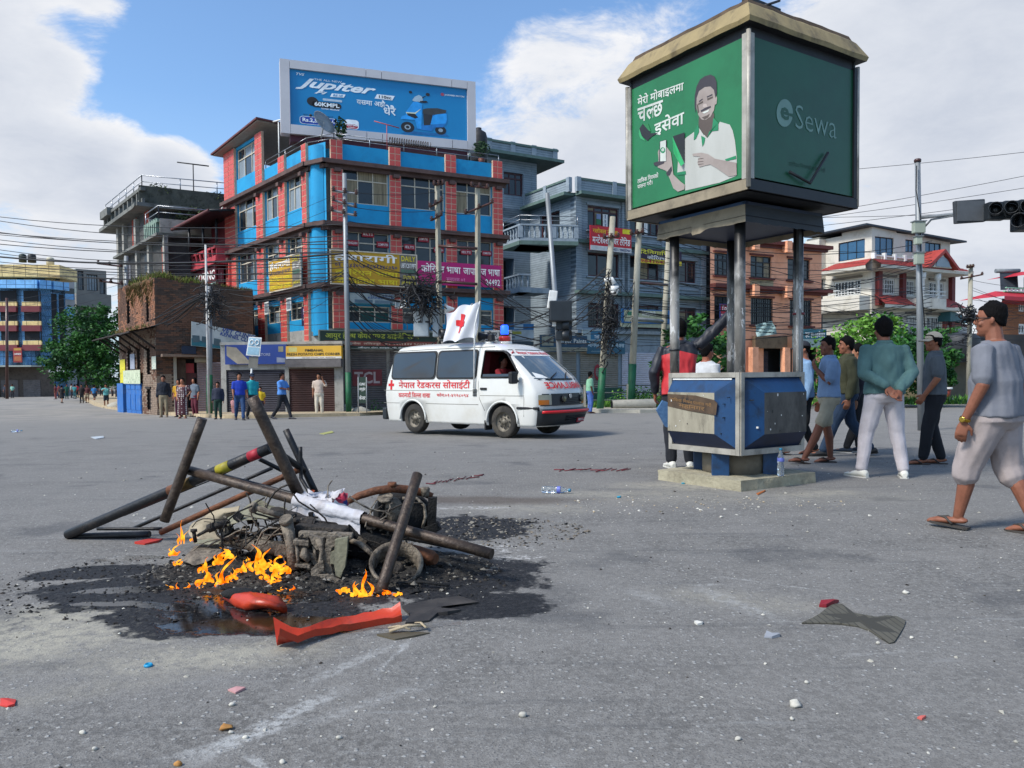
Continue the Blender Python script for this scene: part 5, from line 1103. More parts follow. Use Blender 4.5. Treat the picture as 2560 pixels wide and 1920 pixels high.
railing([BL_.P(0,zb_t,-.1),BF.P(0,zb_t,-.1),BF.P(BF.L,zb_t,-.1)],gy,STEEL,.5,2,.025,1.8)
mb=MB();BG=Face(ptx(zD(210,0)[0],45.0),ptx(zD(330,0)[0],45.2));BH=Face(along(BG.A.to_2d(),(-1,2),zD(55,0)[0]),BG.A.to_2d());y0,y1=BG.pix(*zD(220,240))[1],BG.pix(*zD(220,100))[1]
for F in(BG,BH):F.box(mb,0,y0-.3,F.L,y0,-2,.05,GTR);F.box(mb,0,y1-.1,F.L,y1,-.16,.03,GTR)
mb.build('balcony',parent=gy);balusters(BG,.05,BG.L,y0,y1-.1,-.08,gy,GTR,.3);balusters(BH,.05,BH.L,y0,y1-.1,-.08,gy,GTR,.34)
grid_bars(GRA1,(bays_[0][0],w1b,bays_[0][0]+1.4,w1t),gy,BLACKF,8,6)
WS=mat('white_shutter','#b3b0b8','#c6c3cb',sc=1,rough=.6,dirt='#8a878c',damt=.3);BS=mat('beige_shutter','#857d70','#978f82',sc=1,rough=.6,dirt='#5e574c',damt=.4)
zsh=GRA1.pix(*zD(850,920))[1]
for x0,x1,m_,o in((380,790,BS,.05),(830,1225,BS,.05),(1265,1330,WS,.05),(1340,1640,WS,.06),(1700,2050,BS,.05)):
 shutter(GRA1,(colx(GRA1,zD,x0),g0+.1,colx(GRA1,zD,x1),zsh),gy,m_,o=o,ribs=.13)
mb=MB();letter(mb,'O',lambda a,z:GRA1.P(a,z,.1),(colx(GRA1,zD,970),zsh-1.7,colx(GRA1,zD,1045),zsh-.7),flat('#9a2230'),.9);mb.build('painted_logo',parent=gy)
mb=MB();GRA1.box(mb,colx(GRA1,zD,825),g0,colx(GRA1,zD,1235),.35,.1,.3,flat('#1f4a3a'));mb.build('green_base',parent=gy)
CM=flat('#9c957f');NV=flat('#173d5c')
def sg(F,Z,p0,p1,lab,mback,texts,quads=(),o=.35,**k):r=F.rect(Z(*p0),Z(*p1));return signboard('shop_sign',F,r,lab,mback,texts,o=o,quads=quads,**k)
sg(GRA1,zD,(378,905),(868,752),'beige and teal paint shop sign with a slanting stripe',CM,[('Berger',.07,.45,.24,.68,NV),('Berger Paints',.35,.42,.98,.78,flat('#d8d5cc')),('Satdobato, Lalitpur, Ward No. 9841000000',.2,.06,.97,.15,BLK)],quads=[(.0,.2,1,.98,flat('#27475c')),(.04,.32,.28,.92,CM),(0,0,1,.22,CM)])
sg(GRA1,zD,(820,800),(1060,694),'pale sign with blue shapes above the teal Devanagari sign',flat('#9aa8a8'),[('THE ONE',.5,.2,.98,.5,WLET)],quads=[(.35,.1,.8,.9,flat('#2c6d8c'))])
sg(GRA1,zD,(868,938),(1262,808),'teal sign with white Devanagari letters behind the cable mass',flat('#2b5a6e'),[('मेगिया इलेक~ट्रोनिक~स',.02,.40,.98,.88,flat('#b9c9cf')),('electronics and repair',.1,.1,.6,.25,flat('#8fa7b0'))])
zz=GRA1.pix(*zD(1230,520))[1]
sg(GRA1,zD,(1200,620),(1780,498),'blue and cream bank sign over the first floor windows',flat('#155a8f'),[('सिटिजन्स बैंक लि.',.35,.45,.60,.9,WLET)],quads=[(.04,.1,.72,.92,flat('#a9a888')),(.1,.55,.3,.8,flat('#2a6d4e'))],o=.6)
sg(GRA1,zD,(1200,660),(1780,624),'pale yellow strip below the blue bank sign',flat('#a8a98e'),[],o=.55)
RS=mat('red_training_sheet','#b0121f','#c41a28',rough=.5,sc=.8)
sg(GRA1,zC,(1185,1330),(1655,1100),'red Montessori training banner with yellow and white Devanagari',RS,[('ग~लोबल नेपाल',.06,.70,.66,.92,flat('#e0b51c')),('मन~टेश~वरी टिचर ट~रेनिङ',.05,.28,.97,.64,WLET),('9861204321 / 9840033464',.4,.04,.97,.15,NAVY)],quads=[(0,0,1,.19,flat('#c9c9c6')),(.78,.78,.97,.97,flat('#d8c81c'))],o=.7)
sg(GRA1,zD,(1880-520,0),(2060-250,-110),'black and yellow banner partly behind the kiosk canopy',flat('#2a1233'),[('दितिगाथिका',.04,.6,.9,.95,flat('#d8cf3a')),('कोरियन क~लास',.2,.3,.95,.58,WLET),('9841645552',.05,.04,.9,.25,flat('#a81c2c'))],quads=[(0,0,1,.3,flat('#cdb429'))],o=.7)
sg(GRA1,zE,(-100,170),(-20,25),'small white and green poster sign on the right part of the grey building',flat('#b5b5b0'),[('Nepal',.4,.5,.95,.7,RED)],quads=[(0,0,.5,.3,flat('#2a7a4e'))],o=.3)
for x0,x1,y0,y1,s,lab in((1423,1478,898,1093,'तालिम','white vertical Devanagari poster in the top window beside the smaller colour poster'),(1898,1938,950,1140,'तालिम','white vertical Devanagari poster in the second top window next to the kiosk')):
 r=GRA1.rect(zC(x0,y0),zC(x1,y1));t=thing('poster',lab,'poster',GRA1.P(r[0],r[1],0));mb=MB();GRA1.box(mb,r[0],r[1],r[2],r[3],-.08,-.06,WLET);mb.build('sheet',parent=t)
 for k,ch in enumerate(('ता','लि','म')):mb=MB();h=(r[3]-r[1]);letter(mb,ch,lambda a,z:GRA1.P(a,z,-.05),(r[0]+.12,r[3]-h*(.28+.26*k),r[2]-.12,r[3]-h*(.06+.26*k)),NAVY,.8);mb.build('lettering',parent=t)
r=GRA1.rect(zC(1350,890),zC(1400,1085));t=thing('poster','small white green and red strip poster in the top window','poster',GRA1.P(r[0],r[1],0));mb=MB();h=(r[3]-r[1])/3
for k,m_ in enumerate((RED,flat('#2c7a4c'),flat('#7f8fb0'))):GRA1.box(mb,r[0],r[1]+h*k,r[2],r[1]+h*(k+1)-.02,-.08,-.06,m_)
mb.build('sheet',parent=t)
sg(GRA1,zD,(1230,0),(1100,-40),'cream notice low on the grey wall',flat('#8a8a82'),[])if False else None
VF=Face(ptx(zD(-60,0)[0],40.5),ptx(zD(350,0)[0],40.9))
sg(VF,zD,(28,800),(350,625),'blue topped white clinic sign left of the paint shop',flat('#a8aeb0'),[('Care Center',.1,.15,.4,.3,BLK)],quads=[(0,.64,1,1,flat('#17608f')),(.36,.68,.66,.96,flat('#9fb0b8')),(.3,.38,.6,.55,flat('#a39a3a'))],o=0)
VG=Face(ptx(1290,37.4),ptx(1340,37.6));
sg(VG,zB,(1955-0,830),(2150,715),'white Care Center sign above the ambulance roof',flat('#a9a9a6'),[('केयर सेन~टर',.08,.55,.95,.95,BLK),('Care Center',.04,.32,.95,.5,BLK),('Satdobato',.2,.1,.6,.2,flat('#3a5a7a'))],quads=[(0,0,.35,.25,flat('#3a5f8a'))],o=0)
mb=MB();VF.box(mb,-6,g0,VF.L+.1,VF.pix(*zD(100,900))[1]+.2,-2.5,-.1,GTR);VF.box(mb,-1.5,VF.pix(*zD(100,790))[1]-.9,VF.L,VF.pix(*zD(100,790))[1]-.1,-.09,.1,flat('#35434a'));mb.build('low_shop',label='low shop front between the blue and grey buildings',cat='shop')
# ================================================================ orange building
OR=mat('orange_plaster','#eaa27c','#f2b08c',sc=1,rough=.85,dirt='#a86a50',damt=.5,dsc=1.5,bump=.1);ORT=mat('maroon_cornice','#5a2a24','#6b352d',sc=1,rough=.8)
O1=(R2[0]+.05,R2[1]-1.0);O2=along(O1,(2.02,1),zE(1296,0)[0]);OF=Face(O1,O2)
ob_=thing('orange_building','orange three storey building with maroon cornices seen under the kiosk','building',(O1[0],O1[1],-.6))
oz2=OF.pix(*zE(700,215))[1];oz1=OF.pix(*zE(700,685))[1];oz0=OF.pix(*zE(700,1190))[1]
print('orange',oz2,oz1,oz0,OF.L)
oc=[(190,345),(565,782),(950,1182)]
hs=[]
for x0,x1 in oc:
 a0,a1=colx(OF,zE,x0,420),colx(OF,zE,x1,420)
 hs.append((a0,OF.pix(*zE(565,550))[1],a1,OF.pix(*zE(565,325))[1]));
lo_t,lo_b=OF.pix(*zE(600,765))[1],OF.pix(*zE(600,1040))[1]
for x0,x1 in((190,345),(568,795),(972,1198)):hs.append((colx(OF,zE,x0,850),lo_b,colx(OF,zE,x1,850),lo_t))
mb=MB();OF.wall(mb,0,oz0,OF.L,oz2,hs,.25,OR,OR);OF.wall(mb,0,g0,OF.L,oz0,[(1,g0,2.4,oz0-.5),(4.6,g0,7.2,oz0-.6),(8.6,g0,OF.L-.5,oz0-.6)],.8,OR,DARK);OF.box(mb,1.5,oz2+.2,OF.L*.8,oz2+2.2,-3,-2.8,OR);mb.build('wall',parent=ob_)
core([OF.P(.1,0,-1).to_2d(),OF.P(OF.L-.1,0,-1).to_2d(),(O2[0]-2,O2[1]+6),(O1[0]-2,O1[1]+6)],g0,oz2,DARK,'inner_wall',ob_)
core([O2,(O2[0]-2.5,O2[1]+6),(O2[0]-2.6,O2[1]+6),(O2[0]-.1,O2[1]-.02)],g0,oz2,OR,'side_wall',ob_)
for i,h in enumerate(hs):
 window(OF,h,ob_,BLACKF,3,.28 if i<3 else.2,[GLASS,GLASS,CURT]if i==1 else[GLASS],rec=.14,fw=.07);mb=MB();OF.box(mb,h[0]-.15,h[1]-.14,h[2]+.15,h[1]-.02,0,.2,ORT);OF.box(mb,h[0]-.1,h[3]+.02,h[2]+.1,h[3]+.14,0,.12,ORT);mb.build('window_sill',parent=ob_)
 if i>=3:grid_bars(OF,h,ob_,BLACKF,10,3,w=.03,o=-.05)
mb=MB()
for z in(oz2,oz1):OF.box(mb,-.02,z-.02,OF.L+.55,z+.22,0,.55,ORT);OF.box(mb,0,z-.2,OF.L+.3,z-.021,0,.3,ORT)
mb.build('cornice',parent=ob_)
for x in(560,895):
 for z in(oz2,oz1):a=colx(OF,zE,x,300);mb=MB();OF.box(mb,a-.3,z-.5,a+.15,z+.26,.301,.75,OR);mb.build('beam_end',parent=ob_)
mb=MB();r=OF.rect(zE(560,680),zE(800,572));OF.box(mb,r[0],r[1],r[2],r[3]-.1,.0,.02,mat('peeled_plaster','#9b8f6e','#b0a482',sc=2,rough=.9,dirt='#6d6046',damt=.6));mb.build('peeled_patch',parent=ob_)
mb=MB();a=colx(OF,zE,870,1300);OF.box(mb,a-.25,g0,a+.25,oz0-.6,.3,.7,OR);a=colx(OF,zE,540,1300);OF.box(mb,a-.25,g0,a+.25,oz0-.6,.3,.7,OR);mb.build('pillar',parent=ob_)
mb=MB();r=OF.rect(zE(560,1290),zE(890,1170));OF.box(mb,r[0],r[1],r[2],r[3],.2,.5,mat('old_balcony','#5d4d3c','#71604b',sc=2,rough=.9,dirt='#3d3226',damt=.6));mb.build('balcony',parent=ob_)
sg(OF,zE,(212,985),(350,838),'red Today sign glimpsed beyond the raised arm',RED,[('Today',.08,.45,1.0,.9,WLET),('9851',.08,.12,.7,.35,WLET)],o=.3,border=NAVY)
sg(OF,zE,(895,1285),(1240,1100),'teal hardware sign on the orange building ground floor',flat('#2c6472'),[('इट हार~डवेयर',.35,.5,.95,.9,WLET)],quads=[(0,0,1,.45,flat('#8fa0a0'))],o=.9)
sg(OF,zE,(230,1240),(345,1010),'greyish sign left of the kiosk post',flat('#7f8688'),[('मोबाइल',.2,.4,.95,.62,BLK)],o=.8)
for x0,x1,m_ in((565,780,SHUTD),(900,1180,flat('#1f4a4e')),(235,345,BS)):shutter(OF,(colx(OF,zE,x0,1400),g0+.2,colx(OF,zE,x1,1400),oz0-.8),ob_,m_,o=-.3,ribs=.12)
t=thing('hung_sheet','pale teal printed sheet hanging from the wires between the kiosk posts','banner',at(*zE(730,1090),40));mb=MB()
c_=[at(*zE(x,y),40)for x,y in((615,1045),(792,1003),(845,1140),(630,1168))]
n=8;rings=[]
for i in range(n+1):
 u=i/n;rings.append([c_[0].lerp(c_[1],u).lerp(c_[3].lerp(c_[2],u),j/n)+Vector((0,-.06*math.sin(i*1.3+j*.9),0))for j in range(n+1)])
mb.ring_loft(rings,mat('printed_sheet','#7f9c9c','#a3bcbb',sc=1,rough=.6),cap=False,closed=False);mb.build('sheet',parent=t);rr_=random.Random(3);mb=MB()
for i in range(40):
 u,v=rr_.uniform(.05,.85),rr_.uniform(.05,.9);p=c_[0].lerp(c_[1],u).lerp(c_[3].lerp(c_[2],u),v)+Vector((0,-.12,0));mb.add([p,p+Vector((.1,0,.03)),p+Vector((.1,0,.05)),p+Vector((0,0,.02))],[(0,1,2,3)],flat('#2c4a50'))
mb.build('printed_lines',parent=t,kind='stuff')
# ================================================================ white house with red tile roofs
WH=mat('cream_white_wall','#c4bfb2','#d2ccbf',sc=.8,rough=.85,dirt='#99917f',damt=.5,dsc=1.2);RTL=mat('red_roof_tile','#93332c','#a8423a',sc=3,rough=.6,dirt='#6e2a26',damt=.4);MRN=mat('maroon_pillar','#5c1d1c','#6e2625',sc=1,rough=.6)
W1=ptx(zF(725,0)[0],62.0);W2=along(W1,(1.9,1),zF(1620,0)[0]);W0=along(W1,(-.52,1),zF(165,0)[0]);WR,WL=Face(W1,W2),Face(W0,W1)
wh=thing('white_house','cream three storey house with red tiled roofs and blue glass windows','house',(W1[0],W1[1],-.7))
def wz(y,F=WR,x=730):return F.pix(*zF(x,y))[1]
wt=wz(110);we=wz(590,x=760);wl=wz(1015,x=780);wr_=wz(490)
print('white',wt,we,wl,WR.L,WL.L)
hR_=[WR.rect(zF(772,232),zF(985,462)),WR.rect(zF(1122,268),zF(1212,422)),WR.rect(zF(1350,300),zF(1530,512))];hR_=[(a,hR_[0][1],c,hR_[0][3])if i!=1 else(a,b,c,d)for i,(a,b,c,d)in enumerate(hR_)]
hL_=[WL.rect(zF(350,495),zF(655,235))];zl0,zl1=hR_[0][1]-.2,hR_[0][3]-.1;hL_=[(hL_[0][0],zl0,hL_[0][2],zl1)]
zm0,zm1=WR.pix(*zF(830,898))[1],WR.pix(*zF(830,715))[1]
hm=[(colx(WR,zF,x0),zm0,colx(WR,zF,x1),zm1)for x0,x1 in((828,1000),(1090,1228),(1395,1560))];hml=[(colx(WL,zF,300),zm0,colx(WL,zF,612),zm1)]
zlow1=wl-.8;hlow=[(colx(WR,zF,x0),zlow1-1.7,colx(WR,zF,x1),zlow1)for x0,x1 in((1130,1260),(1370,1530))]
mb=MB();WR.wall(mb,0,g0-.3,WR.L,wt-.35,hR_+hm+hlow,.25,WH,WH);WL.wall(mb,0,g0-.3,WL.L,wt-.35,hL_+hml,.25,WH,WH);WR.box(mb,0,wt-.36,WR.L*.3,wt-.1,-.3,-.01,WH);WL.box(mb,WL.L*.4,wt-.36,WL.L,wt-.1,-.3,-.01,WH);mb.build('wall',parent=wh)
core([WL.P(.1,0,-.4).to_2d(),WL.P(WL.L-.2,0,-.4).to_2d(),WR.P(WR.L-.1,0,-.4).to_2d(),(W2[0]-3,W2[1]+6),(W0[0],W0[1]+6)],g0,wt-.5,DARK,'inner_wall',wh)
core([W2,(W2[0]-3,W2[1]+6),(W2[0]-3.1,W2[1]+6),(W2[0]-.1,W2[1]-.01)],g0,wt-.4,WH,'side_wall',wh)
for h in hR_:window(WR,h,wh,BLACKF,3 if h is not hR_[1]else 2,0,[GLASSB],rec=.1,fw=.06)
for h in hL_:window(WL,h,wh,BLACKF,3,0,[GLASSB],rec=.1,fw=.06)
for F,L_ in((WR,hm+hlow),(WL,hml)):
 for h in L_:
  n=max(3,int((h[2]-h[0])/.6));window(F,h,wh,WHITE,n,.0,[GLASS],rec=.1,fw=.12,single=True);grid_bars(F,(h[0]+.1,h[1]+.1,h[2]-.1,h[3]-.1),wh,WHITE,n*2,3,w=.045,o=-.07);mb=MB();F.box(mb,h[0]-.1,h[3]+.12,h[2]+.12,h[3]+.3,0,.14,mat('taupe_trim','#6a6258','#7a7267',sc=1));F.box(mb,h[0]-.1,h[1]-.32,h[2]+.12,h[1]-.16,0,.12,MATS['taupe_trim']);mb.build('window_trim',parent=wh)
def tileroof(F,a0,a1,z0,z1,o0,o1,name='roof',ext=0):
 """sloping roof from the wall (o0,z1) down to the edge (o1,z0), courses stepped"""
 mb=MB();n=7
 for i in range(n):
  u0,u1=i/n,(i+1)/n;za_,zb_=z1+(z0-z1)*u0,z1+(z0-z1)*u1;oa,ob2=o0+(o1-o0)*u0,o0+(o1-o0)*u1;e0,e1=ext*u0,ext*u1
  mb.add([F.P(a0-e0,za_+.03,oa),F.P(a1+e0,za_+.03,oa),F.P(a1+e1,zb_+.06,ob2+.02),F.P(a0-e1,zb_+.06,ob2+.02),F.P(a0-e1,zb_,ob2+.02),F.P(a1+e1,zb_,ob2+.02)],[(0,3,2,1),(3,4,5,2)],RTL)
 ro=mb.build(name,parent=wh);mb=MB();mb.add([F.P(a0-ext,z0-.02,o1+.02),F.P(a1+ext,z0-.02,o1+.02),F.P(a1+ext,z0-.25,o1-.02),F.P(a0-ext,z0-.25,o1-.02),F.P(a0,z0-.35,o0),F.P(a1,z0-.35,o0)],[(0,3,2,1),(3,4,5,2)],WH);mb.build('eave',parent=ro);return ro
tileroof(WR,0,WR.L,we,wr_,0,1.5,ext=.9);tileroof(WL,WL.L*.28,WL.L,we,wr_,0,1.5,ext=.6)
tileroof(WR,.3,WR.L*.38,wl-.1,wl+.75,0,1.2,ext=.3);tileroof(WR,WR.L*.72,WR.L,wl-.1,wl+.75,0,1.2,ext=.5)
gx0,gx1,gm=colx(WR,zF,1190,600),colx(WR,zF,1460,600),colx(WR,zF,1345,420);gzt=WR.pix(*zF(1345,420))[1];gm=(gx0+gx1)/2
mb=MB();WR.prism(mb,[(gx0+.3,we+.1),(gx1-.3,we+.1),(gm,gzt-.4)],.3,1.7,WH);mb.build('gable',parent=wh)
mb=MB();WR.prism(mb,[(gx0-.8,we+.02),(gx0-.4,we-.02),(gm,gzt-.3),(gm,gzt)],-.2,1.95,RTL);WR.prism(mb,[(gm,gzt),(gm,gzt-.3),(gx1+.2,we-.02),(gx1+.5,we+.02)],-.2,1.95,RTL);mb.build('gable_roof',parent=wh)
mb=MB();WR.prism(mb,[(gm+.9*math.cos(t),we+.15+.8*math.sin(t))for t in[math.pi*i/10 for i in range(11)]],1.71,1.76,GLASSW);mb.build('fanlight',parent=wh)
for x in(795,1070,1635):a=colx(WR,zF,x,800);mb=MB();WR.box(mb,a-.22,wl-.1 if x!=1635 else wl-2.5,a+.22,we-.3,.001,.35,MRN);mb.build('pillar',parent=wh)
for x in(1178,1350):a=colx(WR,zF,x,800);mb=MB();mb.lathe([(.2,0),(.15,.15),(.14,we-wl-1.2),(.24,we-wl-1.1),(.26,we-wl-.6)],WR.P(a,wl+.3,1.1),12,WHITE);mb.build('column',parent=wh)
mb=MB();a0,a1=colx(WR,zF,1085,1000),colx(WR,zF,1410,1000);WR.box(mb,a0,wl-.3,a1,wl+.55,.0,1.4,WH);WR.box(mb,a0,wl+1.1,a1,wl+1.16,1.3,1.36,WHITE);WR.box(mb,a0,wl+.8,a1,wl+.85,1.3,1.36,WHITE);mb.build('balcony',parent=wh)
mb=MB();a1=WL.L*.98;WL.box(mb,-.6,wl-.5,a1,wl+.65,.0,1.3,WH);WL.box(mb,-.6,wl+1.2,a1,wl+1.26,1.2,1.26,WHITE);WL.box(mb,-.6,wl+.92,a1,wl+.97,1.2,1.26,WHITE);mb.build('balcony',parent=wh)
mb=MB();WL.box(mb,-1.2,we-.4,.3,wt-.4,-.5,.8,WH);WL.box(mb,-1.6,wt-.6,-.2,wt-.1,-4,.2,WH);mb.build('corner_turret',parent=wh)
RFG=mat('dark_sheet_roof','#2b3038','#3a4049',sc=1,rough=.5,metal=.3)
mb=MB();z_r=WR.pix(*zF(1640,262))[1];v=[WL.P(-1.5,wt+.15,.6),WL.P(WL.L+.2,wt+.1,.9),WR.P(WR.L+.9,wt-.55,.9),WR.P(WR.L,wt-.4,-7),WL.P(-1.5,wt+.35,-5)];mb.add(v+[p-Vector((0,0,.14))for p in v],[(0,1,2,3,4),(9,8,7,6,5)]+[(i,i+5,(i+1)%5+5,(i+1)%5)for i in range(5)],RFG);mb.build('roof',parent=wh)
mb=MB()
for i in range(9):a=WR.L*i/8;WR.box(mb,a-.06,wr_-.02,a+.14,wr_+.5,.0,.3,WHITE)
WR.box(mb,0,wr_+.2,WR.L,wr_+.3,.05,.2,WHITE);mb.build('roof_curb',parent=wh,kind='stuff')
BW=linemat('red_brick_house_wall','#8a5636','#97623f',.5,.16,.02,'#6b4a36',rough=.9,bump=.2)
X1=ptx(zG(762,0)[0],72);X2=along(X1,(2.2,1),2700);XF=Face(X1,X2);bh=thing('brick_villa','brick villa with red roof and mint balcony at the right edge','house',(X1[0],X1[1],-.7))
def xz(y,x=765):return XF.pix(*zG(x,y))[1]
mb=MB();hx=[XF.rect(zG(930,600),zG(985,500)),XF.rect(zG(930,812),zG(990,715))];XF.wall(mb,0,xz(815),XF.L,xz(475),hx,.3,BW,BW);XF.wall(mb,-6,g0,XF.L,xz(815),[],.2,mat('dark_ground_wall','#3a3735','#4a4643',sc=.5,rough=.9));mb.build('wall',parent=bh)
for h in hx:window(XF,h,bh,WHITE,2,0,[GLASS],rec=.1,fw=.16,single=True)
REDR=mat('bright_red_roof','#a3202c','#b52a36',sc=1,rough=.6)
for z0,z1,a0,o in((xz(475),xz(405),-.5,1.6),(xz(268,945),xz(215,945),3.4,1.6)):
 mb=MB();mb.add([XF.P(a0-1.6,z0,o),XF.P(XF.L+1,z0,o),XF.P(XF.L+1,z1,-.3),XF.P(a0,z1,-.3),XF.P(a0-1.6,z0-.35,o),XF.P(XF.L+1,z0-.35,o),XF.P(a0,z0-.5,0),XF.P(XF.L+1,z0-.5,0),XF.P(a0-1.2,z0,-3)],[(0,1,2,3),(4,5,1,0),(6,7,5,4),(0,3,8)],REDR);mb.build('roof',parent=bh)
MINT=flat('#7fb394');mb=MB();XF.box(mb,3.6,xz(405),XF.L,xz(268,945),-.3,-.1,MINT);XF.box(mb,.3,xz(412),XF.L,xz(400),-.1,.1,MINT);mb.build('upper_wall',parent=bh)
mb=MB();
for i in range(16):a=.2+i*.55;XF.box(mb,a,xz(410),a+.2,xz(380),.3,.4,WHITE)
XF.box(mb,0,xz(381),XF.L,xz(372),.28,.45,MINT);mb.build('balustrade',parent=bh,kind='stuff')
mb=MB();p=XF.P(1.3,xz(380),-1);mb.add([p+Vector(v)for v in((0,0,0),(1.7,0,0),(2.1,.8,1.8),(.4,.8,1.8))],[(0,1,2,3)],flat('#2a3038'));mb.tube([p+Vector((0,.8,1.9)),p+Vector((2.3,.8,1.9))],.2,8,flat('#6a6f72'));mb.build('solar_heater',label='solar water heater on the roof terrace of the brick villa',cat='solar heater')
mb=MB();LH=Face(ptx(zG(240,0)[0],66),ptx(zG(460,0)[0],70));lz=LH.pix(*zG(300,700))[1];LH.box(mb,-3,g0-.3,LH.L,lz-1.6,-3,0,mat('shack_wall','#4b4540','#5d5650',sc=.5,rough=.95));LH.box(mb,0,lz-1.6,LH.L,lz,-2,-.1,flat('#8a3d30'));LH.box(mb,.5,lz-1.2,LH.L*.9,lz-.3,-.09,.0,flat('#a9a7a2'));LH.box(mb,-2,lz-1.7,LH.L+2,lz-1.55,-1,1.2,CONC);LH.prism(mb,[(-.5,lz),(LH.L,lz+.1),(LH.L,lz+.3),(-.5,lz+.9)],-2,.5,flat('#27585e'));mb.build('low_houses',label='cluttered low houses between the white house and brick villa',cat='house')
LI=Face(ptx(2300,52),ptx(2460,54));mb=MB();LI.box(mb,0,g0-.3,LI.L,1.8,-3,0,flat('#59523f'));LI.box(mb,-.5,1.8,LI.L+1,2.0,-3,1.5,CONC);mb.build('tan_shelter',label='tan walled shelter with flat slab behind the capped man',cat='shelter')
sg(LI,zG,(245,985),(325,860),'dark green hoarding right of the bushes',flat('#174a35'),[('स~वागत छ',.2,.5,.8,.7,flat('#8fc0a0'))],o=1.6)
p=at(*zG(375,1045),50);mb=MB();mb.lathe([(1.15,0),(1.15,1.5),(1.0,1.75),(.3,1.9),(.05,1.9)],p-Vector((0,0,.2)),16,flat('#22272c'));mb.build('water_tank',label='black water tank standing beside the green hoarding',cat='water tank')
# ================================================================ traffic booth with the advertising cube
def ply(mb,F,Z,pts,m,o=.0):
 mb.add([F.P(*F.pix(*Z(*p)),o)for p in pts],[list(range(len(pts)))[::-1]],m)
KC=Vector((2.345,8.12));KA=math.atan2(.541,.841)
ex,ey=Vector((.841,.541)).normalized(),Vector((-.541,.841)).normalized()
def kq(x,y,c=KC):q=c+ex*x+ey*y;return(q.x,q.y)
def kfaces(h,c=KC):return Face(kq(-h,h,c),kq(-h,-h,c)),Face(kq(-h,-h,c),kq(h,-h,c)),Face(kq(h,-h,c),kq(h,h,c)),Face(kq(h,h,c),kq(-h,h,c))
kt_=thing('traffic_booth','traffic police booth on a concrete plinth with blue and grey panels, burnt posts','booth',(KC.x,KC.y,0))
STL=mat('worn_booth_steel','#8b867b','#b7b1a5',sc=3,rough=.5,metal=.2,dirt='#3a352f',damt=.7,dsc=2.2,bump=.1)
PLI=mat('plinth_concrete','#8f8873','#aaa289',sc=3,rough=.95,bump=.5,bsc=30,dirt='#5b5344',damt=.6,dsc=4);PLD=mat('grey_pedestal','#6b6356','#807767',sc=4,rough=.9,dirt='#3b352c',damt=.5,bump=.3)
BLP=mat('scuffed_blue_panel','#0a3156','#0e406c',sc=2.5,rough=.45,dirt='#14202e',damt=.75,dsc=4,bump=.1);BLD2=mat('navy_panel','#0a1830','#10213f',sc=3,rough=.5,dirt='#05080f',damt=.6)
WPN=mat('stained_white_panel','#7e7766','#a19a87',sc=5,rough=.7,dirt='#3f382c',damt=.85,dsc=6,stretch=(1,1,.35),bump=.1);GPN=mat('sooty_grey_panel','#3f3c38','#595650',sc=4,rough=.65,dirt='#15130f',damt=.85,dsc=3,stretch=(1,1,.5),bump=.1)
BLBK=mat('scorch_and_shade_black','#0e0f12','#1c1e22',sc=4,rough=.55,dirt='#2c2a28',damt=.4)  # black of scorched parts, also used as painted shade on the undersides
mb=MB();pr=[kq(*q)for q in((-.565,-.565),(.565,-.565),(.565,.565),(-.565,.565))]
q=bmesh.new();vs_=[q.verts.new((x,y,z))for z in(-.02,.10)for x,y in pr];q.faces.new(vs_[4:]);[q.faces.new([vs_[i],vs_[(i+1)%4],vs_[(i+1)%4+4],vs_[i+4]])for i in range(4)]
bmesh.ops.subdivide_edges(q,edges=q.edges[:],cuts=9,use_grid_fill=True)
for v in q.verts:v.co+=Vector((fnoise(v.co,9),fnoise(v.co,9,2),0))*.012+(Vector((0,0,fnoise(v.co,7,3)*.008))if v.co.z>.05 else Vector())
q.verts.index_update();mb.add([v.co.copy()for v in q.verts],[[v.index for v in f.verts]for f in q.faces],PLI);q.free();mb.build('plinth',parent=kt_)
mb=MB();mb.lathe([(.34,.09),(.34,.34)],(KC.x,KC.y,0),20,PLD);mb.build('pedestal',parent=kt_)
for x,y in((-.36,-.12),(.12,-.36),(.36,.12),(-.12,.36)):
 p=kq(x,y);mb=MB();mb.box((p[0],p[1],.215),(.17,.17,.25),BLP,Matrix.Rotation(KA+R(45),3,'Z'),.008);mb.build('pedestal_leg',parent=kt_)
h=.48;zb_,zt_=.327,1.135;FS4=kfaces(h)
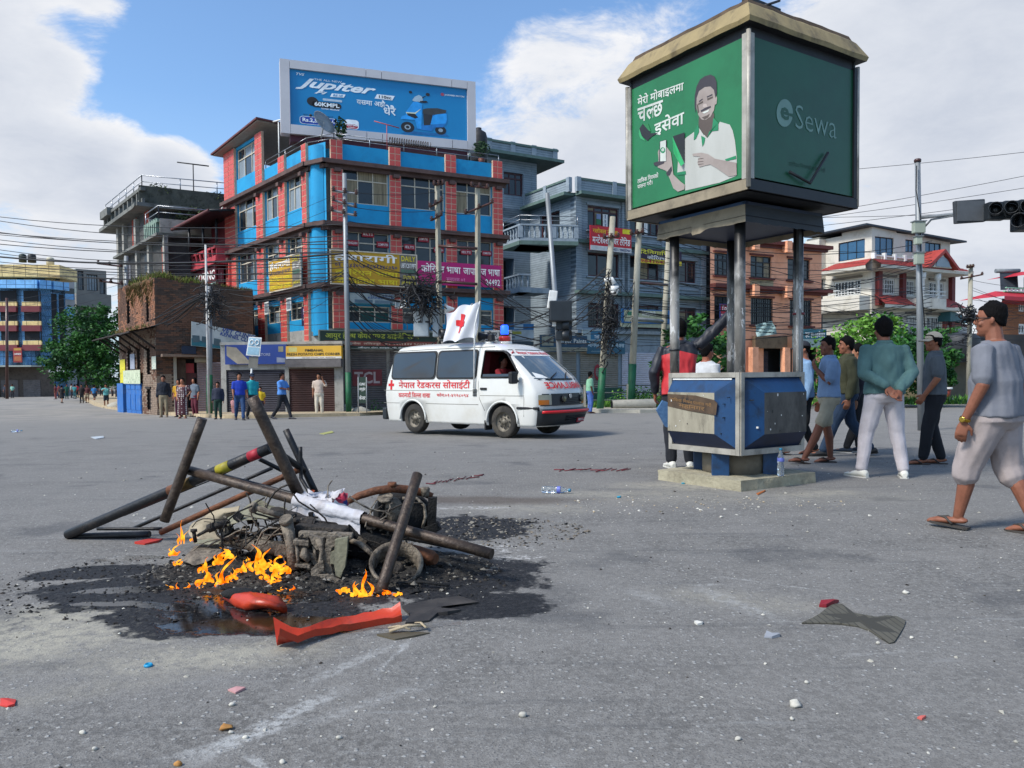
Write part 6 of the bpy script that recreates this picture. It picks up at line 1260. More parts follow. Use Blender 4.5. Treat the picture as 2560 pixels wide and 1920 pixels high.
for F in FS4:
 L_=F.L;f=.05
 mb=MB()
 for a0,z0,a1,z1 in((0,zb_,f,zt_),(L_-f,zb_,L_,zt_),(f,zb_,L_-f,zb_+f*1.1),(f,zt_-f,L_-f,zt_)):F.box(mb,a0+.001,z0,a1-.001,z1,-.03,.012,STL)
 mb.build('panel_frame',parent=kt_)
 i0,i1,j0,j1=f,L_-f,zb_+f*1.1,zt_-f;m0,m1,n0,n1=f+.16,L_-f-.16,zb_+.20,zt_-.20
 if F is FS4[0]:m0,m1=f+.004,L_-f-.21
 if F is FS4[1]:m0,m1=f+.21,L_-f-.004
 O=[F.P(i0,j0,-.02),F.P(i1,j0,-.02),F.P(i1,j1,-.02),F.P(i0,j1,-.02)];I=[F.P(m0,n0,.075),F.P(m1,n0,.075),F.P(m1,n1,.075),F.P(m0,n1,.075)]
 for k in range(4):
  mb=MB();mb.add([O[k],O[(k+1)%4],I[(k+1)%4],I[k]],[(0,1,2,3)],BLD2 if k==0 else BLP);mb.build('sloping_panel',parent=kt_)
 mb=MB();mb.add(I,[(0,1,2,3)],WPN if F is FS4[0]else GPN);mb.build('centre_panel',parent=kt_)
 if F is FS4[0]:
  mb=MB();mb.add([F.P(m0+.002,n1-.02,.078),F.P(m0+.002,n1-.15,.078),F.P(m0+.3,n1-.19,.078),F.P(m1+.03,n1-.22,.085),F.P(m1+.05,n1-.1,.085),F.P(m1,n1-.07,.08),F.P(m0+.4,n1-.03,.078)],[(0,1,2,3,4,5,6)],mat('brown_tape_remains','#3a2c20','#5b4733',sc=8,rough=.8));mb.build('peeling_sticker',parent=kt_)
  mb=MB();letter(mb,'ट~राफिक नियम पालना गरौं',lambda a,z:F.P(a,z-.09*(a-m0),.083),(m0+.03,n1-.085,m1-.03,n1-.045),flat('#7a5a34'),.3);letter(mb,'महानगर',lambda a,z:F.P(a,z-.09*(a-m0),.083),(m0+.17,n1-.145,m1-.12,n1-.10),flat('#7a5a34'),.3);mb.build('lettering',parent=kt_)
  mb=MB();rr_=random.Random(8);c=(m0+.26,n0+.26)
  for i in range(46):t=rr_.uniform(-.6,2.6);l_=rr_.uniform(.04,.15);a,z=c[0]+.01*rr_.uniform(-1,1),c[1]+.02*rr_.uniform(-1,1);F_=[F.P(a,z,.0785+.00002*i),F.P(a+l_*math.cos(t)+.004,z+l_*math.sin(t),.0785+.00002*i),F.P(a+l_*.6*math.cos(t+.12),z+l_*.6*math.sin(t+.12),.0785+.00002*i)];mb.add(F_,[(0,1,2)],BLBK)
  mb.build('scorch_mark',parent=kt_,kind='stuff');mb=MB();F.box(mb,f+.01,zt_-f-.022,L_-f-.05,zt_-f-.008,.0,.006,WHITE);mb.build('worn_white_edge',parent=kt_)
 rr_=random.Random(int(F.A.x*50));mb=MB()
 for i in range(14):a,z=rr_.uniform(i0+.03,i1-.03),rr_.uniform(n0,n1);o=.079 if m0<a<m1 else.045;l_=rr_.uniform(.004,.014);F.box(mb,a,z,a+l_,z+l_*rr_.uniform(.4,2),o if m0<a<m1 else.02,o+.001 if m0<a<m1 else.062,WHITE if rr_.random()<.6 else BLBK)
 mb.build('paint_chips',parent=kt_,kind='stuff')
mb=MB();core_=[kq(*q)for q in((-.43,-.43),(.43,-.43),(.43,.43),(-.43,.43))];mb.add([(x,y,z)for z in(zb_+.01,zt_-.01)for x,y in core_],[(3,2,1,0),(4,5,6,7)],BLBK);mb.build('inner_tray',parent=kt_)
POST=NT('booth_post');zz_=POST.z
cc=POST.mix(POST.mr(POST.noise(6,5,.7,stretch=(1,1,.25)),.35,.65),(.13,.12,.105),(.36,.34,.31));cc=POST.mix(POST.mr(POST.math('ADD',zz_,POST.math('MULTIPLY',POST.noise(5,4,.6),.9)),2.3,2.75),cc,(.02,.019,.018));cc=POST.mix(POST.math('MULTIPLY',POST.mr(POST.noise(9,5,.8,w=4,stretch=(1,1,.35)),.545,.575),POST.mr(zz_,1.95,2.15,.85,0)),cc,(.62,.60,.57))
POST.L(cc,POST.b.inputs['Base Color']);POST.b.inputs['Roughness'].default_value=.45;POST.b.inputs['Metallic'].default_value=.25
for x,y,r_ in((-.44,-.44,.052),(.44,-.44,.05),(-.44,.44,.05),(.44,.44,.05)):
 p=kq(x,y);mb=MB();mb.tube([(p[0],p[1],z)for z in(1.136,1.5,2.0,2.72)],r_,20);mb.build('post',POST.M,parent=kt_)
p=kq(.37,-.5);mb=MB();mb.box((p[0]+.0,p[1],1.93),(.045,.03,1.58),None,Matrix.Rotation(KA,3,'Z'));mb.build('post_strip',POST.M,parent=kt_)
for(x,y),z,m_ in(((-.44,.44),1.37,BLBK),((.42,-.46),1.72,flat('#6a1820'))):
 p=kq(x,y);mb=MB();mb.lathe([(.058,0),(.06,.008),(.058,.02)],(p[0],p[1],z),16,m_);mb.build('wire_tie',parent=kt_)
KC2=KC+Vector((.035,0));cn=kq(-.583,-.583,KC2);zn1=Zof(cn[0],cn[1],z6(870,1300)[1]);zn0=Zof(cn[0],cn[1],z6(870,1420)[1])
cs=kq(-.814,-.814,KC2);zs0=Zof(cs[0],cs[1],z6(875,1152)[1]);zs1=Zof(cs[0],cs[1],z6(885,205)[1]);ze0=Zof(*kq(-.87,-.87,KC2),z6(915,112)[1]);zt0=Zof(*kq(-.77,-.77,KC2),z6(905,12)[1])
print('kiosk z',zn0,zn1,zs0,zs1,ze0,zt0)
BEI=mat('burnt_beige_sheet','#7d6d49','#9a875c',sc=4,rough=.6,dirt='#2c241a',damt=.6,dsc=5,stretch=(1,1,.4),bump=.1);NECK=mat('sooty_beige_strip','#7a6f5a','#948770',sc=3,rough=.7,dirt='#3a3228',damt=.6)
for i,F in enumerate(kfaces(.56,KC2)):
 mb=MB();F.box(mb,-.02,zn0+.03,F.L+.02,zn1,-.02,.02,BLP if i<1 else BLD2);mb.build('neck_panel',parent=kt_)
 mb=MB();n=24;rr_=random.Random(i+2);top=[F.P(-.02+(F.L+.04)*j/n,zn1-.03,.022)for j in range(n+1)];bot=[F.P(-.035+(F.L+.07)*j/n,zn0-.03+.015*rr_.random()-(.03 if(i==0 and 10<j<14)else 0),.034+(.03 if(i==0 and 10<j<14)else 0))for j in range(n+1)]
 mb.ring_loft([top,bot],NECK if i!=1 else BLBK,cap=False,closed=False);mb.build('neck_trim',parent=kt_)
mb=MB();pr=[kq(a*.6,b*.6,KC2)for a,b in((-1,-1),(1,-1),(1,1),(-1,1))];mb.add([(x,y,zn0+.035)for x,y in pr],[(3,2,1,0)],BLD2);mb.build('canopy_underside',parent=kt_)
pr=[kq(a*.80,b*.80,KC2)for a,b in((-1,-1),(1,-1),(1,1),(-1,1))];mb=MB();mb.add([(x,y,z)for z in(zs0-.10,zs0-.03)for x,y in pr],[(3,2,1,0),(4,5,6,7)],BLBK);mb.build('cube_underside',parent=kt_)  # near-black colour stands in for the shade under the cube
GRS=mat('green_sign_sheet','#19633a','#1f7042',sc=1.2,rough=.4,dirt='#14532c',damt=.5,dsc=1.5,bump=.03,bsc=3);GRS2=mat('shaded_green_sign_sheet','#0c4128','#105234',sc=1.2,rough=.4,dirt='#0a3820',damt=.5,dsc=1.5)  # darker copy for the right face, its shade is put into the colour
CF=kfaces(.80,KC2)
for i,F in enumerate(CF):
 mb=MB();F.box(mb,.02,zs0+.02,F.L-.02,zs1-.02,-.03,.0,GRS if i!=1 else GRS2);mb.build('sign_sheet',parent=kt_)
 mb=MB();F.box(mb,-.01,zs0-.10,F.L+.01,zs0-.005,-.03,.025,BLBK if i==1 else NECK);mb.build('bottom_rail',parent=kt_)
 mb=MB();F.box(mb,.0,zs1-.02,F.L,ze0+.05,-.04,-.012,BLBK);mb.build('top_rail',parent=kt_)
 for a in(.0,F.L-.055):mb=MB();F.box(mb,a,zs0,a+.055,zs1,.001,.022,STL if not(i==1 and a>1)else BLBK);mb.build('sign_edge',parent=kt_)
for x,y in((-.815,-.815),(.81,-.81),(-.81,.81),(.81,.81)):p=kq(x,y,KC2);mb=MB();mb.tube([(p[0],p[1],zs0-.08),(p[0],p[1],zs1+.02)],.022,8,STL);mb.build('corner_post',parent=kt_)
hs_=(.87,.885,.80,.77,.75);zz=(ze0-.02,ze0+.02,zt0-.03,zt0,zt0+.045)
rings=[]
for hh,z in zip(hs_,zz):
 rg=[]
 for a,b,c,d in((-1,-1,1,-1),(1,-1,1,1),(1,1,-1,1),(-1,1,-1,-1)):
  for k in range(14):
   u=k/14;p=kq(hh*(a+(c-a)*u),hh*(b+(d-b)*u),KC2);w_=.012*fnoise((p[0]*2,p[1]*2,z*3),3)if 0<k else 0;rg.append(Vector((p[0],p[1],z+w_)))
 rings.append(rg)
mb=MB();mb.ring_loft(rings[:4],BEI,cap=False,smooth=False);mb.build('roof_skirt',parent=kt_)
mb=MB();mb.ring_loft(rings[3:],mat('mossy_roof_lip','#3c3024','#5d4b38',sc=8,rough=.95,dirt='#1e1813',damt=.7),cap=True,smooth=False);mb.build('roof_lip',parent=kt_)
mb=MB();mb.add([rings[0][k]for k in(0,14,28,42)],[(3,2,1,0)],BLBK);mb.build('soffit',parent=kt_)  # eave underside coloured near-black for the shade there
mb=MB();p=kq(-.62,-.55,KC2);mb.box((p[0]+.2,p[1],zt0+.09),(.5,.05,.05),BLBK,Matrix.Rotation(.6,3,'Z'));mb.tube([kq(-.5,-.72,KC2)+(zt0+.05,),kq(-.3,-.74,KC2)+(zt0+.14,)],.012,6,BLBK);mb.build('loose_bar',parent=kt_)
FL_,FR_=CF[0],CF[1]
PW=flat('#b9bdb4',.5);PGD=flat('#12754a',.5)
def T6(F,s,q00,q10,q01,m,o,bold=.6,name='lettering'):
 P00,P10,P01=(F.P(*F.pix(*q),o)for q in(q00,q10,q01));mb=MB()
 letter(mb,s,lambda a,z:P00+(P10-P00)*a+(P01-P00)*z,(0,0,1,1),m,bold);mb.build(name,parent=kt_)
T6(FL_,'मेरो मोबाइलमा',z6(193,695),z6(492,592),z6(193,622),PW,.004,1.0);T6(FL_,'चल~छ',z6(193,800),z6(358,745),z6(193,705),PW,.004,1.3);T6(FL_,'इसेवा',z6(303,890),z6(495,812),z6(303,778),PW,.004,1.3)
T6(FL_,'ट~राफिक नियमको',z6(193,1190),z6(328,1150),z6(193,1155),PW,.004,.5);T6(FL_,'पालना गरौं।',z6(193,1225),z6(290,1195),z6(193,1192),PW,.004,.5)
def pm(pts,m,o,name='printed_man'):mb=MB();ply(mb,FL_,zS,pts,m,o);mb.build(name,parent=kt_)
SK=mat('printed_grey_skin','#82756e','#a1958d',sc=2.2,rough=.5);SKD=flat('#4b4039');SKL=flat('#a3968f');CAPC=flat('#2e2930');SHI=mat('printed_shirt','#9c9c94','#b9b9b2',sc=1.5,rough=.5,stretch=(1,1,.3))
pm([(605,985),(680,930),(720,900),(760,960),(800,935),(885,870),(900,845),(985,870),(1010,920),(1030,1010),(1045,1150),(1045,1310),(900,1370),(600,1440),(598,1290),(530,1300),(540,1150),(575,1030)],SHI,.003)
pm([(718,800),(850,770),(850,900),(790,985),(740,930),(715,880)],SKD,.004)
pm([(693,640),(700,580),(740,545),(800,525),(850,560),(870,600),(862,660),(850,745),(820,800),(780,828),(745,828),(715,790),(698,730)],SK,.005)
pm([(868,620),(877,640),(872,690),(858,700)],SK,.0055)
pm([(690,770),(682,700),(684,620),(700,540),(730,480),(770,452),(820,438),(855,455),(873,500),(875,600),(862,640),(850,570),(820,540),(770,545),(720,580),(700,640),(696,720)],CAPC,.006)
for pts,m_ in((((712,690),(755,665),(757,680),(715,702)),SKD),(((790,645),(840,625),(842,640),(795,662)),SKD),(((722,665),(752,645),(754,653),(722,678)),CAPC),(((788,628),(835,605),(838,617),(790,638)),CAPC),(((762,690),(785,690),(795,715),(770,725),(752,715)),SKL),(((735,748),(770,728),(820,708),(826,720),(790,740),(740,762)),CAPC),(((748,765),(790,748),(812,735),(800,758),(765,775)),PW),(((745,808),(790,790),(815,775),(800,808),(770,826)),SKD),(((700,690),(712,700),(722,760),(710,775)),SKD)):pm(list(pts),m_,.0065)
pm([(676,1005),(680,930),(716,865),(722,930),(695,990)],PGD,.007);pm([(845,810),(888,855),(888,920),(810,930),(790,985),(835,900)],PGD,.007);pm([(740,965),(775,985),(765,1035),(750,1060)],PGD,.0072)
pm([(528,1285),(605,1270),(608,1300),(535,1305)],PGD,.007);pm([(945,1170),(1040,1138),(1042,1165),(955,1185)],PGD,.0072)
pm([(665,1122),(740,1112),(800,1125),(860,1165),(1045,1200),(1048,1305),(980,1320),(880,1250),(820,1215),(770,1225),(725,1238),(708,1200),(715,1165),(735,1148),(670,1142)],SK,.008)
for y in(1165,1190,1212):pm([(712,y),(760,y-5),(762,y),(714,y+6)],SKD,.0085)
pm([(365,1240),(372,1170),(366,1110),(372,1090),(440,1060),(478,1110),(490,1200),(500,1300),(560,1360),(600,1390),(595,1430),(540,1450),(500,1420),(470,1340),(440,1270)],SK,.008)
pm([(383,1015),(438,1000),(442,1010),(440,1190),(385,1205),(378,1190)],CAPC,.0085);pm([(388,1018),(436,1004),(437,1185),(388,1198)],PW,.009)
pm([(410+22*math.cos(t),1092+26*math.sin(t))for t in[6.2832*i/14 for i in range(14)]],PGD,.0095);T6(FL_,'e',zS(398,1104),zS(423,1099),zS(398,1076),PW,.010,1)
pm([(330,1200),(360,1190),(425,1185),(420,1205),(365,1228),(335,1222)],CAPC,.0098,'hole');pm([(438,1290),(485,1230),(490,1265),(470,1310),(448,1312)],CAPC,.0098)
pm([(205,905),(235,862),(290,905),(300,945),(370,940),(310,975),(275,1010),(225,965)],BLBK,.006,'torn_hole');pm([(205,905),(225,965),(262,1015),(215,990),(200,950)],flat('#2c8a55'),.0065,'torn_edge');pm([(235,862),(280,862),(305,930),(285,920)],flat('#1c6e3e'),.0065,'torn_edge')
pm([(495,972),(598,938),(598,1205)],BLBK,.0095,'torn_slit')
a0=FL_.pix(*zS(495,972));a1=FL_.pix(*zS(598,1205));am=FL_.pix(*zS(540,1120));mb=MB();mb.add([FL_.P(*a0,.012),FL_.P(*a1,.014),FL_.P(*FL_.pix(*zS(592,1235)),.05),FL_.P(*am,.07)],[(0,1,2,3)],flat('#3aa566',.3));mb.build('torn_flap',parent=kt_)
ES=flat('#6a8a7e',.5);c0=z6(1143,733)  # right face print greyed as well, to go with the painted shade
mb=MB();ply(mb,FR_,z6,[(1143+53*math.cos(t),733+90*math.sin(t))for t in[6.2832*i/28 for i in range(28)]],ES,.004);mb.build('printed_emblem',parent=kt_)
T6(FR_,'e',z6(1115,770),z6(1172,785),z6(1115,688),GRS2,.006,1.6);mb=MB();ply(mb,FR_,z6,[(1168,735),(1205,740),(1205,760),(1175,752)],GRS2,.0065);mb.build('printed_emblem',parent=kt_)
T6(FR_,'Sewa',z6(1213,830),z6(1478,902),z6(1213,675),ES,.004,-.3);T6(FR_,'ट~राफिक नियमको पालना गरौं',z6(1172,1072),z6(1408,1120),z6(1172,1040),flat('#1f4534'),.004,.1)
mb=MB();A_=[FR_.P(*FR_.pix(*z6(x,y)),o)for x,y,o in((1165,1117,.02),(1280,1195,.05),(1408,995,.03))];mb.tube(A_,.014,6,BLBK);mb.build('bent_bar',parent=kt_)
CLR=mat('clear_plastic',(.75,.82,.86),(.85,.9,.93),rough=.06,trans=.92,spec=.4);WATER=mat('water_in_bottle',(.6,.75,.8),(.7,.8,.85),rough=.03,trans=.95)
LBL=flat('#5a66b0',.5);CAPB=flat('#1f6f8f',.4)
def bottle(mx,label,crushed=0):
 t=thing('water_bottle',label,'bottle',mx=mx);prof=[(.028,0),(.034,.006),(.034,.05),(.031,.055),(.034,.062),(.034,.105),(.029,.125),(.034,.145),(.034,.185),(.026,.215),(.014,.24),(.013,.262)]
 mb=MB();mb.lathe(prof,(0,0,0),14,CLR)
 if crushed:
  for v in mb.v:v.y*=1-crushed*math.sin(min(3.1,max(0,v.z/.24*3.1)))
 mb.build('bottle_body',parent=t,local=True);mb=MB();mb.lathe([(.0345,.15),(.0348,.151),(.0348,.184),(.0345,.185)],(0,0,0),14,LBL,cap=False)
 if crushed:
  for v in mb.v:v.y*=1-crushed*.7
 mb.build('bottle_label',parent=t,local=True);mb=MB();mb.lathe([(.015,.262),(.016,.263),(.016,.281),(.014,.283)],(0,0,0),12,CAPB);mb.build('cap',parent=t,local=True);return t
P_=at(*zL(1167,1425),7.62);P_=Vector((P_.x,P_.y,.106));bottle(Matrix.Translation(P_)@Matrix.Scale(.98,4),'clear half full water bottle standing on the booth plinth')
P_=G(1355,1232);bottle(Matrix.Translation(P_+Vector((0,0,.034)))@Matrix.Rotation(R(90),4,'Y')@Matrix.Rotation(.3,4,'X'),'crushed clear water bottle with purple label lying on the road',.3)
P_=G(28,1081);bottle(Matrix.Translation(P_+Vector((0,0,.034)))@Matrix.Rotation(R(88),4,'Y'),'flattened empty bottle lying far left on the road',.3)
# ================================================================ ambulance van
VW=mat('van_white_paint','#c9c8c2','#d2d1cb',sc=.8,rough=.28,coat=.3,dirt='#b3ab98',damt=.35,dsc=1.2);RUB=mat('black_rubber','#101113','#1a1b1d',sc=5,rough=.7);TYR=mat('tyre_rubber','#1f1d1b','#35322e',sc=5,rough=.9,dirt='#5a5348',damt=.5);VGL=mat('van_tinted_glass','#14191d','#222a2f',sc=1.2,rough=.04,spec=.7,coat=.5)
VRED=flat('#c01018',.4);BMP=mat('dark_bumper','#15191d','#20262b',sc=2,rough=.45);RIM_=mat('dusty_steel_rim','#6a6459','#878073',sc=8,rough=.6,metal=.4,dirt='#3f382e',damt=.7);REDI=flat('#5a0c12',.8)
Gp=G(1264,1095);VP_=Vector((Gp.x,Gp.y));th_=R(-39.5)
MV=Matrix.Translation((VP_.x,VP_.y,gz(VP_.y)-.0))@Matrix.Rotation(th_,4,'Z')@Matrix.Translation((-3.58,-.12,0))
van=thing('ambulance_van','white Red Cross ambulance van crossing the junction with a flag on its roof','van',mx=MV)
W_=.845
def sec(z):
 """front x, rear x, half width at height z"""
 def ip(tab):
  for(a,b),(c,d)in zip(tab,tab[1:]):
   if a<=z<=c:return b+(d-b)*(z-a)/(c-a)
  return tab[0][1]if z<tab[0][0]else tab[-1][1]
 return ip([(.25,4.52),(.6,4.60),(.95,4.585),(1.22,4.40),(1.42,4.16),(1.65,3.86),(1.82,3.58),(1.90,3.40),(1.95,3.1),(1.985,2.6)]),ip([(.25,.06),(.9,0),(1.2,.05),(1.75,.22),(1.9,.34),(1.95,.5),(1.985,.9)]),ip([(.25,.80),(.5,.835),(.85,.845),(1.15,.83),(1.7,.745),(1.86,.70),(1.93,.62),(1.985,.36)])
def side(x,z,o=0):return Vector((x,W_-sec(z)[2]-o,z))
def front(v,z,o=0):
 fx,rx,hw=sec(z);return Vector((fx-.16*abs(v)**3+o,W_+v*hw*.94,z))
zs_=[.25,.3,.5,.7,.85,.95,1.08,1.22,1.32,1.42,1.54,1.65,1.76,1.82,1.87,1.90,1.93,1.955,1.975,1.985]
rings=[]
for z in zs_:
 fx,rx,hw=sec(z);rg=[]
 xs_=[rx+.10,rx+.5,1.0,1.6,2.2,2.8,3.0,max(3.0,fx-.9),max(3.05,fx-.5),max(3.1,fx-.22)]if fx>3.5 else[rx+.1,rx+.4,1.3,1.6,1.9,2.1,2.2,fx-.45,fx-.35,fx-.22]
 rg+=[Vector((x,W_-hw,z))for x in xs_];
 for v in(-.94,-.6,-.2,.2,.6,.94):rg.append(Vector((fx-.14*abs(v)**3-(.02 if abs(v)>.9 else 0),W_+v*hw,z)))
 rg+=[Vector((x,W_+hw,z))for x in xs_[::-1]];
 for v in(.94,.5,-.5,-.94):rg.append(Vector((rx+.07*abs(v)**3,W_+v*hw,z)))
 rings.append(rg)
mb=MB();mb.ring_loft(rings,VW);body=mb.build('body',parent=van,local=True)
body.data.materials.append(REDI);body.data.materials.append(RUB)
def cutter(mb,mi):
 q=bmesh.new();me_=bpy.data.meshes.new('c');me_.from_pydata([tuple(v)for v in mb.v],[],mb.f);q.from_mesh(me_);bmesh.ops.recalc_face_normals(q,faces=q.faces);q.verts.index_update();mb.v=[v.co.copy()for v in q.verts];mb.f=[[v.index for v in f.verts]for f in q.faces];q.free()
 o=mb.build('cutter');o.matrix_world=MV;md=body.modifiers.new('c','BOOLEAN');md.operation='DIFFERENCE';md.object=o;md.solver='EXACT';md.material_mode='TRANSFER';return o
cut=[]
for wx in(.98,3.58):
 m_=MB();m_.lathe([(.385,-.3),(.385,2.2)],(wx,0,.335),28,RUB,axis=(0,1,0));cut.append(cutter(m_,2))
DW=[(3.02,1.23),(3.06,1.78),(3.56,1.76),(3.68,1.70),(3.98,1.33),(3.96,1.23)]
m_=MB();m_.add([Vector((x,-.3,z))for x,z in DW]+[Vector((x,.55,z))for x,z in DW],[list(range(6)),list(range(11,5,-1))]+[[(i+1)%6,i,i+6,(i+1)%6+6]for i in range(6)],REDI);cut.append(cutter(m_,1))
m_=MB();m_.hexa([Vector(p)for p in((2.95,.25,1.0),(3.95,.25,1.0),(3.95,1.4,1.0),(2.95,1.4,1.0),(2.95,.3,1.79),(3.42,.3,1.79),(3.42,1.35,1.79),(2.95,1.35,1.79))],REDI);cut.append(cutter(m_,1))
bpy.context.view_layer.update();dg=bpy.context.evaluated_depsgraph_get();nm=bpy.data.meshes.new_from_object(body.evaluated_get(dg));body.modifiers.clear();body.data=nm
for c in cut:bpy.data.objects.remove(c)
def patch(fn,poly,m,name,o,n=1,parent=van,off=.0):
 mb=MB();vs=[fn(u,v,o)for u,v in poly];mb.add(vs+[fn(u,v,o-.03)for u,v in poly],[list(range(len(poly)))]+[[(i+1)%len(poly),i,i+len(poly),(i+1)%len(poly)+len(poly)]for i in range(len(poly))],m);return mb.build(name,parent=parent,local=True)
def rpoly(x0,z0,x1,z1,r=.09,n=4):
 P_=[]
 for cx,cz,a in((x1-r,z0+r,-90),(x1-r,z1-r,0),(x0+r,z1-r,90),(x0+r,z0+r,180)):P_+=[(cx+r*math.cos(R(a+90*i/n)),cz+r*math.sin(R(a+90*i/n)))for i in range(n+1)]
 return P_
for x0,x1 in((.30,1.66),(1.74,2.86)):
 patch(side,rpoly(x0-.03,1.20,x1+.03,1.82),RUB,'window_seal',.012);wg=patch(side,rpoly(x0+.01,1.235,x1-.01,1.785),VGL,'side_window',.02)
 mb=MB();c=(x0+x1)/2+.1;mb.hexa([side(c-.02,1.14,.021),side(c+.02,1.14,.021),side(c+.02,1.14,.015),side(c-.02,1.14,.015),side(c-.02,1.72,.021),side(c+.02,1.72,.021),side(c+.02,1.72,.015),side(c-.02,1.72,.015)],RUB)if x0>1 else None
mb=MB();mb.tube([side(x,z,.004)for x,z in DW+DW[:1]],.02,5,RUB);mb.build('window_seal',parent=van,local=True)
patch(side,[(3.03,1.23),(3.03,1.30),(3.97,1.30),(3.96,1.23)],VGL,'door_window',.0)
mb=MB()
for ln in([(2.97,1.84),(2.95,1.1),(2.98,.8),(3.12,.55)],[(4.12,1.2),(4.16,.8),(4.14,.45)],[(.04,.955),(2.95,.955)],[(.03,.67),(.55,.67)],[(1.4,.67),(2.95,.67)],[(3.0,.86),(4.15,.86)],[(1.70,1.80),(1.70,1.05)],[(.24,1.84),(1.6,1.86),(3.3,1.86)]):
 mb.tube([side(x,z,.001)for x,z in ln],.006,4,flat('#77756c'))
mb.build('panel_gaps',parent=van,local=True)
mb=MB();mb.tube([side(3.98,.62,.004),side(4.5,.62,-.03)],.028,6,RUB);mb.build('side_moulding',parent=van,local=True)
mb=MB();mb.box(side(3.1,1.0,.012),(.17,.03,.045),RUB,bev=.01);mb.build('door_handle',parent=van,local=True)
mb=MB();[mb.box(side(2.86,.86+.03*i,.008),(.10,.02,.018),RUB)for i in range(5)];mb.build('side_vent',parent=van,local=True,kind='stuff')
for wx in(.98,3.58):
 mb=MB();mb.tube([Vector((wx+.41*math.cos(t),side(wx,.6).y-.004,.335+.41*math.sin(t)))for t in[math.pi*(-.02+1.04*i/16)for i in range(17)]],.022,6,VW);mb.build('arch_lip',parent=van,local=True)
def wheel(x,y,s=1):
 w_=bpy.data.objects.new('wheel',None);COL.objects.link(w_);w_.parent=van;WMX[w_.name]=MV.copy()
 mb=MB();mb.lathe([(.20,-.09),(.30,-.10),(.325,-.075),(.333,0),(.325,.075),(.30,.10),(.20,.09)],(x,y,.333),32,TYR,axis=(0,1,0),cap=False);mb.build('tyre',parent=w_,local=True)
 mb=MB();mb.lathe([(.21,-.085),(.205,-.06),(.17,-.045),(.155,-.02),(.10,-.035),(.06,-.06),(.05,-.085),(.0,-.088)],(x,y,.333),26,RIM_,axis=(0,1,0),cap=False)
 for i in range(8):a=i*math.pi/4;mb.lathe([(.02,-.052),(.02,-.046)],(x+.13*math.cos(a),y,.333+.13*math.sin(a)),8,RUB,axis=(0,1,0))
 for i in range(5):a=i*1.2566;mb.lathe([(.011,-.09),(.011,-.03)],(x+.075*math.cos(a),y,.333+.075*math.sin(a)),6,RIM_,axis=(0,1,0))
 mb.build('rim',parent=w_,local=True)
for x in(.98,3.58):wheel(x,.14);wheel(x,1.55)
mb=MB();mb.box((2.2,.85,.30),(3.6,1.1,.12),RUB);mb.tube([(.98,.2,.333),(.98,1.5,.333)],.06,8,RUB);mb.tube([(3.58,.2,.3),(3.58,1.5,.3)],.05,8,RUB);mb.box((3.12,.12,.25),(.03,.22,.2),RUB);mb.build('underbody',parent=van,local=True)
def ns(v0,v1,n=10):return[v0+(v1-v0)*i/n for i in range(n+1)]
def fpatch(v0,v1,z0,z1,o,m,name,nz=6,parent=van):
 mb=MB();mb.ring_loft([[front(v,z0+(z1-z0)*j/nz,o)for v in ns(v0,v1)]for j in range(nz+1)],m,cap=False,closed=False);return mb.build(name,parent=parent,local=True)
WSG=mat('windscreen_glass','#3a4750','#5c6a72',sc=1.5,rough=.05,spec=.8,coat=.6)
fpatch(-.96,.96,1.17,1.80,.010,RUB,'windscreen_seal');ws=fpatch(-.91,.91,1.20,1.77,.016,WSG,'windscreen')
fpatch(-.93,.93,1.67,1.78,.022,WHITE,'sun_strip',2)
def fl_(s,v0,v1,z0,z1,m,o,bold=.8,mir=False):
 mb=MB();letter(mb,s,lambda a,z:front(v0+(v1-v0)*((1-a)if mir else a),z0+(z1-z0)*z,o),(0,0,1,1),m,bold);mb.build('lettering',parent=van,local=True)
fl_('नेपाल रेडक`रस सोसाईटी',-.72,.8,1.69,1.765,VRED,.038);fl_('AMBULANCE',-.72,.86,1.0,1.13,VRED,.034,.9,True)
mb=MB();pp=front(-.83,1.725,.028);mb.box(pp,(.01,.03,.09),VRED);mb.box(pp,(.012,.09,.03),VRED);mb.build('red_cross',parent=van,local=True)
mb=MB();mb.add([front(v,z,.022)for v,z in((-.85,1.215),(-.5,1.21),(-.6,1.27),(-.84,1.33))],[(0,1,2,3)],WHITE);mb.build('papers',parent=van,local=True)
for v0,v1 in((-.5,-.05),(.15,.45)):mb=MB();mb.tube([front(v0,1.17,.03),front(v1,1.30,.04)],.012,5,RUB);mb.tube([front(v0+.1,1.22,.035),front(v1+.12,1.33,.035)],.008,4,RUB);mb.build('wiper',parent=van,local=True)
fpatch(-.98,.98,.66,.90,.012,BMP,'grille',4)
mb=MB()
for i in range(4):mb.tube([front(v,.70+.035*i,.022)for v in ns(-.3,.55)],.008,4,RUB)
mb.build('grille_bar',parent=van,local=True,kind='stuff');mb=MB();mb.lathe([(.045,0),(.045,.012)],front(.12,.845,.02),16,flat('#b7b8ba',.2,.8),axis=(1,0,0));mb.build('emblem',parent=van,local=True)
for s_,v0 in((-1,-.98),(1,.98)):
 fpatch(min(v0,v0-s_*.36),max(v0,v0-s_*.36),.68,.88,.02,flat('#9c9a86',.15),'headlight',2);fpatch(min(v0,v0-s_*.28),max(v0,v0-s_*.28),.685,.78,.026,flat('#c06a10',.25),'indicator',2)
for v in(-.18,.66):mb=MB();mb.lathe([(.07,0),(.075,.02),(.06,.03)],front(v,.79,.025),14,RUB,axis=(1,0,0));mb.lathe([(.055,.031),(.0,.04)],front(v,.79,.025),14,flat('#5d5a3c',.2),axis=(1,0,0),cap=False);mb.build('fog_lamp',parent=van,local=True)
mb=MB();prof=[(.60,.03),(.58,.12),(.53,.135),(.50,.13),(.42,.12),(.32,.10),(.27,.04)]
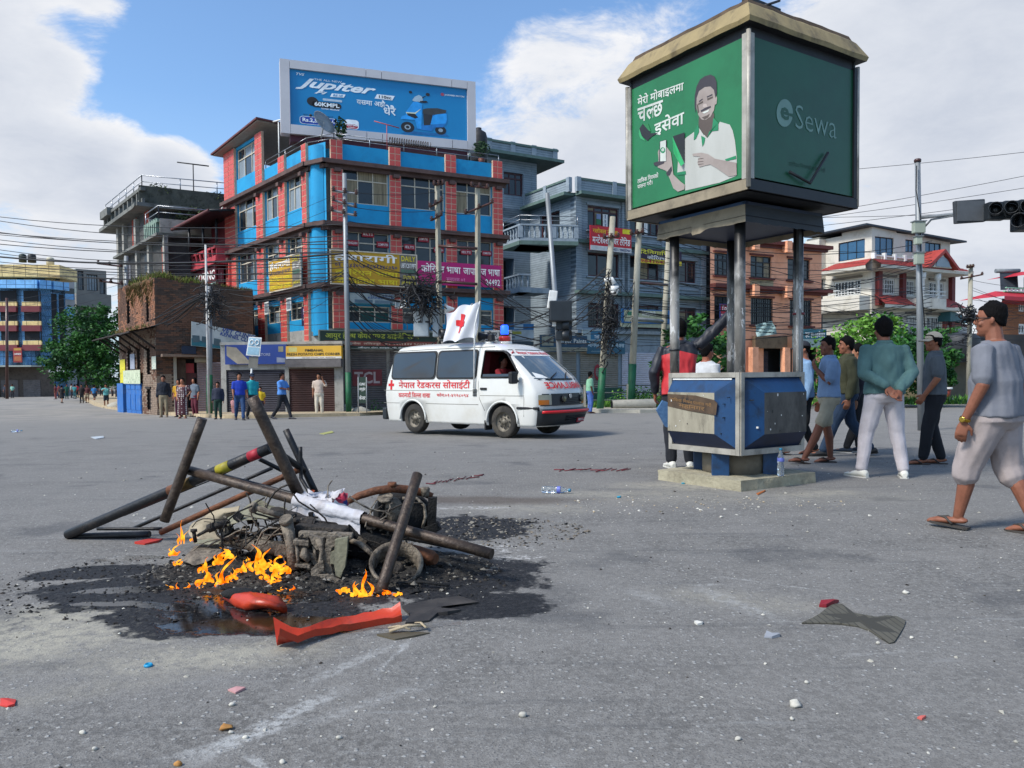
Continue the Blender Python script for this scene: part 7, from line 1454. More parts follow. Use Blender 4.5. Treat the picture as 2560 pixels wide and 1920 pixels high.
vv=[-1.04,-1.0,-.9,-.7,-.4,0,.4,.7,.9,1.0,1.04];rings=[[front(max(-1,min(1,v)),z,o if abs(v)<1.02 else-.4)for v in vv]for z,o in prof];mb.ring_loft(rings,BMP,cap=False,closed=False);mb.build('bumper',parent=van,local=True)
mb=MB();mb.tube([front(v,.545,.142)for v in ns(-1,1,16)],.03,6,VRED);mb.build('red_stripe',parent=van,local=True)
mb=MB();[mb.tube([front(v,z,.137-.1*(.5-z))for v in ns(-.2,.8,8)],.012,4,RUB)for z in(.36,.40,.44)];mb.build('air_intake',parent=van,local=True,kind='stuff')
mb=MB();mb.hexa([front(v,z,o)for z in(.31,.40)for v,o in((.30,.12),(.72,.12),(.72,.15),(.30,.15))],flat('#8d1c30',.5));mb.build('number_plate',parent=van,local=True);fl_('बा१च ४५८',.34,.68,.335,.38,WLET,.153,.3)
mb=MB();mb.box((-.02,W_,.42),(.14,1.6,.28),BMP,bev=.04);mb.build('rear_bumper',parent=van,local=True)
mb=MB();mb.box((4.02,-.16,1.22),(.10,.20,.24),RUB,bev=.035);mb.tube([(4.02,-.05,1.2),side(4.0,1.15)],.02,5,RUB);mb.build('wing_mirror',parent=van,local=True);mb=MB();mb.lathe([(.045,-.105),(.0,-.106)],(4.0,-.16,1.22),12,flat('#b9bcc4'),axis=(0,1,0))if False else None
def sl_(s,x0,x1,z0,z1,bold):
 mb=MB();letter(mb,s,lambda a,z:side(a,z,.006),(x0,z0,x1,z1),VRED,bold);mb.build('lettering',parent=van,local=True)
sl_('नेपाल रेडक`रस सोसाईटी',.53,2.72,.985,1.185,1.3);sl_('काठमाडौं जिल~ला शाखा',.53,1.55,.80,.93,.4);sl_('फोन:०१-४२२८०९४',1.75,2.68,.82,.91,.5)
mb=MB();mb.hexa([side(x,z,o)for z in(.97,1.19)for x,o in((.25,.006),(.31,.006),(.31,0),(.25,0))],VRED);mb.hexa([side(x,z,o)for z in(1.05,1.11)for x,o in((.19,.007),(.37,.007),(.37,0),(.19,0))],VRED);mb.build('red_cross',parent=van,local=True)
mb=MB();mb.lathe([(.10,0),(.10,.03),(.06,.05)],(2.95,.35,1.93),14,VW);mb.lathe([(.05,0),(.06,.12),(.10,.2)],(2.93,.35,2.09),12,RUB,axis=(-1,-.3,0));mb.box((3.02,.35,2.06),(.12,.12,.14),RUB,bev=.02);mb.build('siren_horn',parent=van,local=True)
mb=MB();mb.lathe([(.16,-.03),(.16,.03),(.13,.04)],(3.05,.75,1.95),18,VW);mb.lathe([(.12,.041),(.13,.13),(.11,.15)],(3.05,.75,1.95),18,flat('#b5241c',.3));mb.lathe([(.08,.151),(.08,.19)],(3.05,.75,1.95),14,RUB);mb.build('beacon_base',parent=van,local=True)
BLU=bpy.data.materials.new('blue_beacon_lamp');BLU.use_nodes=True;b_=BLU.node_tree.nodes['Principled BSDF'];b_.inputs['Base Color'].default_value=(.01,.05,.8,1);b_.inputs['Emission Color'].default_value=(.01,.08,1,1);b_.inputs['Emission Strength'].default_value=2.2
mb=MB();mb.lathe([(.075,.192),(.085,.22),(.085,.36),(.06,.39)],(3.05,.75,1.95),16,BLU);mb.build('blue_beacon',parent=van,local=True)
mb=MB();mb.tube([Vector((2.86,-.03,1.0)),Vector((2.86,.02,2.3)),Vector((2.98,.05,2.80))],.016,8,WHITE);mb.build('flagpole',parent=van,local=True)
FLG=NT('flag_cloth');FLG.L(FLG.mix(FLG.noise(3),(.55,.56,.60),(.66,.67,.70)),FLG.b.inputs['Base Color']);FLG.b.inputs['Roughness'].default_value=.8
def flag(u,v,o=0):
 p0=Vector((2.87,.02,2.02)).lerp(Vector((2.98,.05,2.78)),v);x=-u*.98
 return p0+Vector((x,-.10*math.sin(u*5+v*1.5)*u**.5+.05*math.sin(u*11+v*4)-o,-.26*u**1.4*(1-.25*v)*.7+.04*math.sin(u*9+v*3)+(.14*u*(1-v))))
mb=MB();mb.ring_loft([[flag(i/26,j/18)for i in range(27)]for j in range(19)],FLG.M,cap=False,closed=False);mb.build('flag',parent=van,local=True,label='white flag with a red cross')
for o in(.012,-.012):
 mb=MB();mb.ring_loft([[flag(.30+.38*i/8,.42+.16*j/5,o)for i in range(9)]for j in range(6)],VRED,cap=False,closed=False);mb.ring_loft([[flag(.42+.14*i/4,.25+.5*j/10,o*1.15)for i in range(5)]for j in range(11)],VRED,cap=False,closed=False);mb.build('red_cross',parent=van,local=True)
# ================================================================ people
def V(*a):return Vector(a)
SKINS={}
def skin(c):return mat('skin_'+c.strip('#'),c,rough=.55,sc=14,spec=.35)
HAIR=mat('black_hair','#060505','#0e0c0d',sc=40,rough=.8,spec=.12,bump=.5,bsc=120,stretch=(1,1,.3))
def remesh(mb,vox,smooth=3,disp=None):
 """union of overlapping closed shapes into one continuous skin"""
 me=bpy.data.meshes.new('r');me.from_pydata([tuple(v)for v in mb.v],[],mb.f);ob=bpy.data.objects.new('r',me);COL.objects.link(ob)
 md=ob.modifiers.new('v','REMESH');md.mode='VOXEL';md.voxel_size=vox;md.use_smooth_shade=True
 sm=ob.modifiers.new('s','SMOOTH');sm.factor=.5;sm.iterations=smooth
 dg=bpy.context.evaluated_depsgraph_get();out=bpy.data.meshes.new_from_object(ob.evaluated_get(dg));bpy.data.objects.remove(ob);bpy.data.meshes.remove(me)
 if disp:
  out.update();nn=[v.normal.copy()for v in out.vertices]
  for v,n in zip(out.vertices,nn):v.co+=n*disp(v.co)
 for p in out.polygons:p.use_smooth=True
 return out
def limb(mb,pts,rad,n=10,sub=3):
 """tapering limb through joints; rad = radius at each joint"""
 P,Q=[],[]
 for i in range(len(pts)-1):
  for k in range(sub):u=k/sub;P.append(pts[i].lerp(pts[i+1],u));Q.append(rad[i]+(rad[i+1]-rad[i])*u)
 P.append(pts[-1]);Q.append(rad[-1]);d0=(P[1]-P[0]).normalized();d1=(P[-1]-P[-2]).normalized()
 P=[P[0]-d0*Q[0]*.3]+P+[P[-1]+d1*Q[-1]*.7];Q=[Q[0]*.5]+Q+[Q[-1]*.5]
 mb.tube(P,Q,n)
def torso(mb,S,rings,lat):
 """rings: (centre, half width, half depth); lat: sideways unit vector"""
 out=[]
 for i,(c,rx,ry)in enumerate(rings):
  a,b=rings[max(0,i-1)][0],rings[min(len(rings)-1,i+1)][0];t=(b-a).normalized();l_=(lat[i]if isinstance(lat,list)else lat);l_=(l_-t*l_.dot(t)).normalized();f=t.cross(l_)
  ring=[]
  for k in range(16):
   q=2*math.pi*k/16;cx,sx=math.cos(q),math.sin(q);e=.85;ring.append(c+l_*(rx*math.copysign(abs(cx)**e,cx))+f*(ry*math.copysign(abs(sx)**e,sx)))
  out.append(ring)
 mb.ring_loft(out,None)
def person(label,pos,face,h=1.70,J={},top='#888888',sleeve='short',bot='#333333',legs='long',shoes='#222222',shoe='shoe',skinc='#8a5a3e',hair='short',head=0,headt=0,vox=.013,fat=1.0,open_=None,female=False,cap=None,glasses=False,group=None,detail=True,topm=None,botm=None,long_top=0,curl=.5,parent=None,mx=None,seated=False,name='person'):
 """face: heading in degrees, 0 looks away from the camera (+y), 90 looks left (-x)"""
 mx=mx or Matrix.Translation(Vector(pos))@Matrix.Rotation(R(face),4,'Z')
 t=thing(name,label,'person',mx=mx,group=group);S=h
 D=dict(pel=(0,0,.52),che=(0,0,.72),nek=(0,-.005,.835),hed=(0,.012,.917),sR=(.104,0,.795),eR=(.135,-.02,.63),wR=(.14,.02,.475),hR=(.05,0,.51),kR=(.058,.012,.285),aR=(.062,-.01,.045),tR=(.075,.09,.012),sL=(-.104,0,.795),eL=(-.135,-.02,.63),wL=(-.14,.02,.475),hL=(-.05,0,.51),kL=(-.058,.012,.285),aL=(-.062,-.01,.045),tL=(-.075,.09,.012))
 for k,v in J.items():D[k]=v
 P={k:V(*v)*S for k,v in D.items()};lat=(P['sR']-P['sL']).normalized();latp=(P['hR']-P['hL']).normalized();fw=.95 if female else 1.0
 hp=P['pel'];ch=P['che'];nk=P['nek'];hd=P['hed'];wv=hp.lerp(ch,.45)
 b=MB()
 def rings(o,bot_=0):
  r=[(hp-V(0,0,.045*S),.085,.06),(hp,.098*fat,.068*fat),(wv,.082*fat,.062*fat),(hp.lerp(ch,.75),.092*fat,.066*fat),(ch,.102*fw,.068),(ch.lerp((P['sR']+P['sL'])/2,.7),.112*fw,.058),((P['sR']+P['sL'])/2+V(0,0,.012*S),.085,.045),(nk,.036,.037)]
  return[(c,x*S+o,y*S+o)for c,x,y in r]
 lats=[latp,latp,latp,lat,lat,lat,lat,lat]
 torso(b,S,rings(0),lats)
 limb(b,[nk-V(0,0,.04*S),nk.lerp(hd,.75)],[.037*S,.033*S])
 A=lambda s_,o=0:([P['s'+s_],P['e'+s_],P['w'+s_]],[.034*S+o,.026*S+o,.017*S+o])
 Lg=lambda s_,o=0:([P['h'+s_],P['k'+s_],P['k'+s_].lerp(P['a'+s_],.35)+V(0,-.008*S,0),P['a'+s_]],[.052*S*fat+o,.034*S+o,.034*S+o,.021*S+o])
 for s_ in 'RL':
  limb(b,*A(s_));limb(b,*Lg(s_),sub=4)
  a,t_=P['a'+s_],P['t'+s_];fd=(t_-a);fd=V(fd.x,fd.y,fd.z*1).normalized();heel=a-V(fd.x,fd.y,0)*.028*S+V(0,0,-.018*S)+V(0,0,-fd.z*.02)
  b.tube([heel-fd*.012*S,heel,a.lerp(t_,.45)-V(0,0,.008*S),a.lerp(t_,.85),t_+fd*.02*S,t_+fd*.035*S],[.010*S,.020*S,.025*S,.024*S,.019*S,.008*S],10,flat=.62,up=(0,0,1))
  w_,e_=P['w'+s_],P['e'+s_];d=(w_-e_).normalized();ho=D.get('h_'+s_)
  if ho:d=V(*ho).normalized()
  pn=V(*D['n_'+s_]).normalized()if 'n_'+s_ in D else(V(-1,0,0)if s_=='R'else V(1,0,0));pn=(pn-d*pn.dot(d)).normalized();sd=d.cross(pn).normalized()
  if sd.dot(V(0,1,0))<0 and not ho:sd=-sd
  k_=w_+d*.058*S
  out=[[w_+d*.052*S*u+sd*(math.cos(q)*r_*S)+pn*(math.sin(q)*q2*S)for q in(2*math.pi*j/10 for j in range(10))]for u,r_,q2 in((-.15,.012,.012),(.1,.017,.013),(.5,.024,.011),(1.0,.025,.009),(1.15,.02,.006))]
  b.ring_loft(out)
  if detail:
   for i,(l_,off)in enumerate(((.040,.018),(.046,.006),(.043,-.006),(.034,-.018))):
    q0=k_-d*.01*S+sd*off*S;dd=d;pt=[q0];
    for j in range(3):dd=(dd*math.cos(curl*.75)+pn*math.sin(curl*.75)).normalized();pt.append(pt[-1]+dd*l_*S*(.45,.32,.25)[j])
    b.tube(pt+[pt[-1]+dd*.004*S],[.0068*S,.0064*S,.0058*S,.005*S,.002*S],7)
   q0=w_+d*.014*S+sd*.018*S;td=(sd*.8+d*.75+pn*.35).normalized();b.tube([q0,q0+td*.022*S,q0+td*.022*S+(d*.9+pn*.3+sd*.2).normalized()*.026*S],[.009*S,.0075*S,.005*S],7)
 Rh=Matrix.Rotation(R(head),3,'Z')@Matrix.Rotation(R(headt),3,'X');hs=S*1.04
 def H(x,y,z):return hd+Rh@V(x*hs,y*hs,z*hs)
 out=[]
 for z,rx,ry,yo in((-.069,.012,.012,.028),(-.060,.024,.024,.020),(-.045,.032,.039,.012),(-.025,.037,.047,.005),(-.005,.040,.051,.001),(.018,.0415,.053,-.002),(.038,.039,.050,-.003),(.054,.030,.040,-.004),(.064,.015,.022,-.004)):
  out.append([H(rx*math.cos(q),yo+ry*math.sin(q),z)for q in(2*math.pi*j/16 for j in range(16))])
 b.ring_loft(out)
 b.tube([H(0,.047,.014),H(0,.054,.0),H(0,.060,-.012),H(0,.052,-.019)],[.004*S,.0055*S,.0085*S,.006*S],8)
 b.ell(H(0,.046,-.038),(.013*S,.008*S,.007*S));b.ell(H(0,.043,-.058),(.012*S,.010*S,.009*S));b.ell(H(0,.044,.017),(.026*S,.008*S,.006*S))
 for s in(1,-1):b.ell(H(s*.042,-.004,-.006),(.006*S,.010*S,.016*S));b.ell(H(s*.026,.036,-.018),(.012*S,.010*S,.012*S))
 me=remesh(b,vox*(.62 if detail else.9),2);me.materials.append(skin(skinc));body=link_mesh(me,'body',t)
 loc=dict(parent=t,local=True)
 if detail:
  mb=MB()
  for s in(1,-1):mb.ell(H(s*.0165,.0475,.004),(.0055*S,.004*S,.0035*S),8,6,flat('#1a1413',.2))
  mb.build('eyes',kind='stuff',**loc);mb=MB()
  for s in(1,-1):mb.tube([H(s*.007,.053,.016),H(s*.017,.053,.0195),H(s*.028,.046,.016)],[.0016*S,.0026*S,.0012*S],5,HAIR)
  mb.build('eyebrows',kind='stuff',**loc);mb=MB();mb.tube([H(-.012,.051,-.038),H(0,.055,-.037),H(.012,.051,-.038)],[.0012*S,.0026*S,.0012*S],5,flat('#6a3530'));mb.build('lips',**loc)
 sd0=len(label)%9
 if hair:
  hb=MB();T_=((-.16,.036,.036,-.012),(-.045,.032,.036,-.006),(-.025,.038,.049,.0),(-.005,.040,.051,.001),(.018,.0415,.053,-.002),(.038,.039,.050,-.003),(.054,.030,.040,-.004),(.064,.015,.022,-.004),(.069,.004,.006,-.004));out=[]
  bk={'short':-.045,'crop':-.030,'long':-.15,'bun':-.045}[hair];sdz={'short':-.004,'crop':.006,'long':-.09,'bun':-.02}[hair]
  for k_ in range(10):
   ring=[]
   for j in range(28):
    q=2*math.pi*j/28;f=math.sin(q);z0=(sdz+(.040-sdz)*min(1,max(0,f-.25)*2.6)if f>0 else sdz+(bk-sdz)*min(1,-f*1.5));z=z0+((max(z0+.004,.022)if cap else.0745)-z0)*(k_/9)**.9;zc=min(z,.069)
    i=max(0,min(7,sum(1 for t_ in T_ if t_[0]<=zc)-1));(za,ra,ya,oa),(zb,rb,yb_,ob_2)=T_[i],T_[i+1];u=(zc-za)/(zb-za);th=(.002 if k_==0 else.0055)*(1.5 if hair!='crop'or k_>5 else.8)+.0035*fnoise((q*2,k_*.7,sd0),1.4);ring.append(H((ra+(rb-ra)*u+th)*math.cos(q),oa+(ob_2-oa)*u+(ya+(yb_-ya)*u+th)*f,z+(th*.5 if k_>6 else 0)))
   out.append(ring)
  hb.ring_loft(out,HAIR)
  if hair=='bun':hb.ell(H(0,-.065,-.005),(.026*S,.026*S,.03*S),10,8,HAIR)
  hb.build('hair',**loc)
 if cap:
  cm=flat(cap,.85);cb=MB();out=[]
  for z,rx,ry in((.012,.047,.059),(.03,.0475,.059),(.05,.041,.052),(.064,.028,.036),(.072,.01,.014)):out.append([H(rx*math.cos(q),-.003+ry*math.sin(q),z)for q in(2*math.pi*j/20 for j in range(20))])
  cb.ring_loft(out,cm);cb.build('cap',**loc);cb=MB();up_,dn_=[],[]
  ar=[H(.043*math.cos(q),.02+.036*math.sin(q),.018)for q in(math.pi*j/10 for j in range(11))];br=[H(.040*math.cos(q),.048+.060*math.sin(q),.008-.004*abs(math.cos(q)))for q in(math.pi*j/10 for j in range(11))]
  cb.ring_loft([ar,br],cm,cap=False,closed=False);cb.ring_loft([[p-V(0,0,.004*S)for p in ar],[p-V(0,0,.004*S)for p in br]],cm,cap=False,closed=False);cb.build('peak',**loc)
 if glasses:
  g_=MB();g_.tube([H(s,y,z)for s,y,z in((-.043,-.004,.004),(-.038,.045,.006),(-.03,.054,.008),(.03,.054,.008),(.038,.045,.006),(.043,-.004,.004))],.0022*S,5,BLK)
  for s in(1,-1):g_.tube([H(s*.018+.013*math.cos(q),.056,.003+.010*math.sin(q))for q in(2*math.pi*j/12 for j in range(13))],.0015*S,4,BLK)
  g_.build('glasses',**loc)
 def fold(amp,fx,fz,sd):
  return lambda c:1.5*amp*(fnoise((c.x*fx,c.y*fx,c.z*fz),1,sd)+.5*fnoise((c.x*fx*2.3,c.y*fx*2.3,c.z*fz*2),1,sd+2))
 sd=sum(map(ord,label))%50
 if top:
  c=MB();R_=rings(.014 if sleeve!='jacket'else.024)[1:7];R_[0]=(R_[0][0]-V(0,0,(.0+long_top)*S),R_[0][1]+.010,R_[0][2]+.010);R_[1]=(R_[1][0],R_[1][1]+.008,R_[1][2]+.010);R_[-1]=(R_[-1][0]-V(0,0,.0),R_[-1][1]+.004,R_[-1][2]+.006);R_=R_+[(nk-V(0,0,.004*S),.050*S,.050*S)]
  torso(c,S,R_,lats[1:])
  for s_ in 'RL':
   pts,rd=A(s_,.011 if sleeve!='jacket'else.016);
   if sleeve in('short','polo'):m_=pts[0].lerp(pts[1],.85);limb(c,[pts[0],m_],[rd[0]+.004,rd[1]+.012])
   else:m_=pts[1].lerp(pts[2],.93);limb(c,[pts[0],pts[1],m_],[rd[0],rd[1]+.004,rd[2]+.006])
  me=remesh(c,vox*.95,2,fold(.012 if sleeve=='jacket'else.008,9,5 if sleeve=='jacket'else 3.2,sd));tm=topm or mat('cloth_'+top.strip('#'),top,sc=5,rough=.9,bump=.08,bsc=60);me.materials.append(tm);link_mesh(me,'jacket'if sleeve=='jacket'else 'shirt',t)
  if sleeve in('jacket','polo')or 'polo'in label:k=MB();k.lathe([(.046*S,-.012*S),(.050*S,.004*S),(.042*S,.020*S),(.038*S,.016*S)],nk+V(0,.002,-.006*S),16,tm,cap=False);k.build('collar',**loc)
 if bot:
  c=MB();bm_=botm or mat('cloth_'+bot.strip('#'),bot,sc=5,rough=.9,bump=.1,bsc=70);R_=rings(.006)
  if legs in('skirt','dress'):
   a=(P['aR']+P['aL'])/2;z0=.08*S if legs=='dress'else.26*S;rr_=[(V(a.x,a.y,z0),.13*S,.10*S),(V(a.x,a.y,z0+.08*S),.125*S,.095*S),(hp-V(0,0,.05*S),.112*S,.085*S),(hp+V(0,0,.03*S),.105*S*fat,.078*S*fat)]
   if legs=='dress':rr_+=[(x,y+.018,z+.018)for x,y,z in rings(0)[2:6]]
   torso(c,S,rr_,lat)
   if legs=='dress':[limb(c,[P['s'+s_],P['s'+s_].lerp(P['e'+s_],.8)],[.045*S,.04*S])for s_ in 'RL']
  else:
   torso(c,S,[(hp-V(0,0,.055*S),.088*S,.068*S),(hp-V(0,0,.02*S),.100*S*fat+.010,.074*S*fat+.008),(hp+V(0,0,.03*S),.097*S*fat+.006,.070*S*fat+.006),(wv,.088*S*fat,.066*S*fat)],latp)
   for s_ in 'RL':
    pts,rd=Lg(s_)
    if legs=='shorts':k=P['k'+s_].lerp(P['h'+s_],.12);limb(c,[P['h'+s_],k],[.056*S*fat,.050*S],sub=5)
    elif legs=='long34':k=P['k'+s_].lerp(P['a'+s_],.22);limb(c,[P['h'+s_],P['k'+s_],k],[.066*S*fat,.060*S,.055*S],sub=5)
    else:e=P['k'+s_].lerp(P['a'+s_],.97);limb(c,[P['h'+s_],P['k'+s_],P['k'+s_].lerp(e,.5),e],[.062*S*fat,.047*S,.040*S,.036*S],sub=5)
  me=remesh(c,vox,2,fold(.007,7,5,sd+4));me.materials.append(bm_);link_mesh(''or me,{'skirt':'skirt','dress':'dress','shorts':'shorts','long34':'shorts'}.get(legs,'trousers'),t)
 sm_=flat(shoes,.7)
 for s_ in 'RL':
  a,t_=P['a'+s_],P['t'+s_];fd=(t_-a);fh=V(fd.x,fd.y,0).normalized();up=V(0,0,1);f2=V(fh.x,fh.y,(t_.z+.0-a.z+.033*S)/max(.05,V(fd.x,fd.y,0).length)*1.0).normalized();dn=a-V(0,0,.036*S);sdv=fh.cross(up)
  mb=MB();nrm_=sdv.cross(f2)if sdv.cross(f2).z>0 else-sdv.cross(f2)
  if shoe=='shoe':
   out=[]
   for u,w2,ht in((-.050,.012,.030),(-.040,.022,.044),(-.01,.025,.052),(.03,.025,.040),(.07,.028,.028),(.105,.024,.020),(.125,.010,.012)):out.append([dn+f2*u*S+sdv*(w2*S*math.cos(q))+nrm_*(ht*S*(.5+.5*math.sin(q))-.006*S)for q in(2*math.pi*j/10 for j in range(10))])
   mb.ring_loft(out,sm_);mb.build('shoe',**loc)
   mb=MB();so_=[(-.052,.014),(-.04,.025),(0,.026),(.05,.027),(.09,.029),(.12,.018),(.128,.006)];ol=[(u,w2)for u,w2 in so_]+[(u,-w2)for u,w2 in so_[::-1]];n_=len(ol)
   mb.add([dn+f2*u*S+sdv*w2*S-nrm_*.002*S for u,w2 in ol]+[dn+f2*u*S+sdv*w2*S-nrm_*.011*S for u,w2 in ol],[list(range(n_)),list(range(2*n_-1,n_-1,-1))]+[[(i+1)%n_,i,i+n_,(i+1)%n_+n_]for i in range(n_)],flat('#bdbab2')if shoes in('#c9c7bd','#1d2a3a')else flat('#1b1b1c'));mb.build('sole',**loc)
  elif shoe=='sandal':
   so_=[(-.045,.018),(-.03,.026),(.02,.024),(.07,.030),(.10,.026),(.122,.010)];ol=[(u,w2)for u,w2 in so_]+[(u,-w2)for u,w2 in so_[::-1]];n_=len(ol);o_=dn+nrm_*.0
   mb.add([o_+f2*u*S+sdv*w2*S-nrm_*.001*S for u,w2 in ol]+[o_+f2*u*S+sdv*w2*S-nrm_*.011*S for u,w2 in ol],[list(range(n_)),list(range(2*n_-1,n_-1,-1))]+[[(i+1)%n_,i,i+n_,(i+1)%n_+n_]for i in range(n_)],sm_)
   for s in(1,-1):mb.tube([o_+f2*.085*S+nrm_*.020*S,o_+f2*.05*S+sdv*s*.016*S+nrm_*.027*S,o_+f2*.015*S+sdv*s*.028*S+nrm_*.004*S],[.004*S,.006*S,.005*S],6,sm_)
   mb.build('sandal',**loc)
 return t,P
def foot(x,y):p=G(x,y);return(p.x,p.y,gz(p.y))
V9=.0115
pp_=foot(2208,1194);tj,tP=person('man in teal jacket and white trousers, hands clasped behind his back',pp_,0,1.74,dict(sR=(.108,-.005,.80),sL=(-.108,-.005,.80),eR=(.150,-.045,.645),eL=(-.150,-.045,.645),wR=(.035,-.125,.545),wL=(-.035,-.120,.565),hR=(.055,0,.51),aR=(.118,-.02,.045),aL=(-.125,.03,.045),tR=(.15,.06,.012),tL=(-.16,.11,.012),kR=(.085,.01,.285),kL=(-.09,.03,.285),h_R=(-.35,-.35,-.8),h_L=(.35,-.35,-.75),n_R=(0,-1,.2),n_L=(0,-1,.2)),'#456362','jacket','#b9b2b4','long','#c9c7bd','shoe','#7d4d38','short',0,0,V9,1.06)
pp_=foot(2470,1330);gm_,gP=person('man in grey tee shirt and pale knee shorts walking left, gold watch',(pp_[0]+.04,pp_[1],0),34,1.62,dict(pel=(0,0,.50),che=(.0,.0,.70),hed=(0,.02,.915),nek=(0,0,.825),aR=(.07,-.13,.05),tR=(.08,-.04,.012),kR=(.07,-.02,.28),aL=(-.06,.12,.055),tL=(-.07,.215,.03),kL=(-.065,.08,.285),eL=(-.155,-.02,.635),wL=(-.165,.05,.48),eR=(.145,-.04,.63),wR=(.15,.0,.48),sR=(.115,0,.79),sL=(-.115,0,.79),h_L=(-.1,.15,-1),n_L=(.9,.3,0)),'#696b72','short','#958a87','long34','#35302b','sandal','#7d4e3a','crop',22,0,.0105,1.28,glasses=True)
mb=MB();w_=gP['wL'];d_=(gP['wL']-gP['eL']).normalized();mb.lathe([(.034,-.010),(.036,-.006),(.036,.006),(.034,.010)],w_-d_*.02,16,flat('#a8842c',.25,.9),axis=d_,cap=False);mb.lathe([(.020,0),(.020,.010),(.014,.012)],w_-d_*.02+V(-.034,.0,.0),12,flat('#c9a84a',.2,.9),axis=(-1,0,0));mb.build('wristwatch',parent=gm_,local=True)
pp_=foot(2072,1158);person('young man in a light blue polo shirt and khaki shorts, hand at his collar',(pp_[0],pp_[1],gz(pp_[1])),84,1.63,dict(aL=(-.055,.20,.050),tL=(-.06,.29,.03),kL=(-.058,.09,.29),aR=(.06,-.03,.045),tR=(.07,.06,.012),kR=(.06,.0,.285),eL=(-.12,.04,.635),wL=(-.07,.115,.735),h_L=(.3,.35,.8),n_L=(.2,-1,0),eR=(.13,-.02,.63),wR=(.14,.03,.48)),'#6c83a0','polo','#958d79','shorts','#2a1d18','sandal','#6e4230','crop',6,0,V9,.98)
pp_=foot(2118,1140);person('man in an olive jacket and blue jeans walking left behind the light blue polo',pp_,78,1.70,dict(aL=(-.05,.20,.045),tL=(-.06,.29,.015),kL=(-.058,.11,.285),aR=(.06,-.20,.06),tR=(.07,-.11,.012),kR=(.06,-.04,.28),wR=(.15,.02,.47)),'#3a3a24','jacket','#1d3148','long','#1c1d20','shoe','#84533c','short',4,0,V9,1.02)
pp_=foot(2160,1136);person('person in dark clothes mostly hidden between the olive and teal jackets',(pp_[0]+.05,pp_[1]+.3,gz(pp_[1])),66,1.62,dict(aL=(-.05,.1,.045),tL=(-.06,.19,.015)),'#1e1b26','long','#16171c','long','#1d2a3a','shoe','#9a6a50','short',0,0,.014)
pp_=foot(2335,1160);cm_,cP=person('man in beige cap, grey polo and black track trousers, hand on hip',pp_,68,1.67,dict(eR=(.205,-.03,.645),wR=(.135,.035,.56),h_R=(-.7,.6,-.15),n_R=(-.4,-.9,0),aR=(.02,-.05,.045),tR=(.03,.05,.012),aL=(-.08,.08,.045),tL=(-.09,.17,.012),kL=(-.07,.05,.285),eL=(-.14,.0,.64),wL=(-.12,.08,.52)),'#4b5054','polo','#0b0d14','long','#2f2724','sandal','#855239','short',20,0,V9,1.05,cap='#b5a58f')
pp_=foot(2020,1138);person('man in a dark cap and sky blue top standing behind the booth post',(pp_[0]-.02,pp_[1]+.1,gz(pp_[1])),80,1.66,dict(aL=(-.05,.16,.045),tL=(-.06,.25,.015),aR=(.06,-.1,.05),tR=(.07,0,.012)),'#7290ae','long','#131417','long','#1a1a1c','sandal','#855540','crop',5,0,.014,cap='#1c1f28',long_top=.02)
mb=MB();a_,b_=cP['kR'],cP['aR']
for i in range(3):o=V(.052*1.67,.012*(i-1),0);mb.tube([a_.lerp(b_,.25)+o*.9,a_.lerp(b_,.6)+o*.85,a_.lerp(b_,.95)+o*.8],.0045,4,WHITE)
mb.build('side_stripe',parent=cm_,local=True,kind='stuff')
RJ=NT('red_black_jacket');zz_=RJ.z;s_=RJ.math('ADD',zz_,RJ.math('MULTIPLY',RJ.math('ABSOLUTE',RJ.x),.25));m1_=RJ.mr(s_,1.43,1.435,1,0);m2_=RJ.mr(RJ.math('ABSOLUTE',RJ.x),.21,.215,1,0)
RJ.L(RJ.mix(RJ.math('MULTIPLY',m1_,m2_),(.012,.014,.022),(.48,.025,.03)),RJ.b.inputs['Base Color']);RJ.b.inputs['Roughness'].default_value=.55
pp_=foot(1698,1170);rj_,_=person('man in a red and black jacket reaching up to hold a booth post',pp_,-8,1.84,dict(sR=(.115,.0,.81),eR=(.23,.01,.91),wR=(.36,-.02,1.05),h_R=(.35,-.1,.9),n_R=(.2,-.9,0),eL=(-.16,-.02,.64),wL=(-.155,.05,.50),aR=(.07,0,.045),aL=(-.05,.0,.045)),'#222222','jacket','#14171f','long','#c9c7bd','shoe','#8a4f38','short',20,0,V9,1.08,topm=RJ.M,long_top=.03)
pp_=foot(1770,1150);person('person in white shirt and grey trousers standing beyond the booth',(pp_[0]+.05,pp_[1]+.3,gz(pp_[1])),-60,1.62,{},'#b4b6b8','short','#85878a','long','#c9c7bd','shoe','#8a4f38','short',0,0,.015)
t=thing('denim_bag','faded blue denim bag hanging from his hand beside the booth','bag',tuple(at(1655,1010,9.2)));mb=MB();c_=[at(*zL(x,y),9.05)for x,y in((190,800),(245,820),(250,1030),(215,1020),(140,880))];mb.add([p for p in c_]+[p+V(0,.07,0)for p in c_],[(0,1,2,3,4),(9,8,7,6,5)]+[(i,(i+1)%5,(i+1)%5+5,i+5)for i in range(5)],mat('denim','#35587f','#4f749c',sc=20,rough=.9));mb.build('bag_body',parent=t)
def bgp(label,x,y,face,h,**k):
 p=G(x,y);p=V(*ptx(x,31.2),0)if 31.2<p.y<45 else p;k.setdefault('vox',.028);k.setdefault('detail',False);z=gz(p.y)+(.0);return person(label,(p.x,p.y,z),face,h,**k)
WK=dict(aL=(-.05,.18,.045),tL=(-.06,.27,.015),kL=(-.058,.10,.285),aR=(.06,-.2,.07),tR=(.07,-.11,.012),kR=(.06,-.04,.28),eL=(-.13,-.05,.64),wL=(-.13,-.02,.49),eR=(.13,.02,.64),wR=(.13,.10,.50))
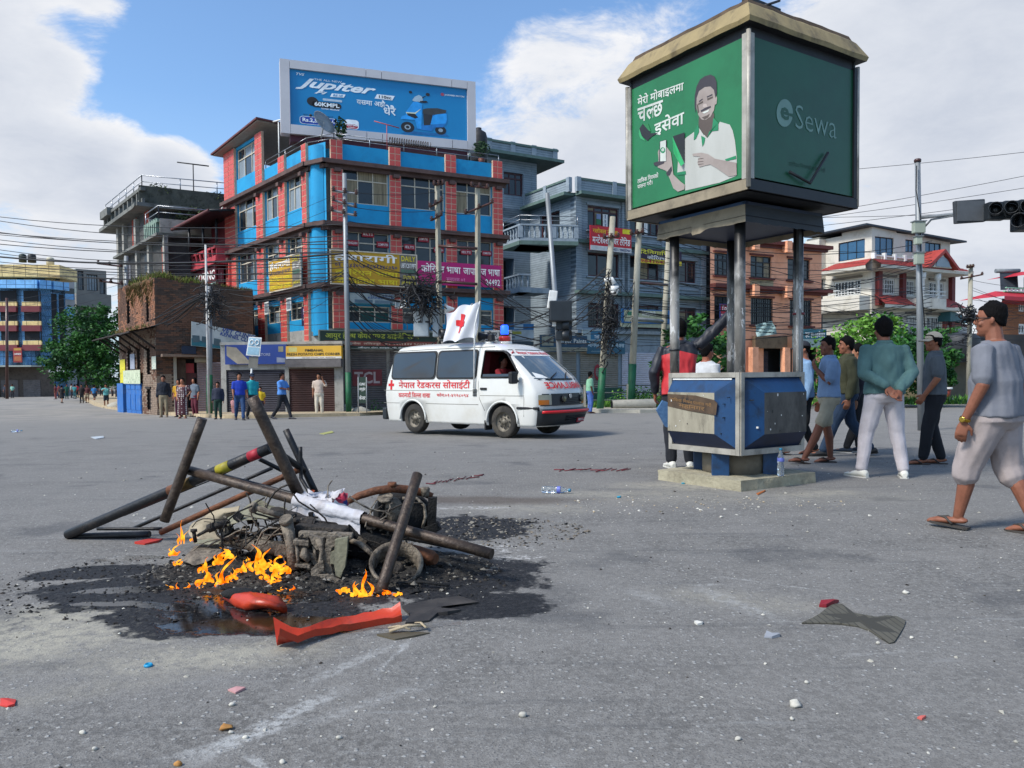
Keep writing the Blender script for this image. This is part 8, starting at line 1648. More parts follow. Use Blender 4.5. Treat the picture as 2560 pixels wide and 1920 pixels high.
PDR=NT('patterned_dress');vv_=PDR.voro(13,rnd=.15);PDR.L(PDR.mix(PDR.mr(vv_,.36,.40,1,0),(.06,.008,.014),(.55,.48,.44)),PDR.b.inputs['Base Color'])
bgp('woman in a long maroon dress with a pale dotted pattern, hand on hip',458,1046,185,1.56,J=dict(eL=(-.20,.0,.65),wL=(-.13,.04,.56)),top=None,bot='#501018',legs='dress',botm=PDR.M,hair='bun',fat=1.3,skinc='#9a6248',shoes='#5a2030',shoe='sandal',female=True)
bgp('man in a dark puffer jacket and beige trousers before the brick house',408,1038,195,1.70,top='#141a26',sleeve='jacket',bot='#8b7d64',hair='short',skinc='#8a5a44',shoes='#6b6354')
bgp('woman in a grey top and wide maroon trousers beside the dotted dress',486,1042,150,1.60,top='#5b6570',bot='#5a1c2c',fat=1.1,hair='long',skinc='#9a6248',female=True,long_top=.05)
bgp('woman in a yellow scarf peering over the dotted dress',446,1036,180,1.55,top='#b88a1c',bot='#4a2030',hair='long',skinc='#9a6248',female=True)
bgp('woman with long dark hair in dark top and green trousers by the shutter',546,1048,190,1.38,top='#23283a',sleeve='long',bot='#123228',hair='long',skinc='#8a5a44',female=True)
bgp('man in a royal blue tee shirt and jeans striding left',600,1050,205,1.68,J=WK,top='#12349c',bot='#1d3a60',fat=1.12,skinc='#8a5a40',shoes='#1a1c20')
bgp('man in a turquoise polo and navy cap behind the upright pipe',632,1048,215,1.68,J=WK,top='#169098',bot='#23252c',fat=1.12,cap='#1c2c44',skinc='#7a4a34',shoes='#1a1c20')
bgp('small girl in a yellow dress held behind the turquoise polo',652,1042,190,1.20,top='#c9a81c',bot='#3a2a30',skinc='#8a5a44',hair='short')
bgp('toddler in pink clothes walking beside the royal blue tee shirt',582,1040,160,.80,top='#c08a8a',bot='#a87a7a',skinc='#9a6a52')
bgp('man in a light blue shirt with a shoulder bag walking right',706,1048,-110,1.68,J=dict(WK,eR=(.13,.06,.66),wR=(.03,.15,.64),eL=(-.14,.06,.66),wL=(-.03,.15,.63)),top='#4f83c4',bot='#181a20',skinc='#7a4a34',shoes='#3a3a40')
bgp('man in white tee shirt and white trousers talking on a phone',797,1034,185,1.74,J=dict(eL=(-.17,.03,.68),wL=(-.09,.06,.86),h_L=(.2,.0,.95)),top='#b9a798',bot='#c0b7a6',skinc='#84583f',shoes='#b0a89a')
bgp('man in a pale green shirt and blue trousers standing right of the ambulance',1475,1022,-75,1.70,top='#7fb08f',bot='#4a68a8',skinc='#5d3826',shoes='#3a2420',shoe='sandal',fat=1.1)
bgp('woman in a sleeveless black dress walking away down the left street',155,1008,5,1.62,J=WK,top='#15161a',bot='#14151a',legs='skirt',skinc='#9a6a4c',hair='bun',vox=.04,female=True)
bgp('man in teal tee shirt and dark shorts holding up a phone on the left street',266,1020,200,1.64,J=dict(eL=(-.13,.08,.74),wL=(-.06,.14,.86),h_L=(0,.2,1),eR=(.13,.1,.72),wR=(.02,.16,.78)),top='#5fa8a8',bot='#1b2a34',legs='shorts',skinc='#8a5a40',vox=.035)
bgp('man in a blue tee shirt and navy shorts walking away on the left street',236,1008,-10,1.64,J=WK,top='#1f5f90',bot='#1a2030',legs='shorts',skinc='#8a5a40',vox=.04)
bgp('person in a black shirt and black trousers on the left street',205,1008,190,1.70,top='#1a1514',bot='#16171a',skinc='#7a4a34',vox=.04)
bgp('man in a maroon shirt and beige shorts beside the black shirted person',219,1007,180,1.66,top='#4a1f22',bot='#8d7f68',legs='shorts',skinc='#7a4a34',vox=.04)
gl='crowd standing in the shade under the street tree'
for i,(x,c1,c2)in enumerate(((138,'#6a2a30','#8a4a44'),(146,'#5d2226','#2a2a30'),(166,'#1f5a4a','#1f4a40'),(178,'#a9b0a4','#1c1c22'),(186,'#2a7a80','#2a5a60'),(192,'#b02a3a','#23242a'),(240,'#222630','#1a1c22'),(252,'#5a6a6a','#2a2c30'),(280,'#b0a898','#40363a'),(290,'#4a4a52','#23242a'))):
 p=ptx(x,84+(i*5%9));person(('bystander in %s top, far off in the tree shade'%['brownish red','dark maroon','bottle green','off white','bright teal','crimson','navy black','dull sage','cream','slate grey'][i]),(p[0],p[1],gz(p[1])),90+i*67,1.6+.03*(i%4),top=c1,bot=c2,skinc='#7a4a34',vox=.05,detail=False,group=gl)
for x,c1,lab in((30,'#7fb0a0','person in a pale green shirt standing by the far left sheds'),(12,'#2a3040','person in dark blue standing at the far left edge by the sheds')):p=ptx(x,92);person(lab,(p[0],p[1],gz(p[1])),180,1.66,top=c1,bot='#23242a',skinc='#7a4a34',vox=.05,detail=False)
bgp('man in a white shirt walking beyond the right hand railing',2325,985,170,1.66,top='#b9bcbc',bot='#1c1c20',skinc='#5d3826',vox=.035)
p=MV@V(3.2,.62,.62)
person('driver in a blue shirt and red vest at the ambulance wheel',p,0,1.66,dict(pel=(0,0,.1),che=(.0,.0,.30),nek=(0,.0,.42),hed=(0,.02,.51),sR=(.10,0,.39),sL=(-.10,0,.39),eR=(.13,.1,.28),eL=(-.13,.1,.28),wR=(.06,.22,.30),wL=(-.06,.22,.30),hR=(.05,0,.1),hL=(-.05,0,.1),kR=(.06,.22,.1),kL=(-.06,.22,.1),aR=(.06,.24,-.1),aL=(-.06,.24,-.1),tR=(.06,.3,-.12),tL=(-.06,.3,-.12)),top='#7a1420',bot='#1c2030',skinc='#6a4030',vox=.02,detail=False,mx=MV@Matrix.Translation((3.15,.55,.72))@Matrix.Rotation(R(-90),4,'Z'))
# ================================================================ poles, lamps, traffic signals
CPO=mat('concrete_pole','#8d8878','#a8a392',sc=3,rough=.9,bump=.3,bsc=20,dirt='#5f5a4c',damt=.6,stretch=(1,1,.3));GPO=mat('galvanised_pole','#767a7b','#93979a',sc=3,rough=.5,metal=.4,dirt='#585a5a',damt=.5,stretch=(1,1,.2));GRP=mat('green_painted_base','#0e4a2e','#13603a',sc=3,rough=.6,dirt='#0a3522',damt=.5);INS=mat('brown_insulator','#3a2420','#54342c',rough=.3,sc=5)
POLES={}
def pole(key,label,top,bot,Y,w,m,square=False,green=None,arms=(),name='utility_pole'):
 """top/bot picture points, Y distance, w width in metres, green: picture row where the green paint ends"""
 a,b=at(*top,Y),at(*bot,Y);b.z=gz(Y)-.1;t=thing(name,label,'pole',tuple(b));POLES[key]=(a,b)
 mb=MB();n=4 if square else 12;mb.tube([b,b.lerp(a,.5),a],[w*.56,w*.52,w*.46],n,m,smooth=not square);mb.build('shaft',parent=t)
 if green:k=(at(bot[0],green,Y).z-b.z)/(a.z-b.z);mb=MB();mb.tube([b,b.lerp(a,k)],w*.60,n,GRP,smooth=not square);mb.build('green_base',parent=t)
 for(px,py),(qx,qy),kind in arms:
  p,q=at(px,py,Y-.15),at(qx,qy,Y-.15);mb=MB();mb.tube([p,q],.045,4,GPO if kind else INS,smooth=False);mb.build('cross_arm',parent=t)
  for i in range(3):c=p.lerp(q,.04+.46*i);mb=MB();mb.lathe([(.02,-.12),(.09,-.1),(.03,-.05),(.10,-.02),(.03,.03),(.08,.06),(.02,.09)],c+V(0,-.05,.08),8,INS);mb.build('insulator',parent=t)
 return t
pole('a','grey green based pole in front of the brick house mauve shutter',(524,716),(524,1043),31,.2,GPO,green=937)
pole('a2','thin patchy whitish pipe pole beside the brick house pole',(514,612),(521,968),30.6,.09,mat('peeling_white_pipe','#a9a7a3','#c0bdb8',sc=4,rough=.7,dirt='#6b3f34',damt=.5));
pole('b','steel electricity pole with triple cross arms before the blue corner',(861,434),(872,1030),32,.20,GPO,green=931,arms=((zK(195,212),zK(430,245),1),(zK(195,300),zK(420,370),1),(zK(180,400),zK(420,450),1)))
pole('c','square concrete pole carrying meter boxes behind the ambulance',(1093,462),(1103,1020),33,.24,CPO,True,arms=((zK(1110,370),zK(1225,305),0),(zK(1125,495),zK(1225,440),0),(zK(1150,160),zK(1240,150),0)))
pole('d','square concrete pole in front of the magenta banner',(1194,470),(1196,1016),33,.24,CPO,True,arms=((zK(1440,430),zK(1710,320),0),(zK(1500,170),zK(1660,190),0)))
mb=MB();[mb.tube([at(*zK(1190,y),32.8),at(*zK(1560,y+25),32.8)],.06,4,INS)for y in(735,1070)];mb.build('pole_beam',label='pair of steel beams joining the two concrete poles',cat='beam',kind=None)
pole('e','leaning steel pole with two hooded signals right of the ambulance',(1368,483),(1410,940),30,.19,GPO,name='traffic_pole')
pole('f','leaning concrete pole wrapped in a black cable mass',(1532,542),(1499,1012),33,.26,CPO,green=920,arms=((zC(1425,1175),zC(1600,1160),0),))
pole('g','pale concrete pole with green base left of the booth',(1599,544),(1576,1003),34,.28,CPO,green=910,arms=((zC(1735,1135),zC(1880,1105),0),))
pole('h','second pale concrete pole just left of the booth post',(1673,575),(1650,990),36,.26,CPO);mb=MB();mb.tube([at(*zD(1395,195),34.5),at(*zD(1750,218),35.5)],.06,4,INS);mb.tube([at(*zD(1370,570),34.5),at(*zD(1700,600),35.5)],.09,4,GPO);mb.build('pole_beam',label='brown and grey beams between the two pale poles',cat='beam')
pole('j','distant concrete pole with insulators above the brick villa roofs',(2427,662),(2421,985),46,.26,CPO,arms=((zG(380,292),zG(590,250),0),(zG(440,185),zG(500,178),0)))
pole('k','pole with insulator arms rising left of the grey concrete building',(316,640),(318,1010),40,.22,GPO,arms=((zH(965,232),zH(1210,262),0),(zH(985,405),zH(1215,435),0)))
pole('l','thin dark pole at the far left sheds',(17,745),(17,975),88,.3,INS)
def sig(t,p,d,n,r=.13,horiz=None):
 for i in range(n):
  c=p+(horiz or V(0,0,-1))*(i*r*2.5);mb=MB();mb.box(c-d*.09,(.34,.34,.34)if not horiz else(.36,.2,.36),BMP,bev=.03);mb.lathe([(r,0),(r*1.05,.26),(r*.98,.26),(r*.93,.02)],c+d*.05,16,BMP,axis=d,cap=False);mb.lathe([(r*.9,0),(r*.5,.03),(.01,.035)],c+d*.06,14,flat('#0c0d0e',.25),axis=d,cap=False);mb.build('signal_lens',parent=t)
te=thing('traffic_light','dark hooded traffic light head on the leaning pole','traffic light',tuple(at(*zD(690,650),30)));sig(te,at(*zD(655,640),29.8),V(.93,-.36,0),2,.22,V(0,0,-.72));mb=MB();mb.box(at(*zD(630,495),29.7),(.85,.5,.8),BMP,bev=.05);mb.build('backing_box',parent=te)
mb=MB();mb.box(at(*zD(545,375),29.8),(.32,.3,.7),WHITE,Matrix.Rotation(.15,3,'Y'),.03);mb.box(at(*zD(565,590),29.8),(.14,.15,.45),WHITE,bev=.02);mb.build('junction_box',label='white junction box clamped to the leaning signal pole',cat='box')
th2=thing('traffic_light','black two lens signal partly behind the white flag','traffic light',tuple(at(*zB(1690,780),32)));sig(th2,at(*zB(1680,742),31.9),V(-.9,-.4,0),2,.2,V(0,0,-.95))
a,b=at(2294,402,17),at(2304,1000,17);b.z=gz(17);tn=thing('traffic_pole','tall steel pole with grey boxes holding the overhead traffic light arm','pole',tuple(b));mb=MB();mb.tube([b,b.lerp(a,.5),a],[.075,.066,.055],14,GPO);mb.lathe([(.07,0),(.075,.05),(.06,.07)],a-V(0,0,.03),12,INS);mb.build('shaft',parent=tn)
for x,y,w_,h_ in((1028,540,.24,.25),(1024,625,.13,.17),(1030,742,.17,.25)):p=at(*z7(x,y),16.85);mb=MB();mb.box(p,(w_,.14,h_),mat('pale_green_box','#8a9284','#9da596',rough=.6,sc=2),bev=.012);mb.box(p+V(0,0,h_/2),(w_+.04,.18,.02),GPO);mb.build('control_box',parent=tn)
p0,p1=at(*z7(1040,478),17),at(*z7(1800,415),15.5);mb=MB();mb.tube([p0,p0.lerp(p1,.5)+V(0,0,.03),p1],.035,8,GPO);mb.tube([at(*z7(1060,545),17),at(*z7(1110,490),16.9),at(*z7(1270,462),16.5)],.022,6,GPO);mb.tube([at(*z7(1015,140),16.9),at(*z7(1012,300),16.9),at(*z7(1040,470),16.85),at(*z7(1045,900),16.9),at(*z7(1068,1180),16.9)],.012,5,RUB);mb.build('arm',parent=tn)
ts=thing('traffic_light','black overhead traffic light at the right edge of the picture','traffic light',tuple(at(*z7(1600,440),15.7)));sig(ts,at(*z7(1525,432),15.7),V(-.5,-.86,0).normalized(),3,.12,V(.98,-.1,.05));sig(ts,at(*z7(1700,505),15.5),V(-.7,-.7,0),1,.135);mb=MB();q=at(*z7(1355,438),15.95);mb.box(q,(.62,.10,.46),flat('#33363a'),Matrix.Rotation(-.06,3,'Y'),.02);mb.box(q+V(0,-.06,.0),(.56,.02,.4),flat('#4a4d50'));mb.build('countdown_board',parent=ts)
def cab(x0,y0,x1,y1,Y,lab,dots=True):
 a_,b_=at(*zB(x0,y1),Y),at(*zB(x1,y0),Y);c=(a_+b_)/2;t=thing('meter_cabinet',lab,'cabinet',tuple(c));mb=MB();mb.box(c,(abs(b_.x-a_.x),.4,b_.z-a_.z),mat('cabinet_grey','#98a0a3','#abb3b6',rough=.5,sc=2,dirt='#737a7c',damt=.4),bev=.03);mb.build('cabinet_body',parent=t)
 if dots:mb=MB();[mb.box(c+V(dx,-.205,.08),(w_,.02,.07),BLK)for dx,w_ in((-.35,.14),(-.05,.14),(.28,.2))];mb.build('meter_window',parent=t,kind='stuff')
cab(1442,578,1548,762,32.2,'wide grey meter cabinet with three black windows');cab(1580,552,1622,765,32.2,'narrow tall grey cabinet on the square concrete pole',False)
p=at(*zD(1190,285),32.6);mb=MB();mb.tube([p+V(-.4,0,.45),p+V(-.1,-.1,.5),p+V(0,-.1,.3)],.1,8,WHITE);mb.lathe([(.19,.2),(.2,.05),(.17,0)],p+V(0,-.1,0),14,WHITE);mb.ell(p+V(0,-.1,-.02),(.16,.16,.16),12,8,WHITE);mb.ell(p+V(0,-.24,-.08),(.06,.05,.06),8,6,BLK);mb.build('security_camera',label='white dome camera on the cable wrapped pole',cat='camera')
for x,s_ in((1320,-1),(1410,1)):p=at(*zK(x+20,1330),32);mb=MB();mb.lathe([(.05,0),(.09,.12),(.16,.3),(.24,.38)],p,14,WHITE,axis=(s_,-.25,0),cap=False);mb.build('loudspeaker',label='pale horn loudspeaker %s above the flag'%('pointing left'if s_<0 else 'pointing right'),cat='loudspeaker')
p=at(*zB(272,830),29.5);q=at(*zB(240,1300),29.5);t=thing('street_sign','faded blue bicycle sign on a thin white post over the walkers','sign',(q.x,q.y,gz(29.5)));mb=MB();mb.tube([(q.x,q.y,gz(29.5)),q,at(*zB(265,900),29.5)],.035,6,WHITE);mb.build('post',parent=t)
mb=MB();c4=[at(*zB(x,y),29.4)for x,y in((218,897),(318,905),(333,768),(238,762))];mb.add(c4,[(0,1,2,3)],WHITE);mb.build('plate',parent=t);mb=MB();m4=lambda u,v,o:c4[0].lerp(c4[1],u).lerp(c4[3].lerp(c4[2],u),v)+V(0,-o,0);SBL=flat('#8fb3c4')
for v0,v1 in((.06,.46),(.52,.94)):mb.add([m4(.08,v0,.01),m4(.92,v0,.01),m4(.92,v1,.01),m4(.08,v1,.01)],[(0,1,2,3)],SBL)
for cx in(.3,.7):mb.tube([m4(cx+.14*math.cos(i*.524),.72+.13*math.sin(i*.524),.02)for i in range(13)],.02,4,WHITE)
mb.build('printed_area',parent=t);mb=MB();mb.add([at(*zB(x,y),29.45)for x,y in((240,905),(310,905),(302,990),(235,988))],[(0,1,2,3)],flat('#6b6860'));mb.build('worn_poster',parent=t)
t=thing('pavement_sign','small dark green standing pharmacy sign by the shutters','sign',tuple(G(1077,1028)));c4=[at(*zB(x,y),31)for x,y in((1035,1245),(1095,1245),(1095,1055),(1035,1055))];mb=MB();mb.add(c4+[p+V(0,.06,0)for p in c4],[(0,1,2,3),(3,2,6,7)],DKG);mb.tube([c4[0]-V(0,0,.7),c4[3]],.025,4,GPO);mb.tube([c4[1]-V(0,0,.7),c4[2]],.025,4,GPO);mb.build('board',parent=t)
for s_,v0,v1,m_ in(('आयुर्वेद',.45,.62,WLET),('CLINIC',.68,.78,WLET),('OPEN'[:0]or 'केन~द~र',.12,.3,WLET)):mb=MB();letter(mb,s_,lambda a,z:c4[0].lerp(c4[1],a).lerp(c4[3].lerp(c4[2],a),z)+V(0,-.01,0),(.12,v0,.88,v1),m_);mb.build('lettering',parent=t)
# ================================================================ wires
CAB=mat('black_cable','#0c0d10','#17181c',rough=.6,sc=4);rw_=random.Random(12)
def wire(p,q,sag,r,g,lab):mb=MB();mb.tube(sagline(p,q,sag,12),r*.75,4,CAB,cap=False);mb.build('overhead_wire',label=lab,cat='wire',group=g)
def PA(k,row=None,f=None):a,b=POLES[k];return b.lerp(a,f)if f is not None else None
LW='black wires sagging across the left street'
for y0,y1,r in((526,560,.02),(531,590,.02),(562,600,.025),(570,610,.022),(575,622,.02),(583,632,.02),(597,628,.025),(604,640,.02),(615,650,.02),(628,632,.05),(640,655,.02),(650,668,.02),(652,682,.025),(660,690,.02),(668,700,.02)):
 wire(at(-120,y0,44),at(870,y1,31.9),.25+.5*rw_.random(),r*1.15,LW,'one of many black wires crossing the left street to the corner pole')
MW='black wires running between the middle poles'
for i in range(26):f=rw_.uniform(.42,.72);wire(PA('b',f=f),PA('c',f=f-rw_.uniform(-.02,.14)),rw_.uniform(.1,1.3),rw_.choice((.012,.018,.03)),MW,'one of the black wires strung between the middle poles')
for i in range(14):f=rw_.uniform(.38,.62);wire(PA('b',f=f),at(rw_.uniform(420,640),rw_.uniform(690,800),34),rw_.uniform(.1,.8),.014,MW,'one of the black wires strung between the middle poles')
for y in(0,1,2):wire(PA('b',f=.93-.05*y),at(-60,760+y*18,60),.9,.012,LW,'one of many black wires crossing the left street to the corner pole');wire(PA('b',f=.93-.06*y),PA('c',f=.97-.08*y),.15,.016,MW,'one of the black wires strung between the middle poles');wire(PA('c',f=.97-.08*y),PA('d',f=.97-.08*y),.1,.016,MW,'one of the black wires strung between the middle poles')
RW='black wires fanning over the grey and orange buildings';RL_='one of the many black wires over the grey and orange buildings'
for i in range(20):wire(PA('d',f=rw_.uniform(.3,.68)),PA('f',f=rw_.uniform(.3,.8)),rw_.uniform(.1,1.4),rw_.choice((.012,.018,.028)),RW,RL_)
for i in range(16):wire(PA('f',f=rw_.uniform(.3,.8)),PA('g',f=rw_.uniform(.35,.75)),rw_.uniform(.1,1.0),.016,RW,RL_)
for i in range(34):a=PA('g',f=rw_.uniform(.3,.97));wire(a,at(2330,rw_.uniform(690,830)if i>8 else rw_.uniform(600,660),44),rw_.uniform(.1,1.2),rw_.choice((.012,.016,.024)),RW,RL_)
for i in range(16):f=rw_.uniform(.35,.95);wire(PA('j',f=f),at(2750,760+rw_.uniform(-90,110),50),rw_.uniform(.1,.6),.016,RW,RL_)
for i in range(18):f=rw_.uniform(.3,.62);wire(PA('j',f=f),at(2180,830+rw_.uniform(-60,60),44),rw_.uniform(.1,.7),rw_.choice((.014,.024)),RW,RL_)
SW='dark wires crossing the sky right of the booth'
for y0,y1 in((438,382),(548,430),(556,465),(575,497),(545,538)):wire(at(1950,y0,17.5),at(2700,y1-18,16.6),.04,.007,SW,'one of the thin wires crossing the sky right of the booth')
mb=MB()
def tangle(mb,c,rx,rz,n,seed,r=.018):
 q=random.Random(seed)
 for _ in range(n):
  a=c+V(q.gauss(0,rx*.26),q.uniform(-.3,.25),q.gauss(0,rz*.36));pts=[a];d=V(q.uniform(-1,1),q.uniform(-.3,.3),q.uniform(-1.4,.6))
  for k in range(7):d=(d+V(q.uniform(-.9,.9),q.uniform(-.3,.3),q.uniform(-.9,.8))).normalized();pts.append(pts[-1]+d*rx*.15)
  mb.tube(pts,r*q.uniform(.6,1.5),4,CAB,cap=False)
tangle(mb,at(*zK(1040,1180),31.8),1.0,.8,170,3,.018);mb.build('cable_bundle',label='thick black cable tangle hanging above the meter cabinets',cat='cables',kind='stuff')
for k,(x,y,rx,rz,n,lab)in enumerate(((1125,400,.55,2.2,150,'long black cable mass wound down the leaning concrete pole'),(1120,700,.6,1.6,150,'black cable coils low on the leaning concrete pole'))):mb=MB();tangle(mb,at(*zD(x,y),32.6),rx*.9,rz,int(n*.7),k+5,.018);mb.build('cable_bundle',label=lab,cat='cables',kind='stuff')
mb=MB();tangle(mb,at(*zJ(1040,370),30.7),.6,1.0,110,9,.014);tangle(mb,at(*zG(470,620),45.5),.7,1.0,70,10,.03);mb.build('cable_bundle',label='black cable tangles on the brick house pole and the far right pole',cat='cables',kind='stuff')
for i in range(9):wire(at(*zJ(960+rw_.uniform(-10,20),290+rw_.uniform(-20,40)),31),at(*zJ(430+rw_.uniform(-40,160),590+rw_.uniform(-20,60)),33.6),rw_.uniform(-.2,.3),.03,'cables slanting across the brick house','one of the thick cables slanting across the old brick house')
# ================================================================ trees, bushes, railing, planters
BARK=mat('tree_bark','#3a3128','#55493c',sc=6,rough=.95,bump=.5)
def leafm(n,a,b):return mat(n,a,b,sc=1.3,rough=.6,spec=.3)
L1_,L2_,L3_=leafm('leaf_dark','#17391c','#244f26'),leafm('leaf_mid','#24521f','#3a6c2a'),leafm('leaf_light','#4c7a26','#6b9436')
def tree(label,base,h,blobs,mats,n,ls,seed,name='tree',tr=.12,cat='tree'):
 t=thing(name,label,cat,tuple(base));b=V(*base);q=random.Random(seed);mb=MB();mb.tube([b,b+V(.05,0,h*.35),b+V(-.05,.05,h*.6)],[tr,tr*.75,tr*.4],8,BARK)
 for c,r in blobs:c=V(*c);mb.tube([b+V(0,0,h*.3),(b+V(0,0,h*.35)).lerp(b+c,.6)+V(0,0,.1*h),b+c],[tr*.5,tr*.3,tr*.08],5,BARK)
 mb.build('trunk',parent=t);mb=MB();tot=sum(r[0]*r[2]for c,r in blobs)
 for c,r in blobs:
  k=int(n*r[0]*r[2]/tot);sub=max(4,k//45)
  for j in range(sub):
   while True:
    v=V(q.uniform(-1,1),q.uniform(-1,1),q.uniform(-1,1))
    if.25<v.length<1:break
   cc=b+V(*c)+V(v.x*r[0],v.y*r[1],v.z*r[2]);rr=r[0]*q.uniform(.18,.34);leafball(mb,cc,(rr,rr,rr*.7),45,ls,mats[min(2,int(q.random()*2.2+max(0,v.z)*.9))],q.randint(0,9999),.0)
 mb.build('crown',parent=t);return t
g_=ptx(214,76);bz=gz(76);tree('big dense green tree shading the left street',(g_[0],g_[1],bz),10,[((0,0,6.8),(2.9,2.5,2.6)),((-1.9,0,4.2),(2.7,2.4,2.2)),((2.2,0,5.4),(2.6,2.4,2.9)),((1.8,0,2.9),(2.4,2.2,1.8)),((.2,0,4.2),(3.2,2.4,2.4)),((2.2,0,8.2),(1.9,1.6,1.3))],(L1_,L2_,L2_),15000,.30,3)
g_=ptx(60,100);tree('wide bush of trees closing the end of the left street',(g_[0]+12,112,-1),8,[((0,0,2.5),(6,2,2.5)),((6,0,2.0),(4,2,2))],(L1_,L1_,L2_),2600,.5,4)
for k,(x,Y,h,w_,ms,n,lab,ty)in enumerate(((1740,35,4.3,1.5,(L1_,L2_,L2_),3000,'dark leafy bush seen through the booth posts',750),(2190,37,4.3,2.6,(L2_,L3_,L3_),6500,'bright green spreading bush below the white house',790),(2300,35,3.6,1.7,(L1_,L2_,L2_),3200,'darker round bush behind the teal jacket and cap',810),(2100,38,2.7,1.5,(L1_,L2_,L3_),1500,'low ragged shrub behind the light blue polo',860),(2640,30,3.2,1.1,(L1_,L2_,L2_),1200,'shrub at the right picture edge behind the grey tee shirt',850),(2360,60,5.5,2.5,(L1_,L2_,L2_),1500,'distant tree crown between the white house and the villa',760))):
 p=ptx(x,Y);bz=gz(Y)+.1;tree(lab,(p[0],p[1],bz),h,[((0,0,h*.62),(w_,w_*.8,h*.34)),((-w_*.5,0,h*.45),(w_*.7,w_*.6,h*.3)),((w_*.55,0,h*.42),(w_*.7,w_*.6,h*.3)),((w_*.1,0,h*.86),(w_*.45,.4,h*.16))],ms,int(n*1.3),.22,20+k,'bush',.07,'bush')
q=random.Random(8);mb=MB()
for i in range(2600):x=q.uniform(1480,2560);Y=q.uniform(34.5,42);p=ptx(x,Y);tuft(mb,(p[0],p[1],gz(Y)+.14),q.uniform(.15,.5),L3_ if q.random()<.5 else L2_,4,q,w=.03)
for i in range(26):x=q.uniform(1540,1700);p=ptx(x,q.uniform(33.6,36));leafball(mb,(p[0],p[1],gz(35)+.35+q.random()*.4),(.5,.4,.45),50,.13,L2_ if q.random()<.6 else L3_,i,0)
for x in(940,1010):p=G(x,1034);leafball(mb,p+V(0,0,.3),(.35,.3,.35),60,.1,L2_,7,0)
mb.build('verge_grass',kind='stuff',label='rough grass and weeds on the verge behind the kerb',cat='grass')
RLM=flat('#4d5350',.6,.3);t=thing('railing','long grey pipe railing behind the right hand kerb','railing',tuple(G(1800,1000)));pts=[V(x,y,gz(y)+.13)for x,y in shift(frontR,3.2)[:8]]
for i in range(len(pts)-1):
 a,b=pts[i],pts[i+1];k=max(1,int((b-a).length/2.0));mb=MB();[mb.tube([a+V(0,0,z),b+V(0,0,z)],.028,6,RLM)for z in(.35,.68,1.0)];mb.build('rail',parent=t)
 for j in range(k):p=a.lerp(b,j/k);mb=MB();mb.box(p+V(0,0,.52),(.1,.1,1.05),CONC);mb.build('post',parent=t)
mb=MB();p=ptx(zD(1165,0)[0],33.2);mb.tube([(p[0],p[1],gz(33)+.3),(p[0]+1.9,p[1]+.3,gz(33)+.33)],.2,12,CONC,cap=False);mb.tube([(p[0],p[1],gz(33)+.3),(p[0]+1.9,p[1]+.3,gz(33)+.33)],.16,12,DARK);mb.build('concrete_pipe',label='short pale concrete pipe lying in the verge grass',cat='pipe')
strip('median_kerb',[gxy(2270,1003),gxy(2420,1000),gxy(2700,994)],shift([gxy(2270,1003),gxy(2420,1000),gxy(2700,994)],1.6),.16,CONC)
for x,lab in((2256,'terracotta planter with a white rim left of the capped man'),(2375,'terracotta planter with a white rim right of the capped man')):
 p=G(x,1003);p.y+=.5;t=thing('planter',lab,'planter',(p.x,p.y,gz(p.y)+.16));mb=MB();mb.lathe([(.22,0),(.27,.3),(.33,.62)],(p.x,p.y,gz(p.y)+.16),18,flat('#8a3a2a',.7));mb.build('pot',parent=t);mb=MB();mb.lathe([(.37,.60),(.40,.62),(.40,.72),(.34,.72)],(p.x,p.y,gz(p.y)+.16),18,WHITE);mb.build('rim',parent=t)
q=random.Random(5)
for i,(x,y)in enumerate(((795,1034),(822,1035),(850,1034),(680,1036),(900,1037),(285,1022))):p=G(x,y);mb=MB();s_=.25+.12*(i%3);mb.ell(p+V(0,.3,.13),(s_*1.2,s_*.7,s_*.55),8,5,CONC);[v.__iadd__(V(fnoise(v,3,i),0,fnoise(v,3,i+1))*.1)for v in mb.v];mb.build('stone_block',label='rough pale stone block on the dirt strip, number %s from the left'%['four','five','six','three','seven','one'][i],cat='stone')
# ================================================================ burning scooter and the broken barricade
PIPE=mat('burnt_pipe','#2a211b','#4a3c31',sc=14,rough=.5,metal=.3,dirt='#7a6a58',damt=.35,dsc=30,bump=.25,bsc=60);PIPB=mat('blackened_pipe','#0d0e11','#1b1d21',sc=9,rough=.5,metal=.2,dirt='#3b3128',damt=.6,dsc=12,bump=.2,bsc=50)
BURN=mat('burnt_metal','#4f463c','#8d8272',sc=14,rough=.75,metal=.15,dirt='#16120e',damt=.95,dsc=16,bump=.7,bsc=50);BURD=mat('charred_metal','#15120f','#2c251e',sc=16,rough=.8,dirt='#4d4337',damt=.7,dsc=20,bump=.7,bsc=60);RUST=mat('heat_rust','#4f2e1a','#7a4a2c',sc=18,rough=.7,metal=.2,dirt='#1d1510',damt=.7,dsc=14,bump=.4)
GRNP=mat('scorched_green_panel','#6a6853','#97937a',sc=9,rough=.55,dirt='#2d2718',damt=.85,dsc=9,bump=.3);CHAR=mat('charcoal','#060606','#141312',sc=30,rough=.9,bump=.6,bsc=80);ASHM=mat('grey_ash','#56524b','#8b867b',sc=25,rough=1)
ba=thing('barricade','broken pipe barricade frame with yellow and red bands lying over the burning scooter','barricade',tuple(G(600,1400)))
def A3(Z,x,y,Y):return at(*Z(x,y),Y)
def pipe(pts,r,m,name='pipe',bend=0):
 pts=[A3(*p)for p in pts];mb=MB();o=[]
 for a,b in zip(pts,pts[1:]):
  for k in range(6):o.append(a.lerp(b,k/6))
 mb.tube(o+[pts[-1]],r,18,m);mb.build(name,parent=ba);return pts
